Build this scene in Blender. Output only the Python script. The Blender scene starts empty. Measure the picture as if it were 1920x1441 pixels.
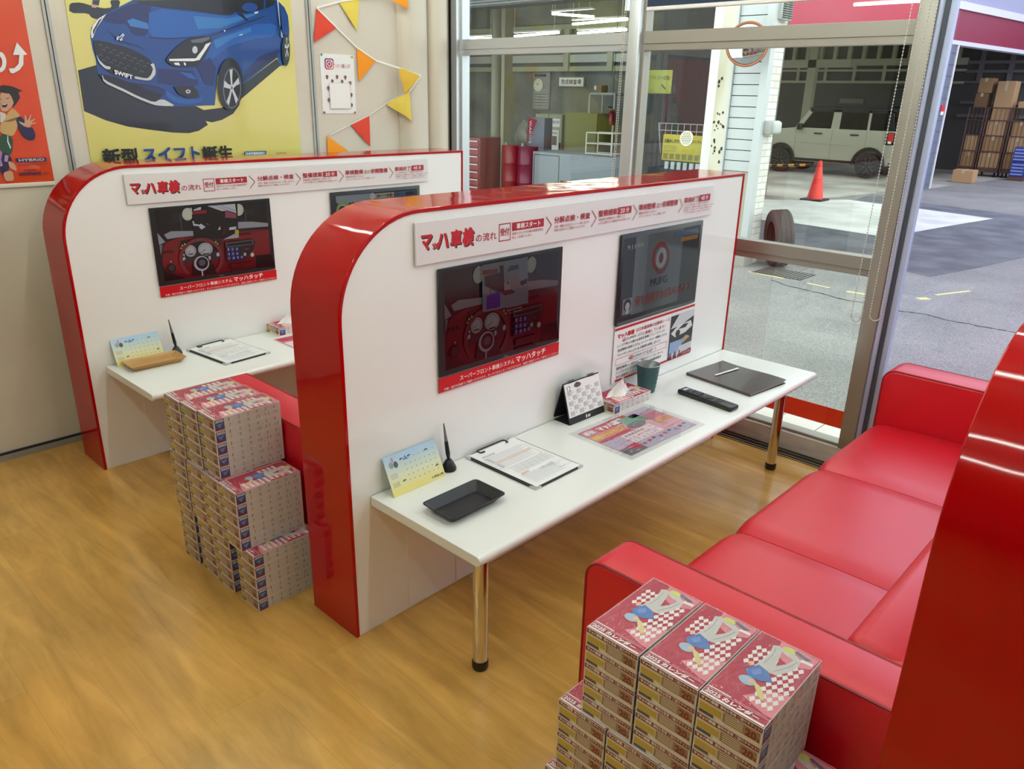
import bpy, bmesh, math, random
from mathutils import Vector, Matrix
random.seed(7)
PI = math.pi
SC = bpy.context.scene
COL = SC.collection

# ------------------------------------------------------------------ camera
YAW, PITCH, ROLL = math.radians(43.060), math.radians(-20.482), math.radians(1.2755)
_d = Vector((math.cos(PITCH) * math.cos(YAW), math.cos(PITCH) * math.sin(YAW), math.sin(PITCH)))
_r = _d.cross(Vector((0, 0, 1))).normalized()
_u = _r.cross(_d)
_r1 = _r * math.cos(ROLL) + _u * math.sin(ROLL)
_u1 = -_r * math.sin(ROLL) + _u * math.cos(ROLL)
cam = bpy.data.cameras.new('camera')
cam.sensor_fit = 'HORIZONTAL'; cam.sensor_width = 36.0
cam.lens = 1448.837 / 1920 * 36.0
cam.clip_start = 0.02; cam.clip_end = 300
cam_o = bpy.data.objects.new('camera', cam); COL.objects.link(cam_o)
cam_o.matrix_world = Matrix(((_r1.x, _u1.x, -_d.x, -1.1106), (_r1.y, _u1.y, -_d.y, -1.6659),
                             (_r1.z, _u1.z, -_d.z, 1.5711), (0, 0, 0, 1)))
SC.camera = cam_o

# ------------------------------------------------------------------ sky (bright overcast) and exposure
W = bpy.data.worlds.new('overcast_sky'); SC.world = W; W.use_nodes = True
bg = W.node_tree.nodes['Background']
bg.inputs[0].default_value = (0.86, 0.92, 1.0, 1)
bg.inputs[1].default_value = 3.3
SC.view_settings.view_transform = 'Standard'
SC.view_settings.look = 'None'
SC.view_settings.gamma = 1.0
SC.view_settings.use_curve_mapping = False
SC.view_settings.exposure = 0.0
SC.cycles.max_bounces = 10
SC.cycles.diffuse_bounces = 4
SC.cycles.glossy_bounces = 4
SC.cycles.transparent_max_bounces = 24
SC.cycles.transmission_bounces = 6
SC.cycles.caustics_reflective = False
SC.cycles.caustics_refractive = False
SC.cycles.sample_clamp_indirect = 6.0
TUBE_POWER = 41.0          # radiance of the ceiling tubes in the room
SHOP_TUBE_POWER = 15.0     # radiance of the tubes in the workshop outside

# ------------------------------------------------------------------ materials
def lin(h):
    h = h.lstrip('#')
    out = []
    for i in (0, 2, 4):
        c = int(h[i:i + 2], 16) / 255
        out.append(c / 12.92 if c <= 0.04045 else ((c + 0.055) / 1.055) ** 2.4)
    return (out[0], out[1], out[2], 1.0)

_M = {}
def mat(name, hexc, rough=0.5, metal=0.0, spec=0.5, coat=0.0, emit=0.0, alpha=1.0):
    if name in _M: return _M[name]
    m = bpy.data.materials.new(name); m.use_nodes = True
    b = m.node_tree.nodes['Principled BSDF']
    c = lin(hexc)
    b.inputs['Base Color'].default_value = c
    b.inputs['Roughness'].default_value = rough
    b.inputs['Metallic'].default_value = metal
    b.inputs['Specular IOR Level'].default_value = spec
    b.inputs['Coat Weight'].default_value = coat
    b.inputs['Coat Roughness'].default_value = 0.05
    if emit:
        b.inputs['Emission Color'].default_value = c
        b.inputs['Emission Strength'].default_value = emit
    m.diffuse_color = c
    _M[name] = m
    return m

def nodes(m):
    nt = m.node_tree
    return nt, nt.nodes, nt.links, nt.nodes['Principled BSDF']

def add_bump(m, scale, strength, detail=2.0, dist=0.01, vec_scale=None):
    nt, n, l, b = nodes(m)
    tc = n.new('ShaderNodeTexCoord'); mp = n.new('ShaderNodeMapping')
    if vec_scale: mp.inputs['Scale'].default_value = vec_scale
    no = n.new('ShaderNodeTexNoise'); no.inputs['Scale'].default_value = scale; no.inputs['Detail'].default_value = detail
    bu = n.new('ShaderNodeBump'); bu.inputs['Strength'].default_value = strength; bu.inputs['Distance'].default_value = dist
    l.new(tc.outputs['Object'], mp.inputs[0]); l.new(mp.outputs[0], no.inputs['Vector'])
    l.new(no.outputs['Fac'], bu.inputs['Height']); l.new(bu.outputs[0], b.inputs['Normal'])
    return m

def add_mottle(m, hex_a, hex_b, scale, detail=4.0, vec_scale=None, lo=0.35, hi=0.65):
    nt, n, l, b = nodes(m)
    tc = n.new('ShaderNodeTexCoord'); mp = n.new('ShaderNodeMapping')
    if vec_scale: mp.inputs['Scale'].default_value = vec_scale
    no = n.new('ShaderNodeTexNoise'); no.inputs['Scale'].default_value = scale; no.inputs['Detail'].default_value = detail
    cr = n.new('ShaderNodeValToRGB')
    cr.color_ramp.elements[0].position = lo; cr.color_ramp.elements[0].color = lin(hex_a)
    cr.color_ramp.elements[1].position = hi; cr.color_ramp.elements[1].color = lin(hex_b)
    l.new(tc.outputs['Object'], mp.inputs[0]); l.new(mp.outputs[0], no.inputs['Vector'])
    l.new(no.outputs['Fac'], cr.inputs[0]); l.new(cr.outputs[0], b.inputs['Base Color'])
    return m

def pane_mat(name, tint, refl=0.05, edge=0.5, rough=0.0):
    """thin clear sheet: straight-through transmission with a mirror reflection that grows at grazing angles"""
    m = bpy.data.materials.new(name); m.use_nodes = True
    nt = m.node_tree; n = nt.nodes; l = nt.links
    for x in list(n): n.remove(x)
    out = n.new('ShaderNodeOutputMaterial'); mix = n.new('ShaderNodeMixShader')
    tr = n.new('ShaderNodeBsdfTransparent'); tr.inputs[0].default_value = (*tint, 1)
    gl = n.new('ShaderNodeBsdfGlossy'); gl.inputs['Roughness'].default_value = rough
    lw = n.new('ShaderNodeLayerWeight'); lw.inputs['Blend'].default_value = 0.5
    pw = n.new('ShaderNodeMath'); pw.operation = 'POWER'; pw.inputs[1].default_value = 4.0
    ma = n.new('ShaderNodeMath'); ma.operation = 'MULTIPLY_ADD'; ma.inputs[1].default_value = edge; ma.inputs[2].default_value = refl
    l.new(lw.outputs['Facing'], pw.inputs[0]); l.new(pw.outputs[0], ma.inputs[0])
    l.new(ma.outputs[0], mix.inputs[0]); l.new(tr.outputs[0], mix.inputs[1]); l.new(gl.outputs[0], mix.inputs[2])
    l.new(mix.outputs[0], out.inputs[0])
    _M[name] = m
    return m

# ------------------------------------------------------------------ mesh building
class MB:
    def __init__(s):
        s.v = []; s.f = []; s.mi = []; s.sm = []; s.ms = []
    def slot(s, m):
        if m not in s.ms: s.ms.append(m)
        return s.ms.index(m)
    def add(s, vs, fs, m, smooth=False):
        k = len(s.v); i = s.slot(m)
        s.v += [tuple(p) for p in vs]
        for f in fs:
            s.f.append(tuple(k + j for j in f)); s.mi.append(i); s.sm.append(smooth)
    def box(s, x0, y0, z0, x1, y1, z1, m):
        v = [(x0, y0, z0), (x1, y0, z0), (x1, y1, z0), (x0, y1, z0), (x0, y0, z1), (x1, y0, z1), (x1, y1, z1), (x0, y1, z1)]
        s.add(v, [(0, 3, 2, 1), (4, 5, 6, 7), (0, 1, 5, 4), (1, 2, 6, 5), (2, 3, 7, 6), (3, 0, 4, 7)], m)
    def rbox(s, x0, y0, z0, x1, y1, z1, r, m, seg=3, xf=None):
        bm = bmesh.new(); bmesh.ops.create_cube(bm, size=1)
        for v in bm.verts:
            v.co = Vector(((x0 + x1) / 2 + v.co.x * (x1 - x0), (y0 + y1) / 2 + v.co.y * (y1 - y0), (z0 + z1) / 2 + v.co.z * (z1 - z0)))
        bmesh.ops.bevel(bm, geom=list(bm.edges), offset=r, segments=seg, profile=0.5, affect='EDGES', clamp_overlap=True)
        s.take(bm, m, True, xf)
    def take(s, bm, m, smooth=True, xf=None):
        bm.verts.index_update()
        vs = [(xf @ v.co) if xf else v.co.copy() for v in bm.verts]
        s.add(vs, [[v.index for v in f.verts] for f in bm.faces], m, smooth)
        bm.free()
    def prism(s, pts, axis, a, b, m, r=0.0, seg=2, smooth=False):
        put = {'x': lambda p, t: (t, p[0], p[1]), 'y': lambda p, t: (p[0], t, p[1]), 'z': lambda p, t: (p[0], p[1], t)}[axis]
        bm = bmesh.new()
        va = [bm.verts.new(put(p, a)) for p in pts]; vb = [bm.verts.new(put(p, b)) for p in pts]
        n = len(pts)
        fa = bm.faces.new(va); fb = bm.faces.new(vb[::-1])
        for i in range(n): bm.faces.new((va[i], vb[i], vb[(i + 1) % n], va[(i + 1) % n]))
        bmesh.ops.recalc_face_normals(bm, faces=list(bm.faces))
        if r:
            es = list(fa.edges) + list(fb.edges)
            bmesh.ops.bevel(bm, geom=es, offset=r, segments=seg, profile=0.5, affect='EDGES', clamp_overlap=True)
        s.take(bm, m, smooth or r > 0)
    def cyl(s, p0, p1, r, m, n=16, r1=None, caps=True):
        p0 = Vector(p0); p1 = Vector(p1); r1 = r if r1 is None else r1
        d = (p1 - p0).normalized(); a = d.orthogonal().normalized(); b = d.cross(a)
        vs = []
        for p, rr in ((p0, r), (p1, r1)):
            for i in range(n):
                t = 2 * PI * i / n; vs.append(p + a * (rr * math.cos(t)) + b * (rr * math.sin(t)))
        s.add(vs, [(i, (i + 1) % n, n + (i + 1) % n, n + i) for i in range(n)], m, True)
        if caps: s.add(vs, [tuple(range(n))[::-1], tuple(range(n, 2 * n))], m)
    def tube(s, pts, r, m, n=8):
        for a, b in zip(pts[:-1], pts[1:]): s.cyl(a, b, r, m, n)
    def lathe(s, prof, c, m, n=32):
        vs = []
        for r, z in prof:
            for i in range(n):
                t = 2 * PI * i / n; vs.append((c[0] + r * math.cos(t), c[1] + r * math.sin(t), c[2] + z))
        fs = []
        for k in range(len(prof) - 1):
            for i in range(n):
                j = (i + 1) % n; fs.append((k * n + i, k * n + j, (k + 1) * n + j, (k + 1) * n + i))
        s.add(vs, fs, m, True)
    def ball(s, c, r, m, u=12, v=8, sc=(1, 1, 1)):
        bm = bmesh.new(); bmesh.ops.create_uvsphere(bm, u_segments=u, v_segments=v, radius=r)
        s.take(bm, m, True, Matrix.Translation(c) @ Matrix.Diagonal((*sc, 1)))
    def build(s, name, parent=None, fix=False, sharp=40):
        me = bpy.data.meshes.new(name)
        me.from_pydata(s.v, [], s.f)
        for m in s.ms: me.materials.append(m)
        me.polygons.foreach_set('material_index', s.mi)
        me.polygons.foreach_set('use_smooth', s.sm)
        if fix:
            bm = bmesh.new(); bm.from_mesh(me); bmesh.ops.recalc_face_normals(bm, faces=list(bm.faces)); bm.to_mesh(me); bm.free()
        me.update()
        if any(s.sm):
            try: me.set_sharp_from_angle(angle=math.radians(sharp))
            except Exception: pass
        o = bpy.data.objects.new(name, me); COL.objects.link(o)
        if parent is not None: o.parent = parent
        return o

def thing(name, label, cat, loc=(0, 0, 0), rz=0.0, group=None):
    o = bpy.data.objects.new(name, None); COL.objects.link(o)
    o.empty_display_size = 0.05
    o.location = loc; o.rotation_euler = (0, 0, rz)
    o['label'] = label; o['category'] = cat
    if group: o['group'] = group
    return o

def tag(o, label, cat, group=None):
    o['label'] = label; o['category'] = cat
    if group: o['group'] = group
    return o

def struct(o, label=None, cat=None):
    o['kind'] = 'structure'
    if label: o['label'] = label
    if cat: o['category'] = cat
    return o

def dup(root, loc, label, group=None, rz=None, scale=None):
    r = root.copy(); COL.objects.link(r); r.location = loc; r['label'] = label
    if group: r['group'] = group
    if rz is not None: r.rotation_euler = (0, 0, rz)
    if scale: r.scale = scale
    for ch in list(root.children):
        c = ch.copy(); COL.objects.link(c); c.parent = r
        for g in list(ch.children):
            d = g.copy(); COL.objects.link(d); d.parent = c
    return r

# lettering and flat print -------------------------------------------------
_TX = {}
def glyphs(body):
    key = body
    if key in _TX: return _TX[key]
    cu = bpy.data.curves.new('lettering', 'FONT'); cu.body = body
    cu.resolution_u = 2
    o = bpy.data.objects.new('lettering', cu)
    me = bpy.data.meshes.new_from_object(o)
    vs = [(v.co.x, v.co.y) for v in me.vertices]; fs = [tuple(p.vertices) for p in me.polygons]
    bpy.data.objects.remove(o); bpy.data.curves.remove(cu); bpy.data.meshes.remove(me)
    xs = [v[0] for v in vs]; ys = [v[1] for v in vs]
    x0, x1, y0, y1 = min(xs), max(xs), min(ys), max(ys)
    vs = [((x - x0) / (x1 - x0 or 1), (y - y0) / (y1 - y0 or 1)) for x, y in vs]
    _TX[key] = (vs, fs)
    return _TX[key]

class Art:
    """flat print on a plane: origin O, axes U and V, each new shape lies a hair above the last"""
    def __init__(s, mb, O, U, V, step=0.0002, k=1):
        s.mb = mb; s.O = Vector(O); s.U = Vector(U); s.V = Vector(V)
        s.N = s.U.cross(s.V).normalized(); s.step = step; s.k = k
    def P(s, x, y, k=None): return s.O + s.U * x + s.V * y + s.N * (s.step * (s.k if k is None else k))
    def poly(s, pts, m, up=True):
        s.mb.add([s.P(*p) for p in pts], [tuple(range(len(pts)))], m)
        if up: s.k += 1
    def rect(s, x0, y0, x1, y1, m, up=True): s.poly([(x0, y0), (x1, y0), (x1, y1), (x0, y1)], m, up)
    def ell(s, cx, cy, rx, ry, m, n=20, up=True):
        s.poly([(cx + rx * math.cos(2 * PI * i / n), cy + ry * math.sin(2 * PI * i / n)) for i in range(n)], m, up)
    def line(s, pts, w, m, up=True):
        for (ax, ay), (bx, by) in zip(pts[:-1], pts[1:]):
            d = math.hypot(bx - ax, by - ay) or 1; nx, ny = -(by - ay) / d * w / 2, (bx - ax) / d * w / 2
            s.poly([(ax + nx, ay + ny), (bx + nx, by + ny), (bx - nx, by - ny), (ax - nx, ay - ny)], m, False)
        if up: s.k += 1
    def frame(s, x0, y0, x1, y1, w, m):
        s.rect(x0, y0, x1, y0 + w, m, False); s.rect(x0, y1 - w, x1, y1, m, False)
        s.rect(x0, y0 + w, x0 + w, y1 - w, m, False); s.rect(x1 - w, y0 + w, x1, y1 - w, m)
    def text(s, body, x0, y0, x1, y1, m, bold=0.0, skew=0.0, rise=0.0, up=True):
        """bold = stroke growth as a share of the letter height, made by overprinting"""
        vs, fs = glyphs(body)
        h = y1 - y0; g = bold * h
        sh = [(0, 0)] if not bold else ([(-g, 0), (g, 0), (0, -g), (0, g)] if bold < 0.04 else [(-g, -g), (g, g), (-g, g), (g, -g), (0, 0), (-g, 0), (g, 0)])
        for i, (dx, dy) in enumerate(sh):
            k = s.k + 0.1 * i
            s.mb.add([s.P(x0 + g + dx + u * (x1 - x0 - 2 * g) + v * skew, y0 + g + dy + v * (h - 2 * g) + u * rise, k) for u, v in vs], fs, m)
        if up: s.k += 1
    def layers(s, data, pal, sx=1, sy=1, ox=0, oy=0):
        for key, pts in data: s.poly([(ox + x * sx, oy + y * sy) for x, y in pts], pal[key])

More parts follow.
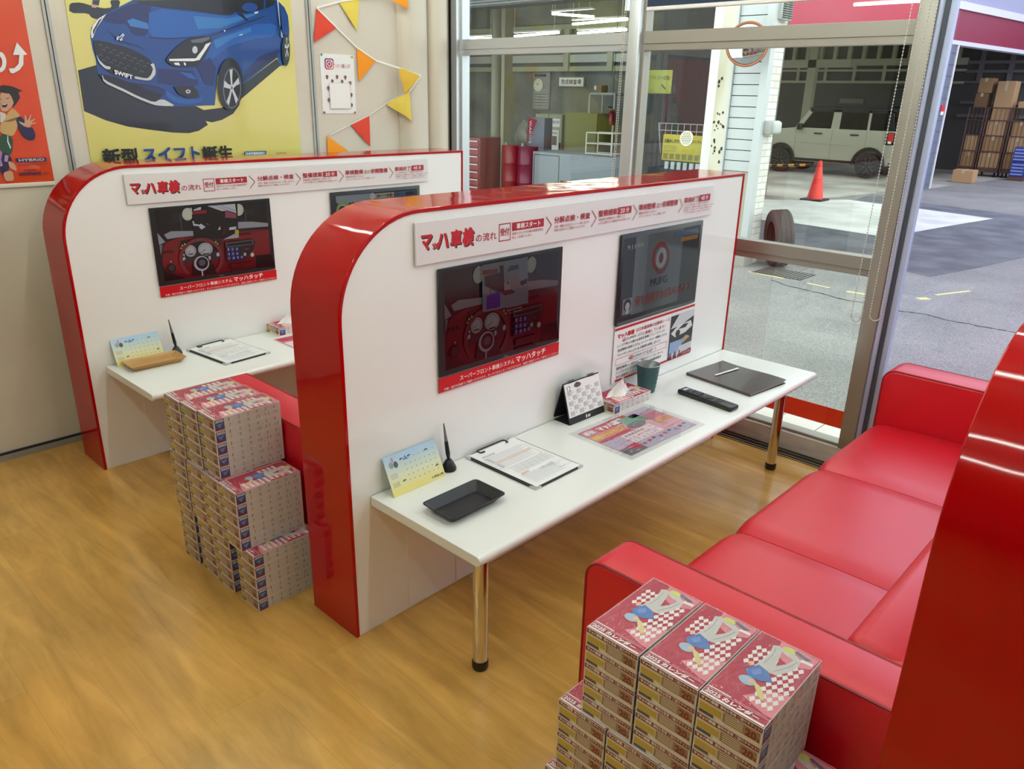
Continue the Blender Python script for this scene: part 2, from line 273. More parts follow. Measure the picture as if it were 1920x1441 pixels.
# ------------------------------------------------------------------ traced print (plane coordinates, metres or 0..1)
CAR_ART=[('ink',[(0.184,1.633),(0.266,1.658),(0.314,1.645),(0.501,1.58),(0.719,1.476),(0.813,1.487),(0.913,1.527),(0.904,1.499),(0.867,1.459),(0.806,1.431),(0.755,1.42),(0.722,1.426),(0.732,1.409),(0.683,1.382),(0.633,1.372),(0.558,1.376),(0.446,1.391),(0.356,1.405),(0.266,1.432),(0.182,1.47)]),('ink',[(0.913,1.525),(1.151,1.69),(1.133,1.721),(0.934,1.595)]),('ink',[(0.202,1.892),(0.231,1.896),(0.248,1.895),(0.271,1.89),(0.288,1.887),(0.316,1.883),(0.333,1.883),(0.355,1.887),(0.361,1.894),(0.357,1.911),(0.365,1.917),(0.393,1.92),(0.399,1.913),(0.389,1.889),(0.375,1.876),(0.342,1.859),(0.324,1.85),(0.302,1.84),(0.289,1.838),(0.274,1.842),(0.268,1.847),(0.264,1.855),(0.248,1.857),(0.202,1.854),(0.188,1.861),(0.192,1.883)]),('skin',[(0.28,1.901),(0.302,1.903),(0.296,1.881),(0.279,1.882)]),('navy',[(0.286,1.91),(0.316,1.913),(0.308,1.891),(0.284,1.894)]),('blue',[(0.255,1.768),(0.264,1.801),(0.294,1.836),(0.333,1.863),(0.387,1.891),(0.443,1.92),(0.454,1.925),(1.159,1.989),(1.197,1.959),(1.214,1.922),(1.215,1.855),(1.194,1.7),(1.151,1.687),(1.134,1.726),(0.934,1.595),(0.913,1.527),(0.92,1.645),(0.893,1.688),(0.855,1.687),(0.805,1.63),(0.777,1.498),(0.697,1.495),(0.579,1.491),(0.514,1.512),(0.389,1.557),(0.289,1.58),(0.261,1.624),(0.262,1.682),(0.256,1.72)]),('blue_dark',[(0.331,1.857),(0.393,1.888),(0.436,1.905),(0.501,1.925),(0.527,1.932),(0.536,1.933),(0.534,1.918),(0.518,1.873),(0.51,1.843),(0.5,1.798),(0.484,1.783),(0.446,1.783),(0.428,1.793),(0.414,1.821),(0.403,1.829),(0.384,1.825),(0.366,1.825),(0.334,1.828),(0.32,1.833),(0.313,1.843)]),('blue_light',[(0.578,1.901),(0.765,1.898),(0.844,1.897),(0.884,1.897),(0.935,1.905),(1.048,1.926),(1.039,1.913),(0.899,1.851),(0.822,1.824),(0.73,1.802),(0.676,1.793),(0.607,1.785),(0.568,1.783),(0.518,1.783),(0.506,1.807),(0.516,1.879)]),('blue_light',[(0.831,1.801),(0.968,1.852),(1.04,1.872),(1.116,1.88),(1.141,1.871),(1.137,1.834),(1.11,1.818),(1.033,1.807),(0.981,1.795),(0.902,1.771),(0.86,1.752),(0.811,1.717),(0.785,1.701),(0.754,1.687),(0.753,1.703),(0.778,1.764)]),('blue_dark',[(0.935,1.606),(1.134,1.726),(1.145,1.766),(1.039,1.728),(0.953,1.657)]),('blue_dark',[(0.522,1.653),(0.687,1.648),(0.709,1.59),(0.671,1.573),(0.591,1.582),(0.513,1.591)]),('blue_light',[(0.552,1.559),(0.576,1.54),(0.596,1.532),(0.63,1.524),(0.653,1.523),(0.689,1.529),(0.706,1.535),(0.718,1.548),(0.721,1.545),(0.718,1.522),(0.706,1.512),(0.673,1.505),(0.648,1.503),(0.606,1.505),(0.584,1.51),(0.558,1.524),(0.548,1.536),(0.545,1.558)]),('crease',[(0.502,1.783),(0.584,1.782),(0.699,1.794),(0.789,1.805),(0.853,1.83),(1.085,1.913),(1.086,1.909),(0.856,1.826),(0.789,1.801),(0.699,1.789),(0.584,1.777),(0.502,1.778)]),('blue_glow',[(0.416,1.841),(0.443,1.852),(0.505,1.837),(0.506,1.813),(0.459,1.817),(0.428,1.82)]),('blue_glow',[(0.717,1.883),(0.884,1.886),(1.06,1.924),(0.842,1.841),(0.733,1.828)]),('blue_glow',[(0.805,1.786),(0.882,1.812),(1.0,1.854),(1.005,1.838),(0.899,1.797),(0.813,1.749)]),('crease',[(0.323,1.801),(0.378,1.761),(0.449,1.745),(0.488,1.722),(0.448,1.74),(0.377,1.753)]),('blue_dark',[(0.707,1.67),(0.778,1.71),(0.803,1.663),(0.781,1.586),(0.739,1.591)]),('blue_light',[(0.622,1.641),(0.679,1.637),(0.7,1.611),(0.665,1.616)]),('crease',[(0.937,1.623),(1.035,1.683),(1.151,1.761),(1.152,1.755),(1.036,1.676),(0.939,1.618)]),('glass',[(0.449,1.925),(0.912,1.967),(0.898,1.903),(0.861,1.899),(0.714,1.906),(0.574,1.907),(0.494,1.915)]),('black',[(0.906,1.966),(0.956,1.971),(0.938,1.922),(0.898,1.9)]),('glass',[(0.956,1.971),(1.085,1.982),(1.081,1.944),(0.994,1.916),(0.937,1.916)]),('glass',[(1.098,1.983),(1.145,1.988),(1.137,1.965),(1.091,1.945)]),('black',[(0.937,1.911),(0.962,1.913),(0.994,1.884),(0.984,1.883)]),('blue',[(1.049,1.947),(1.046,1.94),(1.04,1.934),(1.03,1.929),(1.018,1.925),(1.004,1.923),(0.992,1.923),(0.98,1.925),(0.972,1.929),(0.966,1.934),(0.965,1.94),(0.968,1.946),(0.974,1.952),(0.984,1.958),(0.996,1.962),(1.009,1.964),(1.022,1.964),(1.033,1.962),(1.042,1.958),(1.047,1.953)]),('silver',[(1.027,1.924),(1.051,1.931),(1.046,1.92),(1.03,1.917)]),('white',[(0.259,1.787),(0.273,1.814),(0.3,1.842),(0.333,1.861),(0.326,1.853),(0.284,1.803),(0.263,1.763),(0.257,1.763)]),('glass',[(0.268,1.792),(0.299,1.834),(0.316,1.847),(0.281,1.8),(0.266,1.773)]),('black',[(0.266,1.754),(0.281,1.755),(0.295,1.754),(0.321,1.75),(0.345,1.745),(0.39,1.736),(0.421,1.726),(0.468,1.704),(0.488,1.692),(0.499,1.677),(0.505,1.672),(0.512,1.673),(0.513,1.665),(0.511,1.64),(0.506,1.626),(0.492,1.611),(0.48,1.605),(0.457,1.604),(0.441,1.605),(0.416,1.607),(0.39,1.611),(0.338,1.618),(0.316,1.624),(0.303,1.636),(0.293,1.646),(0.276,1.666),(0.269,1.679),(0.265,1.699),(0.263,1.716),(0.262,1.744)]),('grey',[(0.281,1.738),(0.291,1.742),(0.298,1.734),(0.297,1.732),(0.29,1.739),(0.281,1.736)]),('grey',[(0.308,1.729),(0.317,1.732),(0.325,1.725),(0.324,1.723),(0.317,1.73),(0.308,1.727)]),('grey',[(0.334,1.72),(0.344,1.723),(0.352,1.716),(0.351,1.714),(0.344,1.721),(0.335,1.717)]),('grey',[(0.362,1.71),(0.371,1.714),(0.38,1.706),(0.378,1.704),(0.371,1.711),(0.362,1.708)]),('grey',[(0.389,1.701),(0.399,1.704),(0.407,1.697),(0.406,1.695),(0.399,1.702),(0.389,1.698)]),('grey',[(0.417,1.691),(0.427,1.695),(0.435,1.687),(0.434,1.685),(0.427,1.692),(0.417,1.689)]),('grey',[(0.445,1.682),(0.455,1.685),(0.464,1.677),(0.463,1.675),(0.455,1.682),(0.445,1.679)]),('grey',[(0.474,1.672),(0.484,1.675),(0.493,1.667),(0.491,1.665),(0.484,1.673),(0.474,1.669)]),('grey',[(0.292,1.719),(0.302,1.722),(0.309,1.715),(0.308,1.713),(0.301,1.72),(0.292,1.716)]),('grey',[(0.319,1.709),(0.328,1.713),(0.336,1.705),(0.335,1.703),(0.328,1.71),(0.319,1.707)]),('grey',[(0.346,1.7),(0.355,1.703),(0.364,1.696),(0.362,1.694),(0.355,1.701),(0.346,1.697)]),('grey',[(0.373,1.69),(0.383,1.694),(0.391,1.686),(0.39,1.684),(0.382,1.691),(0.373,1.688)]),('grey',[(0.401,1.681),(0.411,1.684),(0.419,1.676),(0.418,1.674),(0.41,1.682),(0.401,1.678)]),('grey',[(0.429,1.671),(0.439,1.674),(0.447,1.667),(0.446,1.664),(0.439,1.672),(0.429,1.668)]),('grey',[(0.457,1.661),(0.467,1.664),(0.476,1.657),(0.475,1.654),(0.467,1.662),(0.457,1.658)]),('grey',[(0.486,1.651),(0.496,1.654),(0.505,1.646),(0.504,1.644),(0.496,1.652),(0.486,1.648)]),('grey',[(0.275,1.697),(0.284,1.701),(0.292,1.693),(0.291,1.691),(0.284,1.698),(0.275,1.695)]),('grey',[(0.301,1.688),(0.311,1.691),(0.319,1.684),(0.317,1.682),(0.31,1.689),(0.301,1.686)]),('grey',[(0.328,1.678),(0.338,1.682),(0.346,1.674),(0.345,1.672),(0.337,1.679),(0.328,1.676)]),('grey',[(0.355,1.669),(0.365,1.672),(0.373,1.665),(0.372,1.663),(0.365,1.67),(0.355,1.666)]),('grey',[(0.383,1.659),(0.393,1.662),(0.401,1.655),(0.4,1.653),(0.392,1.66),(0.383,1.657)]),('grey',[(0.411,1.649),(0.421,1.652),(0.429,1.645),(0.428,1.643),(0.42,1.65),(0.411,1.647)]),('grey',[(0.439,1.639),(0.449,1.642),(0.458,1.635),(0.456,1.632),(0.449,1.64),(0.439,1.636)]),('grey',[(0.286,1.678),(0.295,1.681),(0.303,1.674),(0.302,1.672),(0.295,1.679),(0.286,1.675)]),('grey',[(0.312,1.668),(0.322,1.671),(0.33,1.664),(0.329,1.662),(0.322,1.669),(0.312,1.666)]),('grey',[(0.339,1.658),(0.349,1.662),(0.357,1.654),(0.356,1.652),(0.349,1.659),(0.339,1.656)]),('grey',[(0.367,1.648),(0.377,1.652),(0.385,1.644),(0.383,1.642),(0.376,1.649),(0.367,1.646)]),('silver',[(0.267,1.697),(0.272,1.682),(0.278,1.673),(0.291,1.659),(0.3,1.654),(0.313,1.653),(0.317,1.65),(0.314,1.643),(0.309,1.641),(0.296,1.643),(0.287,1.649),(0.274,1.663),(0.269,1.675),(0.266,1.695)]),('silver',[(0.422,1.616),(0.455,1.61),(0.471,1.611),(0.484,1.622),(0.49,1.631),(0.498,1.647),(0.498,1.655),(0.491,1.666),(0.493,1.67),(0.505,1.674),(0.509,1.666),(0.51,1.64),(0.506,1.626),(0.492,1.611),(0.484,1.604),(0.472,1.601),(0.457,1.601),(0.423,1.605),(0.412,1.608),(0.412,1.616)]),('black',[(0.27,1.622),(0.307,1.617),(0.335,1.61),(0.379,1.593),(0.409,1.587),(0.453,1.585),(0.484,1.581),(0.533,1.569),(0.542,1.558),(0.522,1.535),(0.51,1.524),(0.491,1.512),(0.471,1.513),(0.431,1.528),(0.404,1.54),(0.362,1.561),(0.335,1.573),(0.296,1.591),(0.278,1.603),(0.263,1.618)]),('silver',[(0.278,1.617),(0.281,1.602),(0.296,1.591),(0.335,1.573),(0.362,1.561),(0.404,1.54),(0.431,1.528),(0.471,1.513),(0.491,1.511),(0.507,1.519),(0.517,1.521),(0.53,1.521),(0.544,1.515),(0.574,1.498),(0.571,1.493),(0.534,1.493),(0.514,1.494),(0.491,1.496),(0.469,1.502),(0.427,1.518),(0.4,1.53),(0.358,1.551),(0.331,1.563),(0.29,1.582),(0.277,1.594),(0.276,1.615)]),('blue_dark',[(0.414,1.583),(0.468,1.579),(0.549,1.563),(0.528,1.539),(0.47,1.559)]),('black',[(0.572,1.702),(0.607,1.737),(0.633,1.757),(0.673,1.781),(0.707,1.792),(0.768,1.8),(0.79,1.799),(0.792,1.784),(0.788,1.771),(0.774,1.745),(0.759,1.724),(0.73,1.688),(0.712,1.674),(0.69,1.668),(0.665,1.666),(0.613,1.664),(0.592,1.666),(0.579,1.673),(0.572,1.678),(0.563,1.687)]),('grey',[(0.689,1.779),(0.783,1.8),(0.784,1.79),(0.744,1.772),(0.696,1.769)]),('white',[(0.578,1.695),(0.705,1.703),(0.746,1.746),(0.761,1.767),(0.789,1.777),(0.772,1.757),(0.722,1.697),(0.692,1.69),(0.579,1.686)]),('silver',[(0.718,1.74),(0.717,1.735),(0.715,1.731),(0.711,1.727),(0.707,1.724),(0.703,1.724),(0.699,1.724),(0.696,1.726),(0.694,1.73),(0.692,1.734),(0.692,1.739),(0.694,1.744),(0.696,1.748),(0.699,1.752),(0.703,1.754),(0.707,1.755),(0.711,1.755),(0.715,1.752),(0.717,1.749),(0.718,1.745)]),('white',[(0.598,1.679),(0.621,1.682),(0.626,1.669),(0.603,1.671)]),('white',[(0.644,1.682),(0.653,1.683),(0.654,1.671),(0.646,1.67)]),('black',[(0.585,1.577),(0.672,1.581),(0.694,1.563),(0.702,1.533),(0.642,1.53),(0.603,1.545)]),('silver',[(0.661,1.558),(0.66,1.555),(0.658,1.553),(0.655,1.551),(0.652,1.549),(0.648,1.549),(0.644,1.549),(0.641,1.551),(0.639,1.552),(0.638,1.555),(0.637,1.557),(0.638,1.56),(0.64,1.562),(0.643,1.564),(0.647,1.566),(0.65,1.566),(0.654,1.566),(0.657,1.565),(0.659,1.563),(0.661,1.56)]),('grey',[(0.656,1.558),(0.656,1.556),(0.655,1.555),(0.653,1.554),(0.651,1.553),(0.649,1.553),(0.646,1.553),(0.645,1.554),(0.643,1.555),(0.642,1.556),(0.642,1.557),(0.643,1.559),(0.644,1.56),(0.646,1.561),(0.648,1.562),(0.65,1.562),(0.652,1.562),(0.654,1.562),(0.655,1.561),(0.656,1.559)]),('black',[(0.93,1.595),(0.923,1.558),(0.91,1.524),(0.892,1.497),(0.871,1.479),(0.849,1.473),(0.829,1.479),(0.813,1.496),(0.801,1.523),(0.796,1.556),(0.797,1.592),(0.805,1.628),(0.818,1.661),(0.835,1.688),(0.855,1.705),(0.877,1.712),(0.896,1.707),(0.913,1.691),(0.925,1.665),(0.931,1.632)]),('grey',[(0.919,1.578),(0.913,1.549),(0.903,1.522),(0.89,1.501),(0.875,1.488),(0.86,1.483),(0.846,1.487),(0.834,1.501),(0.826,1.521),(0.822,1.547),(0.823,1.576),(0.829,1.605),(0.839,1.631),(0.851,1.651),(0.866,1.665),(0.881,1.67),(0.895,1.666),(0.907,1.653),(0.916,1.633),(0.92,1.607)]),('black',[(0.913,1.578),(0.908,1.551),(0.899,1.527),(0.888,1.507),(0.874,1.495),(0.861,1.49),(0.848,1.494),(0.838,1.507),(0.831,1.526),(0.828,1.55),(0.829,1.576),(0.834,1.603),(0.843,1.627),(0.854,1.646),(0.867,1.658),(0.88,1.663),(0.893,1.659),(0.903,1.647),(0.911,1.629),(0.914,1.605)]),('silver',[(0.866,1.584),(0.867,1.659),(0.883,1.662),(0.876,1.624),(0.874,1.587)]),('silver',[(0.872,1.588),(0.909,1.626),(0.912,1.597),(0.893,1.589),(0.873,1.573)]),('silver',[(0.874,1.578),(0.896,1.526),(0.882,1.505),(0.876,1.539),(0.867,1.566)]),('silver',[(0.869,1.568),(0.845,1.498),(0.834,1.514),(0.85,1.543),(0.863,1.576)]),('silver',[(0.864,1.572),(0.828,1.58),(0.835,1.611),(0.85,1.596),(0.867,1.589)]),('silver',[(0.878,1.578),(0.877,1.574),(0.875,1.57),(0.873,1.567),(0.87,1.564),(0.867,1.564),(0.865,1.564),(0.862,1.566),(0.861,1.57),(0.86,1.574),(0.86,1.578),(0.861,1.582),(0.863,1.587),(0.865,1.59),(0.868,1.592),(0.871,1.593),(0.873,1.592),(0.875,1.59),(0.877,1.587),(0.878,1.583)]),('grey',[(0.873,1.578),(0.873,1.576),(0.872,1.574),(0.871,1.572),(0.869,1.571),(0.868,1.57),(0.867,1.571),(0.866,1.572),(0.865,1.574),(0.864,1.576),(0.864,1.578),(0.865,1.581),(0.866,1.583),(0.867,1.584),(0.868,1.586),(0.87,1.586),(0.871,1.586),(0.872,1.585),(0.873,1.583),(0.873,1.581)]),('black',[(1.205,1.764),(1.202,1.741),(1.197,1.72),(1.19,1.703),(1.183,1.692),(1.175,1.688),(1.169,1.691),(1.163,1.702),(1.16,1.718),(1.158,1.739),(1.159,1.761),(1.162,1.784),(1.168,1.805),(1.174,1.822),(1.182,1.832),(1.189,1.837),(1.196,1.833),(1.201,1.823),(1.205,1.807),(1.206,1.787)]),('grey',[(1.202,1.772),(1.2,1.755),(1.196,1.74),(1.192,1.728),(1.187,1.72),(1.183,1.717),(1.179,1.719),(1.176,1.727),(1.174,1.739),(1.173,1.754),(1.174,1.771),(1.176,1.787),(1.18,1.803),(1.184,1.815),(1.188,1.823),(1.193,1.825),(1.197,1.823),(1.2,1.816),(1.202,1.804),(1.203,1.789)]),('black',[(1.199,1.772),(1.197,1.757),(1.194,1.743),(1.191,1.732),(1.187,1.725),(1.183,1.723),(1.18,1.725),(1.178,1.732),(1.176,1.742),(1.176,1.756),(1.177,1.771),(1.179,1.786),(1.181,1.799),(1.185,1.81),(1.189,1.817),(1.192,1.82),(1.196,1.818),(1.198,1.811),(1.2,1.8),(1.2,1.787)]),('silver',[(1.187,1.774),(1.189,1.818),(1.194,1.819),(1.189,1.775)]),('silver',[(1.189,1.776),(1.2,1.798),(1.2,1.78),(1.189,1.769)]),('silver',[(1.189,1.771),(1.194,1.741),(1.189,1.729),(1.187,1.767)]),('silver',[(1.188,1.767),(1.179,1.727),(1.176,1.737),(1.187,1.771)]),('silver',[(1.187,1.769),(1.176,1.774),(1.179,1.792),(1.188,1.776)]),('silver',[(0.359,1.771),(0.366,1.777),(0.368,1.778),(0.369,1.774),(0.373,1.776),(0.384,1.787),(0.389,1.789),(0.393,1.783),(0.392,1.779),(0.384,1.773),(0.382,1.769),(0.383,1.763),(0.38,1.76),(0.372,1.758),(0.37,1.76),(0.369,1.765),(0.367,1.765),(0.361,1.759),(0.359,1.76),(0.357,1.767)]),('blue',[(0.365,1.771),(0.372,1.77),(0.383,1.78),(0.385,1.778),(0.375,1.766),(0.367,1.764)]),('white',[(0.856,1.831),(0.862,1.835),(0.864,1.829),(0.859,1.825)]),('silver',[(0.932,1.817),(0.952,1.823),(0.95,1.817),(0.935,1.814)]),('silver',[(1.152,1.988),(1.159,1.989),(1.164,1.896),(1.16,1.823),(1.17,1.818),(1.157,1.879)])]
SWIFT_BOX=[(0.327,1.641),(0.325,1.623),(0.403,1.621),(0.4,1.603)]
KID_ART=[('hair',[(-0.109,1.568),(-0.085,1.566),(-0.072,1.563),(-0.056,1.555),(-0.049,1.552),(-0.041,1.549),(-0.042,1.547),(-0.054,1.544),(-0.057,1.539),(-0.055,1.527),(-0.056,1.521),(-0.062,1.512),(-0.067,1.505),(-0.078,1.493),(-0.083,1.488),(-0.089,1.485),(-0.092,1.496),(-0.093,1.535),(-0.099,1.547),(-0.116,1.547),(-0.12,1.551),(-0.118,1.564)]),('hair',[(-0.067,1.552),(-0.046,1.551),(-0.043,1.549),(-0.058,1.543),(-0.065,1.543),(-0.072,1.55)]),('skin',[(-0.116,1.544),(-0.1,1.542),(-0.093,1.539),(-0.088,1.531),(-0.085,1.523),(-0.082,1.508),(-0.082,1.5),(-0.087,1.492),(-0.092,1.485),(-0.104,1.475),(-0.111,1.47),(-0.119,1.468),(-0.125,1.469),(-0.132,1.472),(-0.132,1.488),(-0.124,1.53)]),('hair',[(-0.115,1.551),(-0.099,1.548),(-0.093,1.545),(-0.09,1.538),(-0.092,1.536),(-0.102,1.537),(-0.108,1.538),(-0.119,1.54),(-0.122,1.543),(-0.121,1.55)]),('black',[(-0.106,1.518),(-0.094,1.522),(-0.093,1.52),(-0.106,1.515)]),('black',[(-0.127,1.515),(-0.121,1.518),(-0.122,1.515),(-0.128,1.513)]),('mouth',[(-0.127,1.498),(-0.111,1.501),(-0.104,1.494),(-0.112,1.484),(-0.124,1.483)]),('white',[(-0.125,1.497),(-0.111,1.499),(-0.108,1.495),(-0.124,1.494)]),('shirt',[(-0.136,1.468),(-0.119,1.461),(-0.117,1.446),(-0.134,1.429),(-0.143,1.427)]),('tan',[(-0.106,1.468),(-0.092,1.48),(-0.083,1.477),(-0.069,1.456),(-0.069,1.44),(-0.083,1.413),(-0.091,1.397),(-0.103,1.378),(-0.116,1.374),(-0.143,1.382),(-0.15,1.393),(-0.145,1.416),(-0.141,1.426),(-0.132,1.43),(-0.125,1.438),(-0.115,1.457)]),('tan_dark',[(-0.134,1.429),(-0.099,1.441),(-0.065,1.451),(-0.069,1.441),(-0.106,1.429)]),('navy',[(-0.081,1.443),(-0.069,1.449),(-0.063,1.447),(-0.056,1.433),(-0.054,1.424),(-0.054,1.408),(-0.049,1.404),(-0.034,1.407),(-0.028,1.401),(-0.024,1.381),(-0.025,1.371),(-0.031,1.36),(-0.037,1.356),(-0.047,1.355),(-0.055,1.357),(-0.066,1.365),(-0.073,1.375),(-0.08,1.397),(-0.083,1.411),(-0.085,1.434)]),('skin',[(-0.076,1.431),(-0.07,1.429),(-0.066,1.427),(-0.058,1.423),(-0.055,1.428),(-0.052,1.447),(-0.05,1.454),(-0.047,1.456),(-0.046,1.451),(-0.045,1.436),(-0.042,1.436),(-0.032,1.452),(-0.028,1.457),(-0.026,1.456),(-0.027,1.451),(-0.034,1.436),(-0.032,1.433),(-0.02,1.439),(-0.016,1.44),(-0.014,1.438),(-0.018,1.435),(-0.03,1.426),(-0.03,1.424),(-0.018,1.426),(-0.014,1.426),(-0.014,1.423),(-0.018,1.421),(-0.031,1.418),(-0.035,1.415),(-0.037,1.408),(-0.041,1.406),(-0.052,1.408),(-0.059,1.41),(-0.067,1.417),(-0.072,1.421),(-0.076,1.429)]),('green',[(-0.142,1.384),(-0.116,1.374),(-0.11,1.359),(-0.118,1.321),(-0.125,1.306),(-0.136,1.3),(-0.144,1.301),(-0.16,1.309),(-0.162,1.327),(-0.154,1.372)]),('white',[(-0.127,1.377),(-0.125,1.375),(-0.128,1.354),(-0.123,1.328),(-0.126,1.324),(-0.132,1.352)]),('navy',[(-0.158,1.312),(-0.14,1.304),(-0.133,1.297),(-0.128,1.284),(-0.129,1.273),(-0.139,1.254),(-0.15,1.241),(-0.174,1.224),(-0.178,1.238),(-0.168,1.295)]),('lilac',[(-0.163,1.32),(-0.158,1.309),(-0.167,1.284),(-0.165,1.259),(-0.175,1.256)]),('lilac',[(-0.15,1.301),(-0.137,1.298),(-0.146,1.273),(-0.157,1.276)]),('skin',[(-0.139,1.276),(-0.126,1.269),(-0.121,1.261),(-0.118,1.242),(-0.12,1.237),(-0.128,1.24),(-0.133,1.244),(-0.141,1.25),(-0.143,1.258),(-0.143,1.273)]),('skin',[(-0.163,1.234),(-0.141,1.238),(-0.134,1.231),(-0.134,1.206),(-0.141,1.197),(-0.161,1.197),(-0.168,1.204),(-0.169,1.226)]),('white',[(-0.076,1.63),(-0.055,1.633),(-0.038,1.649),(-0.029,1.683),(-0.052,1.682),(-0.03,1.729),(-0.0,1.686),(-0.014,1.683),(-0.021,1.647),(-0.038,1.627),(-0.063,1.613),(-0.073,1.615)]),('white',[(-0.095,1.691),(-0.087,1.688),(-0.082,1.68),(-0.079,1.668),(-0.08,1.654),(-0.084,1.64),(-0.091,1.627),(-0.1,1.619),(-0.109,1.615),(-0.107,1.631),(-0.104,1.633),(-0.1,1.638),(-0.097,1.644),(-0.095,1.652),(-0.094,1.66),(-0.095,1.667),(-0.097,1.672),(-0.099,1.674)])]
KID_TXT={'hyb': [(-0.112,1.287),(0.0,1.283),(-0.113,1.272),(-0.002,1.268)],'mild': [(-0.11,1.265),(-0.003,1.263),(-0.112,1.255),(-0.005,1.251)],'suz': [(-0.093,1.241),(-0.047,1.24),(-0.094,1.233),(-0.048,1.232)],'con': [(-0.113,1.231),(-0.026,1.23),(-0.115,1.217),(-0.029,1.215)],'tai': [(-0.021,1.226),(0.0,1.224),(-0.022,1.218),(-0.001,1.217)]}
DASH_BACK=[('d_grey',[(0.171,0.908),(0.246,0.907),(0.231,0.785),(0.165,0.791)]),('d_grey',[(0.778,0.874),(0.848,0.869),(0.846,0.798),(0.774,0.799)]),('d_line',[(0.228,0.867),(0.236,0.889),(0.228,0.68),(0.224,0.681)]),('d_line',[(0.766,0.886),(0.773,0.875),(0.771,0.713),(0.766,0.714)]),('d_red2',[(0.063,0.481),(0.091,0.552),(0.211,0.606),(0.312,0.617),(0.557,0.512),(0.687,0.529),(0.698,0.598),(0.966,0.583),(0.965,0.213),(0.949,0.055),(0.784,0.072),(0.604,0.062),(0.215,0.054),(0.072,0.179),(0.044,0.253)]),('d_red',[(0.067,0.499),(0.094,0.556),(0.204,0.593),(0.257,0.598),(0.179,0.496),(0.169,0.294),(0.22,0.113),(0.073,0.188),(0.046,0.311)]),('d_red',[(0.696,0.558),(0.965,0.562),(0.959,0.225),(0.828,0.231),(0.682,0.356)]),('d_black',[(0.828,0.231),(0.966,0.224),(0.997,0.033),(0.817,0.054)]),('d_wind',[(0.086,0.658),(0.142,0.691),(0.316,0.665),(0.314,0.602),(0.211,0.602),(0.106,0.597)]),('d_wind',[(0.687,0.722),(0.824,0.705),(0.964,0.662),(0.964,0.615),(0.684,0.631)]),('d_wind',[(0.037,0.69),(0.089,0.562),(0.039,0.534)]),('d_wind2',[(0.041,0.533),(0.064,0.533),(0.051,0.445),(0.039,0.4)]),('d_dark',[(0.207,0.559),(0.308,0.559),(0.538,0.506),(0.528,0.448),(0.453,0.281),(0.233,0.279),(0.194,0.386)]),('d_lamp',[(0.332,0.88),(0.33,0.862),(0.325,0.845),(0.319,0.831),(0.311,0.819),(0.302,0.811),(0.292,0.806),(0.282,0.806),(0.273,0.809),(0.264,0.817),(0.256,0.828),(0.251,0.842),(0.247,0.857),(0.245,0.875),(0.245,0.893),(0.248,0.91),(0.252,0.927),(0.258,0.941),(0.266,0.953),(0.275,0.961),(0.285,0.966),(0.295,0.966),(0.304,0.963),(0.313,0.956),(0.321,0.945),(0.326,0.931),(0.331,0.915),(0.333,0.898)]),('d_lamp',[(0.756,0.875),(0.753,0.858),(0.749,0.841),(0.743,0.827),(0.736,0.815),(0.727,0.807),(0.718,0.802),(0.708,0.802),(0.699,0.805),(0.691,0.812),(0.684,0.823),(0.678,0.837),(0.674,0.852),(0.672,0.869),(0.672,0.887),(0.674,0.904),(0.679,0.921),(0.685,0.935),(0.692,0.947),(0.7,0.955),(0.71,0.96),(0.719,0.96),(0.728,0.957),(0.736,0.95),(0.744,0.94),(0.75,0.926),(0.754,0.91),(0.756,0.893)]),('d_lamp2',[(0.317,0.877),(0.315,0.861),(0.309,0.847),(0.302,0.837),(0.293,0.831),(0.284,0.83),(0.275,0.834),(0.268,0.842),(0.262,0.855),(0.259,0.87),(0.259,0.886),(0.262,0.902),(0.267,0.916),(0.274,0.926),(0.283,0.932),(0.292,0.934),(0.301,0.93),(0.308,0.921),(0.314,0.909),(0.317,0.894)]),('d_lamp2',[(0.734,0.88),(0.732,0.865),(0.727,0.851),(0.721,0.84),(0.713,0.834),(0.704,0.833),(0.696,0.836),(0.689,0.845),(0.684,0.857),(0.681,0.872),(0.681,0.888),(0.683,0.904),(0.688,0.917),(0.694,0.928),(0.702,0.934),(0.711,0.935),(0.719,0.932),(0.726,0.924),(0.731,0.911),(0.734,0.896)])]
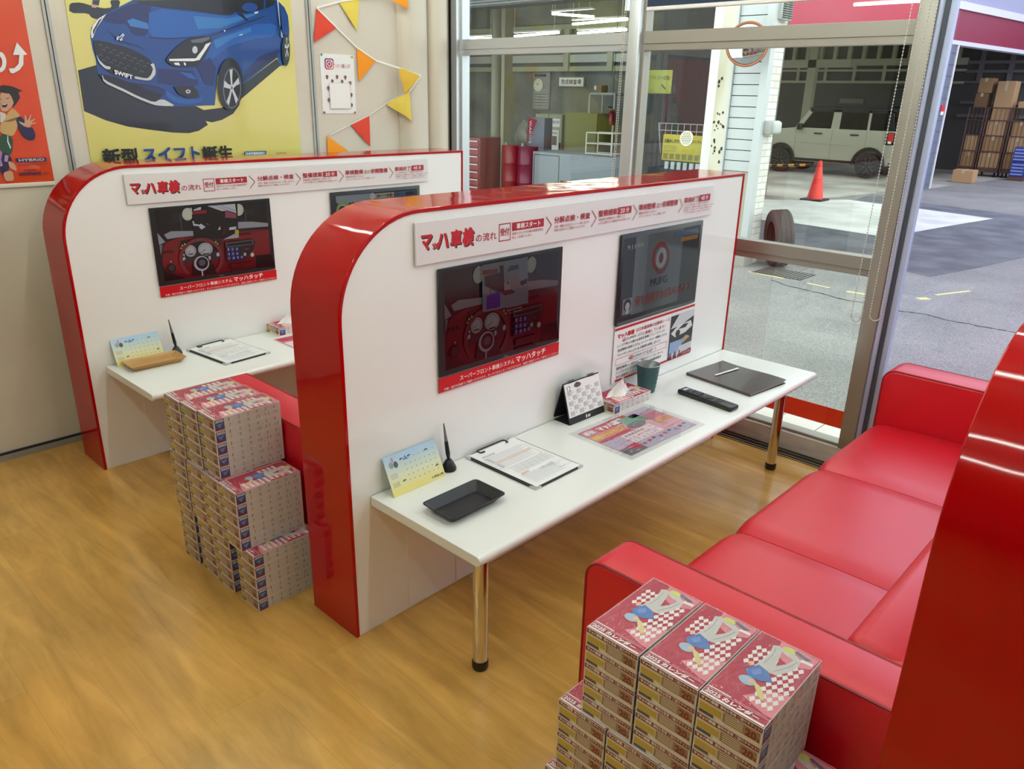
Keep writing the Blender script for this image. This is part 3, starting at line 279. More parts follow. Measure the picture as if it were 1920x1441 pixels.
DASH_FRONT=[('d_panel',[(0.192,0.288),(0.218,0.391),(0.327,0.408),(0.478,0.367),(0.506,0.32),(0.502,0.26),(0.427,0.266),(0.232,0.265)]),('d_gauge',[(0.318,0.402),(0.316,0.385),(0.311,0.369),(0.305,0.356),(0.297,0.346),(0.288,0.338),(0.278,0.335),(0.268,0.335),(0.258,0.339),(0.25,0.347),(0.242,0.357),(0.236,0.371),(0.232,0.386),(0.23,0.403),(0.23,0.42),(0.232,0.436),(0.237,0.452),(0.243,0.465),(0.251,0.475),(0.26,0.483),(0.27,0.486),(0.28,0.486),(0.289,0.482),(0.298,0.475),(0.306,0.464),(0.312,0.451),(0.316,0.435),(0.319,0.419)]),('d_gauge',[(0.455,0.4),(0.452,0.381),(0.447,0.364),(0.438,0.35),(0.428,0.338),(0.416,0.331),(0.403,0.327),(0.389,0.328),(0.376,0.333),(0.364,0.342),(0.354,0.354),(0.345,0.369),(0.339,0.386),(0.336,0.405),(0.336,0.424),(0.339,0.442),(0.345,0.458),(0.353,0.473),(0.363,0.484),(0.375,0.492),(0.388,0.496),(0.401,0.495),(0.415,0.49),(0.427,0.482),(0.437,0.47),(0.446,0.455),(0.452,0.437),(0.455,0.419)]),('d_line',[(0.309,0.403),(0.308,0.39),(0.304,0.378),(0.299,0.367),(0.292,0.358),(0.285,0.352),(0.277,0.349),(0.269,0.35),(0.262,0.353),(0.254,0.359),(0.248,0.368),(0.243,0.378),(0.24,0.391),(0.239,0.404),(0.239,0.418),(0.241,0.431),(0.244,0.444),(0.249,0.454),(0.256,0.463),(0.263,0.469),(0.271,0.472),(0.279,0.472),(0.286,0.469),(0.294,0.463),(0.3,0.454),(0.305,0.443),(0.308,0.431),(0.31,0.417),(0.309,0.403),(0.306,0.404),(0.307,0.417),(0.305,0.429),(0.302,0.441),(0.298,0.451),(0.292,0.459),(0.285,0.464),(0.278,0.467),(0.271,0.467),(0.264,0.464),(0.257,0.459),(0.251,0.451),(0.247,0.441),(0.243,0.43),(0.242,0.417),(0.242,0.405),(0.243,0.392),(0.246,0.381),(0.25,0.371),(0.256,0.363),(0.263,0.357),(0.27,0.354),(0.277,0.354),(0.284,0.357),(0.291,0.362),(0.297,0.37),(0.301,0.38),(0.305,0.392),(0.306,0.404)]),('d_line',[(0.445,0.402),(0.443,0.386),(0.438,0.373),(0.431,0.361),(0.423,0.351),(0.412,0.345),(0.402,0.342),(0.39,0.343),(0.379,0.347),(0.369,0.354),(0.361,0.364),(0.354,0.377),(0.349,0.391),(0.346,0.406),(0.346,0.422),(0.348,0.437),(0.353,0.45),(0.36,0.462),(0.368,0.471),(0.378,0.478),(0.389,0.481),(0.4,0.48),(0.411,0.477),(0.421,0.469),(0.43,0.459),(0.437,0.447),(0.443,0.433),(0.445,0.417),(0.445,0.402),(0.442,0.402),(0.442,0.417),(0.44,0.431),(0.435,0.444),(0.428,0.456),(0.42,0.465),(0.41,0.472),(0.4,0.476),(0.39,0.476),(0.379,0.473),(0.37,0.467),(0.362,0.459),(0.356,0.448),(0.351,0.435),(0.349,0.421),(0.349,0.407),(0.351,0.393),(0.356,0.379),(0.363,0.368),(0.371,0.358),(0.38,0.351),(0.391,0.348),(0.401,0.347),(0.411,0.35),(0.421,0.356),(0.429,0.364),(0.436,0.375),(0.44,0.388),(0.442,0.402)]),('d_black',[(0.254,0.378),(0.291,0.376),(0.291,0.363),(0.254,0.366)]),('d_black',[(0.371,0.354),(0.422,0.353),(0.421,0.336),(0.371,0.337)]),('d_black',[(0.272,0.414),(0.248,0.396),(0.249,0.392),(0.274,0.409)]),('d_black',[(0.393,0.412),(0.361,0.376),(0.363,0.371),(0.396,0.408)]),('d_gauge',[(0.201,0.326),(0.221,0.351),(0.226,0.31),(0.204,0.296)]),('d_gauge',[(0.507,0.315),(0.506,0.307),(0.503,0.299),(0.5,0.294),(0.496,0.29),(0.491,0.29),(0.487,0.292),(0.484,0.297),(0.481,0.304),(0.48,0.312),(0.48,0.321),(0.481,0.329),(0.483,0.337),(0.487,0.342),(0.491,0.345),(0.495,0.346),(0.499,0.344),(0.503,0.339),(0.505,0.332),(0.507,0.324)]),('d_gauge',[(0.411,0.31),(0.43,0.316),(0.43,0.271),(0.414,0.259)]),('d_gauge',[(0.224,0.37),(0.224,0.366),(0.222,0.362),(0.22,0.36),(0.218,0.358),(0.215,0.358),(0.213,0.359),(0.211,0.362),(0.209,0.365),(0.208,0.369),(0.208,0.373),(0.209,0.377),(0.21,0.381),(0.212,0.384),(0.215,0.385),(0.217,0.385),(0.22,0.384),(0.222,0.382),(0.223,0.378),(0.224,0.374)]),('d_dark',[(0.278,0.239),(0.437,0.234),(0.463,0.065),(0.266,0.082)]),('d_wheel',[(0.227,0.098),(0.216,0.118),(0.205,0.139),(0.196,0.162),(0.189,0.186),(0.183,0.21),(0.178,0.235),(0.175,0.261),(0.174,0.286),(0.174,0.312),(0.175,0.338),(0.178,0.363),(0.183,0.387),(0.189,0.411),(0.197,0.434),(0.206,0.455),(0.216,0.475),(0.227,0.494),(0.24,0.51),(0.253,0.525),(0.268,0.538),(0.283,0.549),(0.299,0.557),(0.315,0.564),(0.332,0.568),(0.349,0.569),(0.366,0.568),(0.383,0.564),(0.399,0.559),(0.416,0.55),(0.432,0.54),(0.447,0.527),(0.461,0.512),(0.475,0.495),(0.487,0.476),(0.499,0.455),(0.509,0.433),(0.517,0.41),(0.525,0.385),(0.53,0.359),(0.534,0.333),(0.504,0.326),(0.501,0.347),(0.496,0.369),(0.49,0.389),(0.483,0.408),(0.475,0.427),(0.465,0.444),(0.455,0.46),(0.444,0.474),(0.431,0.487),(0.419,0.497),(0.405,0.506),(0.391,0.513),(0.377,0.518),(0.363,0.521),(0.349,0.522),(0.335,0.521),(0.32,0.518),(0.307,0.513),(0.293,0.506),(0.281,0.497),(0.269,0.486),(0.257,0.474),(0.247,0.46),(0.237,0.445),(0.229,0.428),(0.221,0.411),(0.215,0.392),(0.21,0.372),(0.206,0.352),(0.203,0.331),(0.202,0.309),(0.202,0.288),(0.203,0.267),(0.206,0.245),(0.21,0.224),(0.215,0.204),(0.221,0.185),(0.229,0.166),(0.237,0.148),(0.247,0.132)]),('d_wheel',[(0.532,0.352),(0.535,0.33),(0.537,0.308),(0.537,0.285),(0.537,0.263),(0.535,0.241),(0.533,0.219),(0.529,0.197),(0.524,0.177),(0.517,0.157),(0.51,0.137),(0.502,0.119),(0.493,0.102),(0.483,0.086),(0.472,0.072),(0.453,0.11),(0.462,0.122),(0.47,0.135),(0.478,0.149),(0.485,0.164),(0.491,0.18),(0.496,0.197),(0.5,0.214),(0.503,0.231),(0.505,0.249),(0.507,0.268),(0.507,0.286),(0.506,0.305),(0.505,0.323),(0.502,0.341)]),('d_ring',[(0.411,0.214),(0.408,0.195),(0.403,0.177),(0.396,0.161),(0.387,0.148),(0.377,0.138),(0.366,0.131),(0.354,0.128),(0.341,0.129),(0.329,0.134),(0.318,0.142),(0.309,0.154),(0.3,0.169),(0.294,0.185),(0.289,0.204),(0.287,0.223),(0.288,0.242),(0.29,0.261),(0.295,0.279),(0.302,0.294),(0.311,0.308),(0.321,0.318),(0.332,0.325),(0.344,0.328),(0.356,0.327),(0.368,0.323),(0.379,0.314),(0.389,0.303),(0.398,0.289),(0.404,0.272),(0.409,0.254),(0.411,0.234)]),('d_hub2',[(0.402,0.221),(0.399,0.204),(0.395,0.188),(0.388,0.174),(0.379,0.163),(0.369,0.156),(0.358,0.153),(0.347,0.153),(0.337,0.158),(0.327,0.166),(0.319,0.177),(0.312,0.192),(0.307,0.208),(0.305,0.225),(0.305,0.243),(0.308,0.26),(0.313,0.276),(0.319,0.29),(0.328,0.301),(0.338,0.308),(0.348,0.312),(0.359,0.311),(0.37,0.307),(0.38,0.299),(0.388,0.288),(0.395,0.273),(0.4,0.257),(0.402,0.239)]),('d_hub3',[(0.381,0.231),(0.379,0.219),(0.374,0.208),(0.367,0.2),(0.359,0.196),(0.351,0.196),(0.342,0.2),(0.335,0.207),(0.33,0.218),(0.327,0.23),(0.327,0.243),(0.329,0.256),(0.334,0.267),(0.34,0.274),(0.348,0.279),(0.357,0.279),(0.365,0.275),(0.372,0.267),(0.377,0.257),(0.381,0.244)]),('d_ring',[(0.34,0.135),(0.352,0.132),(0.35,0.061),(0.34,0.059)]),('d_yel',[(0.24,0.507),(0.24,0.503),(0.238,0.5),(0.236,0.497),(0.234,0.496),(0.232,0.496),(0.229,0.497),(0.227,0.499),(0.226,0.502),(0.225,0.506),(0.225,0.51),(0.226,0.513),(0.227,0.517),(0.229,0.519),(0.231,0.52),(0.234,0.521),(0.236,0.52),(0.238,0.517),(0.239,0.514),(0.24,0.511)]),('d_yel',[(0.22,0.492),(0.219,0.488),(0.218,0.485),(0.216,0.483),(0.214,0.481),(0.211,0.481),(0.209,0.482),(0.207,0.484),(0.205,0.488),(0.205,0.491),(0.205,0.495),(0.205,0.499),(0.207,0.502),(0.209,0.505),(0.211,0.506),(0.213,0.506),(0.215,0.505),(0.217,0.503),(0.219,0.5),(0.22,0.496)]),('d_yel',[(0.206,0.462),(0.206,0.458),(0.204,0.455),(0.203,0.453),(0.201,0.452),(0.199,0.452),(0.197,0.453),(0.195,0.454),(0.194,0.457),(0.193,0.461),(0.193,0.464),(0.194,0.468),(0.195,0.471),(0.197,0.473),(0.199,0.474),(0.201,0.475),(0.203,0.474),(0.204,0.472),(0.205,0.469),(0.206,0.465)]),('d_yel',[(0.493,0.49),(0.492,0.486),(0.491,0.483),(0.489,0.481),(0.487,0.479),(0.485,0.479),(0.482,0.48),(0.48,0.482),(0.479,0.485),(0.478,0.489),(0.478,0.492),(0.479,0.496),(0.48,0.499),(0.482,0.501),(0.484,0.503),(0.486,0.503),(0.488,0.502),(0.49,0.5),(0.492,0.497),(0.493,0.493)]),('d_yel',[(0.505,0.46),(0.505,0.456),(0.503,0.453),(0.502,0.451),(0.5,0.45),(0.497,0.449),(0.495,0.45),(0.494,0.453),(0.492,0.455),(0.492,0.459),(0.492,0.463),(0.492,0.466),(0.493,0.469),(0.495,0.472),(0.497,0.473),(0.499,0.473),(0.501,0.472),(0.503,0.47),(0.504,0.467),(0.505,0.464)]),('d_grey',[(0.086,0.43),(0.085,0.424),(0.083,0.419),(0.081,0.416),(0.078,0.413),(0.075,0.413),(0.073,0.415),(0.07,0.418),(0.069,0.422),(0.068,0.428),(0.068,0.434),(0.069,0.44),(0.07,0.445),(0.073,0.448),(0.075,0.451),(0.078,0.451),(0.081,0.449),(0.083,0.446),(0.085,0.442),(0.086,0.436)]),('d_grey',[(0.115,0.43),(0.114,0.424),(0.112,0.419),(0.11,0.415),(0.107,0.413),(0.104,0.413),(0.101,0.414),(0.099,0.418),(0.097,0.422),(0.096,0.428),(0.096,0.434),(0.097,0.44),(0.099,0.445),(0.101,0.448),(0.104,0.451),(0.107,0.451),(0.11,0.449),(0.112,0.446),(0.114,0.442),(0.115,0.436)]),('d_grey',[(0.141,0.428),(0.14,0.423),(0.139,0.419),(0.137,0.415),(0.134,0.413),(0.132,0.413),(0.129,0.414),(0.127,0.417),(0.126,0.421),(0.125,0.426),(0.125,0.432),(0.126,0.437),(0.127,0.441),(0.129,0.445),(0.132,0.447),(0.134,0.447),(0.137,0.446),(0.139,0.443),(0.14,0.439),(0.141,0.434)]),('d_lamp',[(0.112,0.306),(0.112,0.303),(0.111,0.301),(0.109,0.299),(0.108,0.298),(0.106,0.298),(0.105,0.299),(0.103,0.3),(0.102,0.303),(0.102,0.305),(0.102,0.308),(0.102,0.311),(0.103,0.314),(0.105,0.316),(0.106,0.317),(0.108,0.317),(0.109,0.316),(0.111,0.314),(0.112,0.312),(0.112,0.309)]),('d_black',[(0.139,0.212),(0.136,0.194),(0.13,0.179),(0.121,0.168),(0.111,0.162),(0.1,0.162),(0.09,0.167),(0.081,0.178),(0.074,0.192),(0.071,0.21),(0.071,0.228),(0.074,0.245),(0.08,0.26),(0.088,0.271),(0.098,0.277),(0.109,0.278),(0.12,0.272),(0.128,0.262),(0.135,0.247),(0.139,0.23)]),('d_line',[(0.125,0.217),(0.124,0.209),(0.122,0.202),(0.119,0.196),(0.116,0.192),(0.112,0.188),(0.107,0.187),(0.103,0.187),(0.099,0.189),(0.095,0.192),(0.092,0.197),(0.089,0.203),(0.087,0.211),(0.086,0.218),(0.087,0.226),(0.088,0.234),(0.09,0.241),(0.092,0.247),(0.096,0.251),(0.1,0.255),(0.104,0.256),(0.109,0.256),(0.113,0.254),(0.117,0.251),(0.12,0.246),(0.123,0.24),(0.125,0.233),(0.125,0.225),(0.125,0.217),(0.121,0.218),(0.121,0.224),(0.12,0.23),(0.119,0.236),(0.117,0.24),(0.114,0.244),(0.111,0.247),(0.108,0.248),(0.105,0.249),(0.101,0.247),(0.098,0.245),(0.096,0.241),(0.093,0.236),(0.092,0.231),(0.091,0.225),(0.091,0.219),(0.092,0.213),(0.093,0.207),(0.095,0.203),(0.097,0.199),(0.1,0.196),(0.104,0.195),(0.107,0.194),(0.11,0.196),(0.113,0.198),(0.116,0.202),(0.118,0.207),(0.12,0.212),(0.121,0.218)]),('d_line',[(0.113,0.22),(0.112,0.216),(0.111,0.213),(0.109,0.211),(0.107,0.21),(0.105,0.21),(0.103,0.211),(0.101,0.213),(0.1,0.216),(0.099,0.219),(0.099,0.223),(0.1,0.227),(0.101,0.23),(0.103,0.232),(0.105,0.233),(0.107,0.233),(0.109,0.232),(0.111,0.23),(0.112,0.227),(0.113,0.224)]),('d_console',[(0.561,0.471),(0.803,0.477),(0.827,0.431),(0.807,0.33),(0.712,0.204),(0.568,0.195),(0.558,0.238)]),('d_line',[(0.567,0.46),(0.809,0.46),(0.808,0.398),(0.572,0.398)]),('d_black',[(0.577,0.448),(0.8,0.446),(0.798,0.407),(0.579,0.409)]),('d_lamp',[(0.805,0.249),(0.804,0.24),(0.801,0.232),(0.797,0.227),(0.792,0.224),(0.787,0.223),(0.782,0.226),(0.778,0.231),(0.774,0.238),(0.772,0.247),(0.772,0.256),(0.774,0.265),(0.776,0.272),(0.78,0.278),(0.785,0.281),(0.791,0.281),(0.796,0.279),(0.8,0.274),(0.803,0.267),(0.805,0.258)]),('d_gauge',[(0.735,0.272),(0.734,0.265),(0.732,0.259),(0.729,0.255),(0.726,0.252),(0.722,0.252),(0.718,0.254),(0.715,0.258),(0.713,0.263),(0.712,0.27),(0.712,0.277),(0.713,0.284),(0.715,0.29),(0.718,0.294),(0.721,0.297),(0.725,0.297),(0.728,0.295),(0.731,0.291),(0.734,0.286),(0.735,0.279)]),('d_vent',[(0.588,0.169),(0.776,0.164),(0.779,0.094),(0.584,0.098)]),('d_red2',[(0.597,0.152),(0.662,0.15),(0.663,0.116),(0.595,0.121)]),('d_red2',[(0.682,0.15),(0.769,0.147),(0.77,0.109),(0.683,0.114)]),('d_grey',[(0.592,0.075),(0.764,0.071),(0.766,0.044),(0.59,0.049)]),('d_vent2',[(0.695,0.553),(0.801,0.555),(0.8,0.539),(0.694,0.538)]),('d_redtxt',[(0.728,0.351),(0.761,0.35),(0.761,0.338),(0.727,0.339)])]
DASH_KEYS=[(0.583,0.368),(0.618,0.366),(0.655,0.361),(0.583,0.306),(0.619,0.302),(0.656,0.299),(0.582,0.243),(0.621,0.243),(0.657,0.24),(0.693,0.242)]
VIDEO_B=[('v_dark',[(0.322,0.982),(0.707,0.969),(0.687,0.509),(0.312,0.539),(0.319,0.781)]),('v_white',[(0.453,0.969),(0.687,0.966),(0.689,0.842),(0.609,0.888),(0.571,0.884)]),('d_line',[(0.514,0.965),(0.52,0.964),(0.679,0.848),(0.676,0.844)]),('d_line',[(0.557,0.964),(0.564,0.963),(0.681,0.878),(0.678,0.873)]),('v_pink',[(0.596,0.885),(0.688,0.832),(0.687,0.772),(0.59,0.797)]),('v_red',[(0.329,0.914),(0.44,0.917),(0.439,0.879),(0.329,0.88)]),('v_white',[(0.337,0.937),(0.399,0.966),(0.399,0.928),(0.341,0.922)]),('v_white',[(0.315,0.964),(0.324,0.967),(0.326,0.876),(0.317,0.877)]),('v_white',[(0.317,0.796),(0.334,0.783),(0.326,0.76),(0.373,0.738),(0.383,0.751),(0.418,0.701),(0.386,0.672),(0.369,0.695),(0.368,0.719),(0.321,0.732)]),('v_white',[(0.538,0.691),(0.541,0.646),(0.516,0.645)]),('v_white',[(0.619,0.663),(0.677,0.663),(0.671,0.623),(0.61,0.626)]),('v_white',[(0.425,0.744),(0.454,0.73),(0.436,0.733)]),('v_red2',[(0.558,0.703),(0.585,0.638),(0.578,0.579),(0.543,0.58),(0.56,0.642)]),('v_yel',[(0.694,0.581),(0.692,0.569),(0.689,0.559),(0.684,0.551),(0.679,0.547),(0.673,0.546),(0.668,0.549),(0.663,0.555),(0.66,0.564),(0.658,0.575),(0.658,0.587),(0.66,0.599),(0.663,0.609),(0.667,0.617),(0.673,0.621),(0.678,0.622),(0.684,0.619),(0.689,0.613),(0.692,0.604),(0.694,0.593)]),('v_pale',[(0.551,0.509),(0.651,0.566),(0.691,0.559),(0.687,0.509)])]
VIDEO_A=[('v1_sky',[(0.304,0.973),(0.672,0.971),(0.683,0.509),(0.311,0.528)]),('v_dark',[(0.321,0.865),(0.474,0.869),(0.49,0.606),(0.433,0.601),(0.415,0.699),(0.364,0.744),(0.326,0.774)]),('v_red2',[(0.346,0.819),(0.474,0.859),(0.475,0.756),(0.364,0.744)]),('v_red',[(0.304,0.924),(0.426,0.913),(0.43,0.869),(0.306,0.879)]),('v_dark',[(0.438,0.938),(0.473,0.935),(0.474,0.828),(0.448,0.834)]),('v1_car',[(0.491,0.855),(0.512,0.921),(0.596,0.918),(0.611,0.857),(0.599,0.798),(0.601,0.682),(0.52,0.677),(0.493,0.751)]),('v_glass',[(0.501,0.863),(0.521,0.914),(0.592,0.912),(0.595,0.872)]),('v1_body',[(0.475,0.777),(0.527,0.784),(0.529,0.685),(0.476,0.694)]),('v_dark',[(0.501,0.77),(0.514,0.771),(0.515,0.746),(0.501,0.747)]),('v1_floor',[(0.31,0.697),(0.679,0.682),(0.683,0.509),(0.311,0.528)]),('v_red2',[(0.441,0.692),(0.538,0.688),(0.574,0.646),(0.485,0.639)]),('v_blue',[(0.336,0.68),(0.445,0.691),(0.447,0.545),(0.337,0.546)]),('v_dark',[(0.609,0.743),(0.668,0.76),(0.669,0.717),(0.619,0.698)]),('d_line',[(0.364,0.744),(0.369,0.744),(0.373,0.67),(0.368,0.671)]),('d_line',[(0.385,0.738),(0.391,0.739),(0.428,0.686),(0.422,0.685)])]
VIDEO_A_TXT=[(0.458,0.61),(0.603,0.596),(0.458,0.552),(0.608,0.552)]
VIDEO_A_NUM=[(0.352,0.665),(0.433,0.669),(0.352,0.562),(0.434,0.559)]

# ------------------------------------------------------------------ palette
RED = mat('red_gloss_laminate', '#A60005', 0.07, spec=0.36); add_bump(RED, 8.0, 0.08, 1.0, 0.02)
WHITE_PANEL = mat('white_gloss_laminate', '#F3F2F1', 0.16, spec=0.5, coat=0.2)
WHITE_TOP = mat('white_counter_laminate', '#E9E9E4', 0.22)
SIGN_BOARD = mat('white_sign_board', '#E2DEDE', 0.35)
PRINT_RED = mat('print_crimson', '#A3071F', 0.5)
PRINT_RED2 = mat('print_red', '#B90A18', 0.4)
PRINT_BLACK = mat('print_black', '#141214', 0.5)
PRINT_WHITE = mat('print_white', '#F2EFEC', 0.5)
PAPER = mat('white_paper', '#F0EFEE', 0.6)
BLACK = mat('black_plastic', '#141416', 0.35)
BLACK_MATTE = mat('black_matte', '#1B1B1D', 0.6)
CHROME = mat('chrome', '#D8D4CC', 0.09, metal=1.0)
ALU = mat('silver_aluminium', '#C9CCCE', 0.32, metal=0.55)
ALU_WARM = mat('bronze_aluminium', '#9A948A', 0.38, metal=0.45)
ALU_DARK = mat('dark_gasket', '#3A3D47', 0.5)
ALU_COOL = mat('pale_blue_aluminium', '#AEB7D2', 0.4, metal=0.2)
LEATHER = mat('red_leatherette', '#C4021A', 0.37, spec=0.6); add_bump(LEATHER, 260, 0.12, 2.0, 0.002)
RED_THREAD = mat('dark_red_piping', '#8C0613', 0.45)
GREY = mat('mid_grey', '#8B8D8F', 0.5)
DARK = mat('near_black', '#0D0D0E', 0.6)
GLASS_GREEN = pane_mat('window_glass_greenish', (0.91, 0.945, 0.905), 0.05, 0.5)
GLASS_CLEAR = pane_mat('window_glass_violet', (0.86, 0.86, 0.925), 0.05, 0.5)
CLEAR_FILM = pane_mat('clear_plastic_film', (0.995, 0.995, 0.995), 0.03, 0.3, 0.03)

# shrink film with crumpled highlights
WRAP = pane_mat('crumpled_shrink_film', (0.985, 0.985, 0.985), 0.07, 0.35, 0.09)
_nt = WRAP.node_tree; _n = _nt.nodes; _l = _nt.links
_tc = _n.new('ShaderNodeTexCoord'); _mp = _n.new('ShaderNodeMapping'); _mp.inputs['Scale'].default_value = (14, 45, 20)
_no = _n.new('ShaderNodeTexNoise'); _no.inputs['Scale'].default_value = 1.0; _no.inputs['Detail'].default_value = 3; _no.inputs['Distortion'].default_value = 2.5
_bu = _n.new('ShaderNodeBump'); _bu.inputs['Strength'].default_value = 1.0; _bu.inputs['Distance'].default_value = 0.02
_l.new(_tc.outputs['Object'], _mp.inputs[0]); _l.new(_mp.outputs[0], _no.inputs['Vector']); _l.new(_no.outputs['Fac'], _bu.inputs['Height'])
for _x in _n:
    if _x.type == 'BSDF_GLOSSY': _l.new(_bu.outputs[0], _x.inputs['Normal'])

# wood-look vinyl floor, boards along y
FLOOR = mat('wood_vinyl_floor', '#B88F4F', 0.3, spec=0.6)
nt, n, l, b = nodes(FLOOR)
tc = n.new('ShaderNodeTexCoord')
mp = n.new('ShaderNodeMapping'); mp.inputs['Rotation'].default_value = (0, 0, PI / 2)
br = n.new('ShaderNodeTexBrick')
for k, v in (('Scale', 1.0), ('Mortar Size', 0.0006), ('Mortar Smooth', 0.3), ('Bias', 0.0), ('Brick Width', 0.92), ('Row Height', 0.155)):
    br.inputs[k].default_value = v
br.inputs['Color1'].default_value = lin('#D2A45A'); br.inputs['Color2'].default_value = lin('#C99A4F'); br.inputs['Mortar'].default_value = lin('#B08946')
mp2 = n.new('ShaderNodeMapping'); mp2.inputs['Scale'].default_value = (9, 1.3, 1)
g = n.new('ShaderNodeTexNoise'); g.inputs['Scale'].default_value = 1.6; g.inputs['Detail'].default_value = 6; g.inputs['Roughness'].default_value = 0.6; g.inputs['Distortion'].default_value = 0.6
cr = n.new('ShaderNodeValToRGB')
cr.color_ramp.elements[0].position = 0.33; cr.color_ramp.elements[0].color = (0.74, 0.72, 0.66, 1)
cr.color_ramp.elements[1].position = 0.66; cr.color_ramp.elements[1].color = (1.12, 1.1, 1.06, 1)
g2 = n.new('ShaderNodeTexNoise'); g2.inputs['Scale'].default_value = 2.2; g2.inputs['Detail'].default_value = 5
cr2 = n.new('ShaderNodeValToRGB')
cr2.color_ramp.elements[0].position = 0.3; cr2.color_ramp.elements[0].color = (0.82, 0.82, 0.82, 1)
cr2.color_ramp.elements[1].position = 0.7; cr2.color_ramp.elements[1].color = (1.1, 1.1, 1.1, 1)
mx = n.new('ShaderNodeMix'); mx.data_type = 'RGBA'; mx.blend_type = 'MULTIPLY'; mx.inputs[0].default_value = 1
mx2 = n.new('ShaderNodeMix'); mx2.data_type = 'RGBA'; mx2.blend_type = 'MULTIPLY'; mx2.inputs[0].default_value = 1
l.new(tc.outputs['Object'], mp.inputs[0]); l.new(mp.outputs[0], br.inputs['Vector'])
l.new(tc.outputs['Object'], mp2.inputs[0]); l.new(mp2.outputs[0], g.inputs['Vector']); l.new(g.outputs['Fac'], cr.inputs[0])
l.new(tc.outputs['Object'], g2.inputs['Vector']); l.new(g2.outputs['Fac'], cr2.inputs[0])
l.new(br.outputs['Color'], mx.inputs[6]); l.new(cr.outputs[0], mx.inputs[7])
l.new(mx.outputs[2], mx2.inputs[6]); l.new(cr2.outputs[0], mx2.inputs[7]); l.new(mx2.outputs[2], b.inputs['Base Color'])
rr = n.new('ShaderNodeMapRange'); rr.inputs[3].default_value = 0.10; rr.inputs[4].default_value = 0.30
l.new(g2.outputs['Fac'], rr.inputs[0]); l.new(rr.outputs[0], b.inputs['Roughness'])

WALL_CREAM = mat('cream_wall_board', '#D9D0C2', 0.55); add_mottle(WALL_CREAM, '#D2C9BA', '#DDD5C8', 1.5)
WALL_DARK = mat('dark_walnut_wall', '#3B322A', 0.6)
CEIL = mat('white_ceiling_board', '#E8E4DC', 0.8)
SKIRT = mat('grey_vinyl_skirting', '#8E8A82', 0.4)

# ------------------------------------------------------------------ the room
X0, X1, Y0, Y1, ZC = -5.2, 2.35, -5.0, 2.105, 2.62
m = MB(); m.box(X0, Y0, -0.12, 2.19, Y1, 0.0, FLOOR); struct(m.build('floor'))
m = MB(); m.box(X0 - .1, Y0 - .1, ZC, X1 + .1, Y1 + .1, ZC + 0.1, CEIL); struct(m.build('ceiling'))
m = MB(); m.box(X0, Y1, 0.0, 2.42, Y1 + 0.12, ZC, WALL_CREAM); struct(m.build('wall_north'))
m = MB(); m.box(X0 - 0.1, Y0, 0.0, X0, Y1, ZC, WALL_DARK); struct(m.build('wall_west'))
m = MB(); m.box(X0, Y0 - 0.1, 0.0, 2.42, Y0, ZC, WALL_CREAM); struct(m.build('wall_south'))
m = MB(); m.box(2.28, Y0, 2.46, 2.42, Y1, ZC, WALL_CREAM); struct(m.build('wall_east'))
m = MB(); m.box(X0, 2.085, 0.0, 1.88, Y1, 0.027, SKIRT); m.box(X0, 2.090, 0.027, 1.88, Y1, 0.034, DARK); struct(m.build('baseboard_north'))

STRIP = mat('wall_joint_strip', '#A9A9A4', 0.35, metal=0.4)
def joint(nm, x, w):
    m = MB()
    m.box(x, 2.098, 0.03, x + w * .42, 2.104, ZC, STRIP); m.box(x + w * .56, 2.096, 0.03, x + w, 2.104, ZC, STRIP)
    m.box(x + w * .42, 2.102, 0.03, x + w * .56, 2.1045, ZC, DARK)
    struct(m.build(nm))
joint('trim_1', 0.086, 0.026); joint('trim_2', 1.318, 0.030); joint('trim_3', -1.146, 0.026)

# boxed-out pipe casing with rounded edges in the corner by the window
PIL = mat('cream_casing', '#D3C9B8', 0.35)
m = MB()
pts = [(1.90, 2.104)]
for i in range(7):
    t = PI - i * (PI / 2) / 6; pts.append((1.985 + .07 * math.cos(t), 2.03 + .07 * math.sin(t) + 0.004 - .14 * 0))
pts = [(1.905, 2.104), (1.912, 2.075), (1.93, 2.052), (1.96, 2.04), (2.06, 2.04), (2.085, 2.052), (2.10, 2.075), (2.105, 2.104)]
m.prism(pts, 'z', 0.0, ZC, PIL, smooth=True)
pts = [(2.115, 2.104), (2.12, 2.07), (2.14, 2.045), (2.17, 2.035), (2.215, 2.035), (2.24, 2.05), (2.25, 2.104)]
m.prism(pts, 'z', 0.0, ZC, PIL, smooth=True)
struct(m.build('trim_4'))

# floor channel, curb and sill along the glazing
CURB = mat('white_curb', '#D9D2C6', 0.5); add_mottle(CURB, '#B9B0A2', '#DFD9CE', 6, 6, (1, .5, 3), .3, .55)
RAIL = mat('steel_floor_rail', '#8D8578', 0.3, metal=0.8)
CHANNEL = mat('dark_floor_channel', '#4A3E30', 0.6)
m = MB()
m.box(2.19, Y0, -0.12, 2.30, Y1, -0.010, CHANNEL)
for x in (2.19, 2.212, 2.245, 2.268): m.box(x, Y0, -0.010, x + 0.009, Y1, 0.004, RAIL)
struct(m.build('trim_5'))
m = MB(); m.box(2.30, Y0, -0.12, 2.40, Y1, 0.078, CURB); struct(m.build('trim_6'))
TILE = mat('white_sill_tile', '#E6E1D6', 0.3)
JOINT = mat('tile_joint', '#9D978B', 0.7)
m = MB(); m.box(2.40, Y0, -0.12, 2.52, Y1, 0.077, JOINT)
y = Y0 + .01
while y < Y1 - .02:
    m.box(2.402, y, 0.077, 2.519, min(y + 0.194, Y1), 0.083, TILE); y += 0.2
struct(m.build('trim_7'))

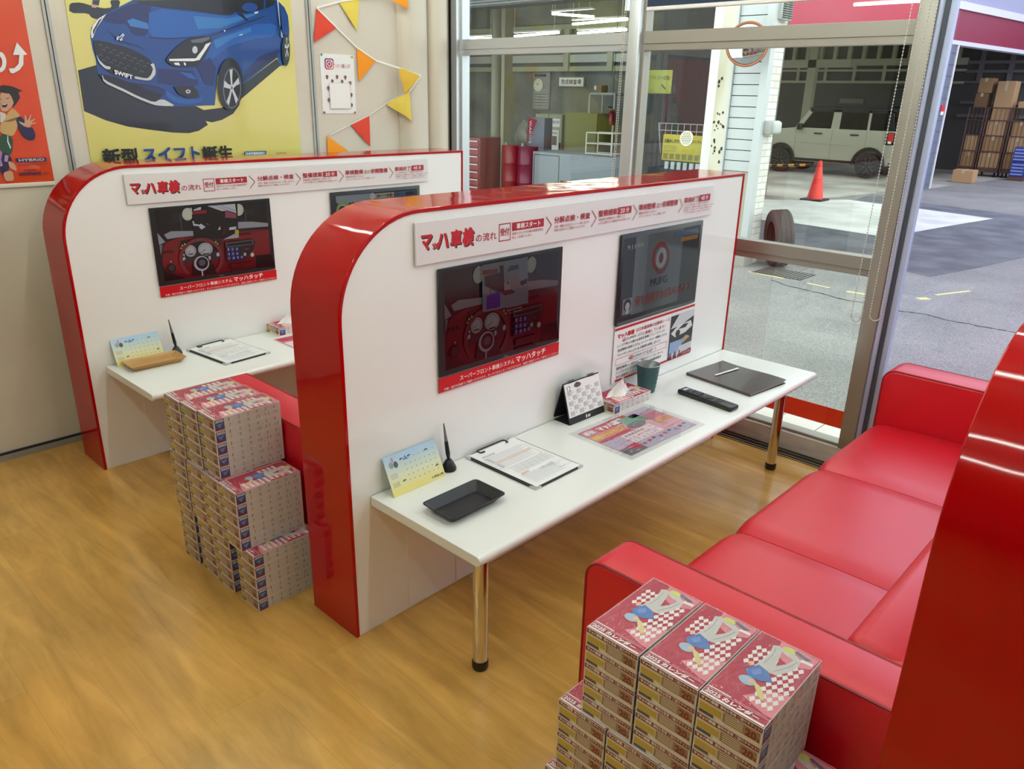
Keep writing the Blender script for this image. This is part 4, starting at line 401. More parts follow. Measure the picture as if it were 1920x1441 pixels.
RED_FILM = bpy.data.materials.new('red_translucent_film'); RED_FILM.use_nodes = True     # lets daylight glow through
nt = RED_FILM.node_tree; n = nt.nodes; l = nt.links
for x in list(n): n.remove(x)
o_ = n.new('ShaderNodeOutputMaterial'); mx = n.new('ShaderNodeMixShader'); df = n.new('ShaderNodeBsdfDiffuse'); tl = n.new('ShaderNodeBsdfTranslucent')
df.inputs[0].default_value = lin('#D8543C'); tl.inputs[0].default_value = lin('#E2573F'); mx.inputs[0].default_value = 0.6
l.new(df.outputs[0], mx.inputs[1]); l.new(tl.outputs[0], mx.inputs[2]); l.new(mx.outputs[0], o_.inputs[0])
# glazing: three bays between posts, all in the plane x = 2.35
GX0, GX1 = 2.325, 2.385
def frame_box(m, y0, y1, z0, z1, mt, d0=GX0, d1=GX1): m.box(d0, y0, z0, d1, y1, z1, mt)
def window(nm, ya, yb, zs, frame_m, glass, post_w, sticker=True, d1=GX1):
    root = bpy.data.objects.new(nm, None); COL.objects.link(root); root['kind'] = 'structure'
    m = MB()
    frame_box(m, ya, ya + post_w, 0.078, 2.46, frame_m, GX0, d1); frame_box(m, yb - post_w, yb, 0.078, 2.46, frame_m, GX0, d1)
    for z0, z1 in zs:
        frame_box(m, ya + post_w, yb - post_w, z0, z1, frame_m)
        m.box(GX0 - 0.006, ya + post_w, z0 + (z1 - z0) * .36, GX0, yb - post_w, z1, frame_m)
    m.build('window_frame', root)
    m = MB(); m.box(2.352, ya + .004, 0.09, 2.358, yb - .004, 2.45, glass); m.build('glass_pane', root)
    if sticker:
        m = MB(); m.box(2.3585, ya + post_w, 0.150, 2.3595, yb - post_w, 0.236, RED_FILM); m.build('red_film_band', root)
    return root
window('window_1', 0.757, 2.062, [(0.078, 0.092), (0.874, 0.955), (1.792, 1.877), (2.42, 2.46)], ALU, GLASS_GREEN, 0.05)
window('window_2', -0.600, 0.757, [(0.078, 0.092), (0.874, 0.955), (1.792, 1.877), (2.42, 2.46)], ALU_WARM, GLASS_GREEN, 0.05)
window('window_3', -4.98, -0.645, [(0.078, 0.092), (2.42, 2.46)], ALU_COOL, GLASS_CLEAR, 0.026, False, 2.362)
m = MB()   # mullion cap between bays 1 and 2, round-edged
m.rbox(2.295, 0.722, 0.078, 2.33, 0.792, 2.46, 0.008, ALU); struct(m.build('trim_8'))
m = MB()   # post between bays 2 and 3: bronze face, silver bead, dark gasket
m.rbox(2.300, -0.612, 0.078, 2.330, -0.545, 2.46, 0.004, ALU_WARM)
m.cyl((2.318, -0.621, 0.078), (2.318, -0.621, 2.46), 0.012, ALU_COOL, 12)
m.box(2.318, -0.650, 0.078, 2.385, -0.598, 2.46, ALU_DARK)
struct(m.build('trim_9'))
m = MB(); m.box(2.30, 2.062, 0.0, 2.40, 2.105, 2.46, DARK); m.box(2.292, 2.028, 0.0, 2.33, 2.075, 2.46, ALU); struct(m.build('trim_10'))

# roller blind drawn up in front of bay 2, with bead chains
NAVY_CLOTH = mat('navy_blind_cloth', '#14243F', 0.7)
t = thing('roller_blind', 'dark navy roller blind pulled up at the top of the middle window bay', 'blind', (2.31, 0.08, 1.965))
m = MB(); m.box(0.004, -0.575, 0.018, 0.0065, 0.62, 0.47, NAVY_CLOTH); m.build('blind_fabric', t)
m = MB(); m.rbox(-0.004, -0.575, 0.0, 0.014, 0.62, 0.018, 0.004, mat('white_bar', '#E4E0DA', 0.4)); m.build('bottom_bar', t)
m = MB(); m.cyl((0.0, -0.575, 0.47), (0.0, 0.62, 0.47), 0.022, NAVY_CLOTH); m.build('roller_tube', t)
BEAD = mat('pale_chain_bead', '#CFC9BE', 0.4)
def chain(label, pa, pb, parent=None, wand=True):
    """two bead strands from pa/pb tops joined in a loop at the bottom"""
    loc = (2.30, pa[0], pa[2])
    t = thing('bead_chain', label, 'blind chain', loc, group=None)
    for st in (pa, pb):
        m = MB(); z = st[2]; k = 0
        x = 2.30
        while z < st[3]:
            f = (z - st[2]) / (st[3] - st[2])
            y = st[0] + (st[1] - st[0]) * f
            q = (x - loc[0], y - loc[1], z - loc[2])
            m.ball(q, 0.0032, BEAD, 6, 4); z += 0.0125
        m.tube([(0, st[0] - loc[1], st[2] - loc[2]), (0, st[1] - loc[1], st[3] - loc[2])], 0.0009, BEAD, 4)
        m.build('chain_strand', t)
    m = MB(); n = 14; yc = (pa[0] + pb[0]) / 2 - loc[1]; rr = abs(pa[0] - pb[0]) / 2
    for i in range(n + 1):
        a = PI + PI * i / n; m.ball((0, yc + rr * math.cos(a), rr * 1.0 * math.sin(a) + (pb[2] - loc[2])), 0.0032, BEAD, 6, 4)
    m.build('chain_loop', t)
    if wand:
        m = MB(); m.cyl((0, yc, -rr - .10), (0, yc, -rr), 0.006, CLEAR_FILM, 10); m.build('pull_tassel', t)
    return t
chain('bead chain hanging over the glass of the middle window, just left of the bronze post', (-0.502, -0.528, 0.70, 2.44), (-0.542, -0.556, 0.70, 2.44))
chain('bead chain hanging in front of the bronze window post', (-0.578, -0.588, 0.72, 2.44), (-0.622, -0.606, 0.72, 2.44), wand=False)
chain('bead chain hanging at the right edge of the left window bay', (0.824, 0.806, 1.05, 2.44), (0.834, 0.815, 1.05, 2.44), wand=False)

# fluorescent fittings on the ceiling, tubes along y
TUBE = mat('fluorescent_tube_light', '#EFFFF8', 0.5, emit=TUBE_POWER)
FIT = mat('white_lamp_housing', '#E9E6DF', 0.5)
def fitting(label, x, y, n=1, group='ceiling tube lights'):
    t = thing('ceiling_light', label, 'lamp', (x, y, ZC), group=group)
    m = MB(); m.box(-0.06, -0.64, -0.045, 0.06, 0.64, 0.0, FIT); m.build('lamp_housing', t)
    for k in range(n):
        dx = 0 if n == 1 else (-0.055 + 0.11 * k)
        m = MB(); m.cyl((dx, -0.59, -0.065), (dx, 0.59, -0.065), 0.016, TUBE, 10, caps=False); m.build('fluorescent_tube', t)
        for e in (-1, 1):
            m = MB(); m.box(dx - .018, min(e * .625, e * .59), -0.082, dx + .018, max(e * .625, e * .59), -0.045, FIT); m.build('lamp_holder', t)
    return t
for lx, rows in ((0.22, (-3.9, -2.55, -1.2, 0.15, 1.4)), (1.45, (-3.9, -2.55, -1.2, 0.15, 1.4)), (-1.19, (-1.2, 0.15)), (-2.12, (-1.2,)), (-3.3, (0.15, 1.4))):  # last, westernmost pair is added only to brighten the left wall and floor
    for ly in rows: fitting('slim white tube light on the shop ceiling', lx, ly)

# ------------------------------------------------------------------ booth partitions
L_, H_, T_ = 2.145, 1.274, 0.234
PITCH_Y = 1.693
def outline(ins):
    r = 0.285 - ins; pts = [(ins, 0.0)]
    for i in range(17):
        a = PI - (PI / 2) * i / 16; pts.append((0.285 + r * math.cos(a), 0.99 + r * math.sin(a)))
    pts += [(L_ - ins, H_ - ins), (L_ - ins, 0.0)]
    return pts
def partition(x, y, label):
    t = thing('booth_partition', label, 'partition', (x, y, 0), group='red and white booth partitions')
    m = MB(); m.prism(outline(0.011), 'y', 0.004, T_ - 0.004, WHITE_PANEL); m.build('white_panel', t)
    a = outline(0.0); b = outline(0.012); m = MB(); vs = []; fs = []
    for p, q in zip(a, b):
        vs += [(p[0], 0.0, p[1]), (p[0], T_, p[1]), (q[0], 0.0, q[1]), (q[0], T_, q[1]), (q[0], 0.006, q[1]), (q[0], T_ - 0.006, q[1])]
    for i in range(len(a) - 1):
        k = 6 * i; j = k + 6
        fs += [(k, k + 1, j + 1, j), (k + 2, k, j, j + 2), (k + 1, k + 3, j + 3, j + 1), (k + 4, k + 2, j + 2, j + 4), (k + 3, k + 5, j + 5, j + 3)]
    m.add(vs, fs, RED, True); o = m.build('red_edging', t, fix=True, sharp=30)
    bv = o.modifiers.new('soft_edge', 'BEVEL'); bv.width = 0.0022; bv.segments = 2; bv.limit_method = 'ANGLE'; bv.angle_limit = math.radians(50)
    # removable boards under the counter
    for xa, xb in ((0.2065, 0.4115), (0.4145, 1.28), (1.283, 2.132)):
        m = MB(); m.rbox(xa, 0.0014, 0.004, xb, 0.0045, 0.434, 0.0008, WHITE_PANEL, 1); m.build('access_board', t)
    return t
partition(0, 0, 'red-edged white partition in the middle, behind the counter with the cup and binder')
partition(-0.113, PITCH_Y, 'red-edged white partition standing nearest the poster wall')
partition(-0.03, -PITCH_Y, 'red-edged partition behind the near sofa, cut off by the right edge of the photo')

def counter(x, y, label):
    t = thing('counter_desk', label, 'desk', (x, y, 0), group='white wall counters on chrome legs')
    pts = [(-0.0005, 0.432), (-0.0005, 0.462), (-0.445, 0.462)]
    for i in range(1, 8):
        a = PI / 2 + PI * i / 8; pts.append((-0.445 + 0.0145 * math.cos(a), 0.447 + 0.015 * math.sin(a)))
    pts.append((-0.445, 0.432))
    m = MB(); m.prism(pts, 'x', 0.076, 2.136, WHITE_TOP, r=0.0012, seg=1); o = m.build('desktop', t)
    for lx in (0.178, 2.029):
        m = MB(); m.cyl((lx, -0.359, 0.03), (lx, -0.359, 0.430), 0.0222, CHROME, 28); m.cyl((lx, -0.359, 0.424), (lx, -0.359, 0.4319), 0.036, CHROME, 28)
        lg = m.build('leg', t)
        m = MB(); m.lathe([(0.0, 0.001), (0.0225, 0.001), (0.0245, 0.006), (0.0245, 0.026), (0.0228, 0.031), (0.0, 0.031)], (lx, -0.359, 0), BLACK, 28); m.build('rubber_foot', lg)
    return t
counter(0, 0, 'white counter in front of the middle partition, with cup, binder and remote on it')
counter(-0.113, PITCH_Y, 'white counter in front of the far partition, half hidden by the box stack')

# ------------------------------------------------------------------ flow sign
def flow_sign(x, y, label):
    t = thing('flow_sign', label, 'sign', (x, y, 0), group='service flow signs')
    m = MB(); m.rbox(0.262, -0.0075, 1.119, 1.873, -0.0002, 1.239, 0.001, SIGN_BOARD, 1); m.build('sign_board', t)
    m = MB(); a = Art(m, (0, -0.0076, 0), (1, 0, 0), (0, 0, 1), 0.00015)
    R = PRINT_RED
    # heading: heavy slanted title with a dark drop shadow
    for dx, dz, mm, bo in ((0.0035, -0.0035, PRINT_BLACK, 0.04), (0, 0, PRINT_RED2, 0.04)):
        a.text('マ', 0.277 + dx, 1.160 + dz, 0.318 + dx, 1.203 + dz, mm, bo, 0.004, up=False)
        a.text('ッ', 0.318 + dx, 1.160 + dz, 0.340 + dx, 1.177 + dz, mm, bo, 0.004, up=False)
        a.text('ハ', 0.336 + dx, 1.158 + dz, 0.382 + dx, 1.201 + dz, mm, bo, 0.004, up=False)
        a.text('車', 0.388 + dx, 1.155 + dz, 0.432 + dx, 1.206 + dz, mm, bo, 0.004, up=False)
        a.text('検', 0.436 + dx, 1.153 + dz, 0.482 + dx, 1.207 + dz, mm, bo, 0.004)
    a.text('の流れ', 0.492, 1.159, 0.580, 1.184, R, 0.016)
    a.frame(0.590, 1.150, 0.642, 1.204, 0.003, R)
    a.text('受付', 0.596, 1.166, 0.636, 1.190, R, 0.022)
    a.rect(0.648, 1.177, 0.797, 1.203, R)
    a.text('車検スタート', 0.668, 1.181, 0.780, 1.199, PRINT_WHITE, 0.022)
    a.text('接客スタッフがお車の健康状態を', 0.649, 1.164, 0.795, 1.173, R)
    a.text('詳しくお伺いします。', 0.649, 1.152, 0.742, 1.161, R)
    def chev(x0): a.line([(x0, 1.206), (x0 + 0.027, 1.178), (x0, 1.150)], 0.0028, R)
    chev(0.808)
    a.text('分解点検・検査', 0.848, 1.180, 1.038, 1.202, R, 0.026)
    a.text('点検・検査の状況はモニターに映し出され、', 0.849, 1.165, 1.038, 1.174, R)
    a.text('映像を見ながらご確認いただけます。', 0.850, 1.153, 1.014, 1.162, R)
    chev(1.047)
    a.text('整備提案', 1.086, 1.180, 1.196, 1.203, R, 0.026)
    a.rect(1.200, 1.179, 1.281, 1.204, R); a.text('20', 1.212, 1.183, 1.240, 1.199, PRINT_WHITE, 0.02, up=False); a.text('分', 1.247, 1.183, 1.266, 1.200, PRINT_WHITE, 0.02)
    a.text('検査結果と整備箇所をご説明します。', 1.086, 1.166, 1.247, 1.175, R)
    a.text('ムダな出費のない明朗会計をお約束します！', 1.086, 1.154, 1.281, 1.163, R)
    chev(1.292)
    a.text('車検整備', 1.329, 1.181, 1.438, 1.204, R, 0.026); a.text('及び', 1.445, 1.181, 1.480, 1.199, R, 0.01); a.text('依頼整備', 1.485, 1.181, 1.594, 1.204, R, 0.026)
    a.text('整備商品在庫１万点以上！', 1.330, 1.167, 1.448, 1.176, R); a.text('メカニックがスピーディに整備します！', 1.330, 1.155, 1.512, 1.164, R)
    chev(1.604)
    a.text('車検終了', 1.642, 1.183, 1.748, 1.206, R, 0.022); a.rect(1.755, 1.182, 1.839, 1.208, R)
    a.text('45', 1.768, 1.187, 1.796, 1.203, PRINT_WHITE, 0.02, up=False); a.text('分', 1.803, 1.187, 1.822, 1.204, PRINT_WHITE, 0.02)
    a.text('そのままお車に乗ってお帰りいただけます！', 1.643, 1.171, 1.835, 1.179, R)
    a.text('車検証は、運輸局に届出した後お渡しします。', 1.645, 1.161, 1.876, 1.168, R)
    a.text('※車種により異なります。事前にご相談下さい。', 1.645, 1.151, 1.858, 1.158, R)
    a.text('すべての車検はこの流れで行われます。', 1.650, 1.141, 1.845, 1.148, R)
    m.build('sign_lettering', t)
    return t
flow_sign(0, 0, 'long white service flow sign with red lettering on the middle partition')
flow_sign(-0.113, PITCH_Y, 'long white service flow sign with red lettering on the far partition')

# ------------------------------------------------------------------ touch monitors
def scr(name, hexc, e):
    if name in _M: return _M[name]
    m = mat(name, hexc, 0.12, emit=e)
    m.node_tree.nodes['Principled BSDF'].inputs['Base Color'].default_value = (0.004, 0.004, 0.005, 1)
    return m
def screen_pal(p, e):
    return {k: scr(p + k, h, e) for k, h in dict(
        d_grey='#2B2A2C', d_line='#6E6C70', d_red='#A01218', d_red2='#7C0A10', d_black='#080506', d_wind='#B9B9BE', d_wind2='#8F8A92', d_dark='#1C1416',
        d_lamp='#F1F0DC', d_lamp2='#FBFAD8', d_panel='#3C3034', d_gauge='#DEDAD8', d_wheel='#98323A', d_ring='#D9D5DA', d_hub2='#1A181A', d_hub3='#6D6A70',
        d_yel='#E3D27A', d_console='#2A1C24', d_vent='#550A0E', d_vent2='#2B0407', d_redtxt='#E0303A', d_key='#2B2C86', v_dark='#170D10', v_white='#ECECF2',
        v_pink='#B0566B', v_red='#C01A22', v_red2='#5A1018', v_yel='#E5D820', v_pale='#C4CBC6', v1_sky='#B9BEC4', v1_car='#B9ADA8', v1_body='#C9C4C2', v_glass='#54565C',
        v1_floor='#93A6B4', v_blue='#2A26C8').items()}
def monitor(x, y, x0, label, pal, video, alt):
    w, z0, h = 0.5595, 0.7655, 0.333
    t = thing('touch_monitor', label, 'monitor', (x + x0, y, z0), group='touch monitors in the partitions')
    m = MB(); m.rbox(0, -0.006, 0, w, 0.0, h, 0.0015, BLACK, 1); m.build('monitor_bezel', t)
    m = MB(); a = Art(m, (0, -0.0061, 0), (w, 0, 0), (0, 0, h), 0.00012)
    a.rect(0.045, 0.055, 0.958, 0.965, pal['v_dark'])
    a.layers(DASH_BACK, pal)
    if not alt: a.layers(video, pal)
    a.layers(DASH_FRONT, pal)
    if alt: 
        a.layers(video, pal)
        (ax, ay), (bx, by), (cx, cy), (dx, dy) = VIDEO_A_TXT
        for i, s in enumerate(('タッチパネルで', '検査の様子を確認', 'していただけます')):
            a.text(s, 0.50, 0.505 - i * .028, 0.50 + .12 + .01 * i, 0.522 - i * .028, pal['v_white'])
        a.text('12', 0.40, 0.535, 0.425, 0.56, pal['d_line']); a.text('45', 0.45, 0.49, 0.475, 0.515, pal['d_line'])
    for c, (kx, ky) in zip('1234567890', DASH_KEYS):
        a.rect(kx - 0.016, ky - 0.026, kx + 0.016, ky + 0.026, pal['d_key'], False)
    a.k += 1
    for c, (kx, ky) in zip('1234567890', DASH_KEYS):
        a.text(c, kx - (0.004 if c == '1' else 0.008), ky - 0.016, kx + (0.004 if c == '1' else 0.008), ky + 0.018, pal['v_white'], up=False)
    a.k += 1
    m.build('dashboard_screen', t)
    m = MB(); a = Art(m, (0, -0.0061, 0), (w, 0, 0), (0, 0, h), 0.00012, k=4 + 60)
    a.text('DELL', 0.485, 0.020, 0.525, 0.038, mat('logo_silver', '#9A9A9E', 0.3, metal=0.6)); m.build('maker_logo', t)
    return t
monitor(0, 0, 0.3435, 'touch monitor with a red car dashboard and blue figures panel on the middle partition', screen_pal('a_', 0.065), VIDEO_A, True)
monitor(-0.113, PITCH_Y, 0.3435, 'brighter touch monitor with a red car dashboard on the far partition', screen_pal('b_', 0.29), VIDEO_B, False)
CAP_RED = mat('caption_red', '#C00714', 0.35)
def caption(x, y, label):
    t = thing('caption_plate', label, 'sign', (x + 0.345, y, 0.715), group='red monitor captions')
    m = MB(); m.box(0, -0.003, 0, 0.562, 0.0, 0.046, CAP_RED); m.build('plate', t)
    m = MB(); a = Art(m, (-0.345, -0.0031, -0.715), (1, 0, 0), (0, 0, 1), 0.0002)
    a.text('スーパーフロント車検システム', 0.431, 0.735, 0.677, 0.752, PRINT_WHITE, 0.012)
    a.text('マッハタッチ', 0.686, 0.734, 0.835, 0.757, PRINT_WHITE, 0.03)
    a.text('作業・進行を画面でご確認いただけます。タッチパネルになっておりますので、画面に直接タッチして操作してください！', 0.364, 0.7185, 0.902, 0.7275, PRINT_WHITE)
    m.build('caption_lettering', t)
caption(0, 0, 'red caption strip with white lettering under the monitor of the middle partition')
caption(-0.113, PITCH_Y, 'red caption strip with white lettering under the monitor of the far partition')

# ------------------------------------------------------------------ televisions
def television(x, y, label, kind):
    w, z0, h = 0.576, 0.752, 0.349
    t = thing('television', label, 'television', (x + 1.236, y, z0), group='televisions on the partitions')
    m = MB(); m.rbox(0, -0.009, 0, w, 0, h, 0.003, BLACK, 2); m.rbox(0.006, -0.0105, 0.0, w - .006, -0.008, 0.012, 0.001, mat('tv_grey_edge', '#4B4C50', 0.3), 1); m.build('tv_housing', t)
    p = {k: scr('tv_' + k, h_, 0.36) for k, h_ in dict(bg='#5E656B', bg2='#6E777B', dark='#31363D', red='#8A2A30', red2='#6E3036', ink='#262B30', cap='#8C3A34', lite='#8E969B', orange='#A0713E', white='#B8BEC0', skin='#8C847C', blue='#46647E', cream='#A7A48C', lime='#8EA03E').items()}
    m = MB(); a = Art(m, (0, -0.0092, 0), (w, 0, 0), (0, 0, h), 0.00015)
    a.rect(0.03, 0.085, 0.965, 0.955, p['bg'] if kind else p['dark'])
    if kind:
        a.rect(0.03, 0.085, 0.16, 0.955, p['dark']); a.rect(0.74, 0.085, 0.965, 0.955, p['dark']); a.rect(0.16, 0.085, 0.30, 0.955, p['bg2'])
        cx, cy = 0.475, 0.66
        n = 30
        def ring(x_, y_, ro, ri, f, a0, a1, mm):
            o = [(x_ + ro * math.cos(a0 + (a1 - a0) * i / n), y_ + f * ro * math.sin(a0 + (a1 - a0) * i / n)) for i in range(n + 1)]
            i_ = [(x_ + ri * math.cos(a0 + (a1 - a0) * i / n), y_ + f * ri * math.sin(a0 + (a1 - a0) * i / n)) for i in range(n, -1, -1)]
            a.poly(o + i_, mm)
        ring(cx - .015, cy + .02, 0.095, 0.066, 1.75, 0.6, 4.6, p['red']); ring(cx + .012, cy - .02, 0.095, 0.066, 1.75, -2.5, 1.5, p['red2'])
        a.ell(cx, cy, 0.066, 0.118, p['lite'], 28); a.ell(cx, cy, 0.028, 0.062, p['red2'], 24)
        a.text('MUFG', 0.365, 0.355, 0.575, 0.44, p['ink'], 0.02)
        a.rect(0.055, 0.11, 0.165, 0.29, p['skin']); a.ell(0.11, 0.215, 0.042, 0.07, p['ink']); a.ell(0.112, 0.20, 0.026, 0.045, p['white'])
        a.rect(0.098, 0.11, 0.128, 0.16, p['white'])
        a.text('何を信用すればいいの？？', 0.195, 0.165, 0.90, 0.29, p['cap'], 0.02)
        a.text('9:11', 0.065, 0.83, 0.15, 0.88, p['white'], up=False); a.text('11月22日', 0.16, 0.84, 0.24, 0.88, p['white'])
        a.rect(0.62, 0.86, 0.93, 0.925, p['blue']); a.rect(0.70, 0.80, 0.93, 0.85, p['orange'])
    else:
        a.rect(0.03, 0.085, 0.965, 0.70, p['dark']); a.rect(0.05, 0.865, 0.46, 0.945, p['lite'])
        for i in range(9): a.ell(0.08 + i * .043, 0.862 - (i % 3) * .008, 0.024, 0.028, p['lite'], 10)
        a.ell(0.12, 0.73, 0.075, 0.13, p['lime']); a.ell(0.115, 0.71, 0.06, 0.11, p['white']); a.ell(0.11, 0.71, 0.048, 0.095, p['ink']); a.ell(0.11, 0.69, 0.032, 0.062, p['skin'])
        a.rect(0.46, 0.86, 0.69, 0.935, p['cream']); a.ell(0.44, 0.90, 0.028, 0.05, p['white']); a.rect(0.70, 0.86, 0.935, 0.935, p['blue'])
        a.text('話題のイケメン俳優', 0.485, 0.875, 0.63, 0.915, p['ink'], 0.02, up=False); a.rect(0.635, 0.87, 0.66, 0.92, p['red'], False); a.text('出演', 0.662, 0.875, 0.688, 0.915, p['ink'], up=False)
        a.text('来年には', 0.71, 0.875, 0.80, 0.915, p['ink'], 0.02, up=False); a.rect(0.82, 0.872, 0.925, 0.922, p['ink'])
    m.build('tv_screen', t)
    return t
television(0, 0, 'black television with a dim grey picture and red ring logo on the middle partition', True)
television(-0.113, PITCH_Y, 'black television on the far partition, only its top edge above the middle partition', False)

# poster below the television
t = thing('race_poster', 'white poster with red bars and black Japanese lettering under the television', 'poster', (1.255, 0, 0.515))
m = MB(); m.box(-0.012, -0.0022, 0.0, 0.570, -0.0003, 0.232, PAPER); m.build('poster_sheet', t)
m = MB(); a = Art(m, (-1.255, -0.0024, -0.515), (1, 0, 0), (0, 0, 1), 0.00015)
a.rect(1.243, 0.730, 1.825, 0.740, PRINT_RED2); a.rect(1.264, 0.517, 1.825, 0.526, PRINT_RED2)
a.text('マッハ車検', 1.262, 0.695, 1.374, 0.716, PRINT_RED2, 0.05)
a.text('は日本最高峰の自動車レース', 1.386, 0.700, 1.628, 0.716, PRINT_RED, 0.014)
a.text('G', 1.293, 0.678, 1.315, 0.692, PRINT_RED2, 0.05, 0.004); a.text('SUPER GT', 1.320, 0.680, 1.428, 0.690, PRINT_BLACK, 0.0, 0.003)
a.text('に参戦しています！', 1.434, 0.677, 1.597, 0.692, PRINT_RED, 0.014)
a.text('レースで培った確かな技術を車検にフィードバック！', 1.266, 0.660, 1.598, 0.672, PRINT_BLACK, 0.012)
a.text('独自開発の車検システム スーパーフロント車検システム', 1.268, 0.641, 1.618, 0.653, PRINT_BLACK, 0.012)
a.text('マッハタッチにより 45 分車検を実現しました！', 1.269, 0.622, 1.570, 0.634, PRINT_BLACK, 0.012)
a.frame(1.259, 0.586, 1.622, 0.614, 0.0015, PRINT_RED2)
a.text('G', 1.348, 0.592, 1.372, 0.608, PRINT_RED2, 0.05, 0.004); a.text('SUPER GT', 1.376, 0.595, 1.466, 0.604, PRINT_BLACK, 0, 0.003); a.text('とは？？', 1.474, 0.592, 1.540, 0.606, PRINT_BLACK, 0.016)
a.text('国際自動車レースの一つで国内外のトップメーカーと', 1.267, 0.567, 1.597, 0.579, PRINT_BLACK, 0.012)
a.text('トップドライバーが競う世界最高の観客動員数を', 1.268, 0.549, 1.586, 0.561, PRINT_BLACK, 0.012)
a.text('誇る自動車レースです。', 1.269, 0.531, 1.43, 0.543, PRINT_BLACK, 0.012)
P = {k: mat('photo_' + k, h_, 0.4) for k, h_ in dict(asph='#3E3F42', car='#D9DADA', sky='#8FA9CF', red='#9A2A2E', dk='#202024', lt='#C9CDD2', tan='#B39A76').items()}
a.rect(1.640, 0.522, 1.822, 0.716, P['dk']); a.poly([(1.640, 0.66), (1.70, 0.716), (1.822, 0.716), (1.822, 0.690), (1.72, 0.665)], P['lt'])
a.poly([(1.645, 0.640), (1.70, 0.668), (1.80, 0.672), (1.815, 0.645), (1.76, 0.625), (1.68, 0.618)], P['car']); a.poly([(1.70, 0.650), (1.74, 0.666), (1.78, 0.664), (1.76, 0.648)], P['dk'])
a.ell(1.70, 0.632, 0.018, 0.016, P['dk']); a.poly([(1.64, 0.58), (1.82, 0.60), (1.82, 0.58), (1.64, 0.56)], P['asph']); a.poly([(1.71, 0.59), (1.77, 0.612), (1.80, 0.60), (1.75, 0.58)], P['tan'])
a.rect(1.642, 0.535, 1.74, 0.60, P['sky']); a.poly([(1.70, 0.53), (1.82, 0.545), (1.82, 0.575), (1.72, 0.57)], P['lt'])
for i in range(5): a.rect(1.648 + i * .018, 0.524, 1.658 + i * .018, 0.552, P['lt'] if i % 2 else P['red'])
a.rect(1.74, 0.524, 1.822, 0.540, P['red']); a.text('スーパーGT', 1.752, 0.5275, 1.812, 0.5365, PRINT_WHITE)
m.build('poster_print', t)

# ------------------------------------------------------------------ wall posters and bunting
PALC = {k: mat('poster_' + k, h_, 0.28, coat=0.3) for k, h_ in dict(ink='#171B22', skin='#C79A7E', navy='#1E2148', blue='#083E84', blue_dark='#0B1E58', blue_light='#0F52A0', blue_glow='#2B6EB2', crease='#081C4C', glass='#090F17', black='#070809',
    silver='#C4C9CE', white='#E9EBEE', grey='#5A5F66', hair='#1D1815', mouth='#4A1218', shirt='#CFC9C4', tan='#C3A067', tan_dark='#7C5A34', green='#1F4A3B', lilac='#A98CC0').items()}
YEL = mat('poster_pale_yellow', '#D9CE72', 0.25, coat=0.4); add_bump(YEL, 3.0, 0.12, 2, 0.02)
ORG = mat('poster_orange', '#D2431A', 0.25, coat=0.4); add_bump(ORG, 3.0, 0.15, 2, 0.02)
t = thing('car_poster', 'large yellow wall poster of a blue hatchback', 'poster', (0.70, 2.1045, 1.22))
m = MB(); m.box(-0.522, -0.0035, 0.0, 0.535, 0.0, 1.0, YEL); m.build('poster_sheet', t)
m = MB(); a = Art(m, (-0.70, -0.0036, -1.22), (1, 0, 0), (0, 0, 1), 0.00012)
a.poly([(0.47, 1.80), (0.56, 1.92), (0.72, 2.04), (0.98, 2.05), (1.12, 2.00), (1.18, 1.90), (1.18, 1.80)], PALC['blue']); a.poly([(0.49, 1.80), (0.60, 1.92), (0.74, 2.01), (0.88, 2.02), (0.92, 1.80)], PALC['glass']); a.poly([(0.96, 1.80), (0.95, 2.01), (1.08, 1.98), (1.13, 1.80)], PALC['glass'])
a.layers(CAR_ART, PALC)
a.text('SWIFT', 0.328, 1.6225, 0.403, 1.641, PALC['white'], 0.05, 0.0, -0.02)
a.text('新型', 0.224, 1.242, 0.380, 1.314, PRINT_BLACK, 0.04)
a.text('スイフト', 0.400, 1.250, 0.670, 1.313, PALC['blue'], 0.04)
a.text('誕生', 0.682, 1.242, 0.840, 1.312, PRINT_BLACK, 0.04)
a.poly([(0.900, 1.259), (1.015, 1.259), (1.022, 1.266), (1.022, 1.280), (0.904, 1.280), (0.897, 1.273)], PALC['ink']); a.rect(0.903, 1.262, 1.017, 1.277, mat('badge_blue', '#6F9DC8', 0.3)); a.text('HYBRID', 0.915, 1.264, 1.006, 1.275, PALC['white'], 0.04)
a.text('SUZUKI', 1.076, 1.260, 1.138, 1.269, PRINT_BLACK, 0.03)
m.build('poster_print', t)

t = thing('child_poster', 'orange wall poster with a shouting child and a white arrow at the left edge', 'poster', (-0.36, 2.1045, 1.17))
m = MB(); m.box(-0.40, -0.0035, 0.012, 0.377, 0.0, 0.74, ORG); m.build('poster_sheet', t)
m = MB(); m.rbox(-0.40, -0.010, 0.0, 0.377, 0.0, 0.017, 0.003, mat('white_poster_rail', '#E4DED4', 0.4), 2); m.build('hanger_rail', t)
m = MB(); m.box(-0.40, -0.0036, 0.715, 0.377, -0.0001, 0.74, mat('poster_brown', '#3A1F14', 0.4)); m.build('poster_header', t)
m = MB(); a = Art(m, (0.36, -0.0037, -1.17), (1, 0, 0), (0, 0, 1), 0.00012)
a.layers([(k, [(2 * (-0.188 + (z - 1.187) * 0.185) - x, z) for x, z in pts]) for k, pts in KID_ART[:-2] + KID_ART[-1:]], PALC)   # the other half of the jumping child
a.layers(KID_ART, PALC)
INK2 = mat('poster_violet_ink', '#3A1C46', 0.4)
a.rect(-0.113, 1.270, 0.0, 1.286, INK2); a.text('HYBRID', -0.104, 1.273, -0.008, 1.283, PALC['silver'], 0.05); a.text('マイルドハイブリッド', -0.11, 1.254, -0.002, 1.264, INK2, 0.01)
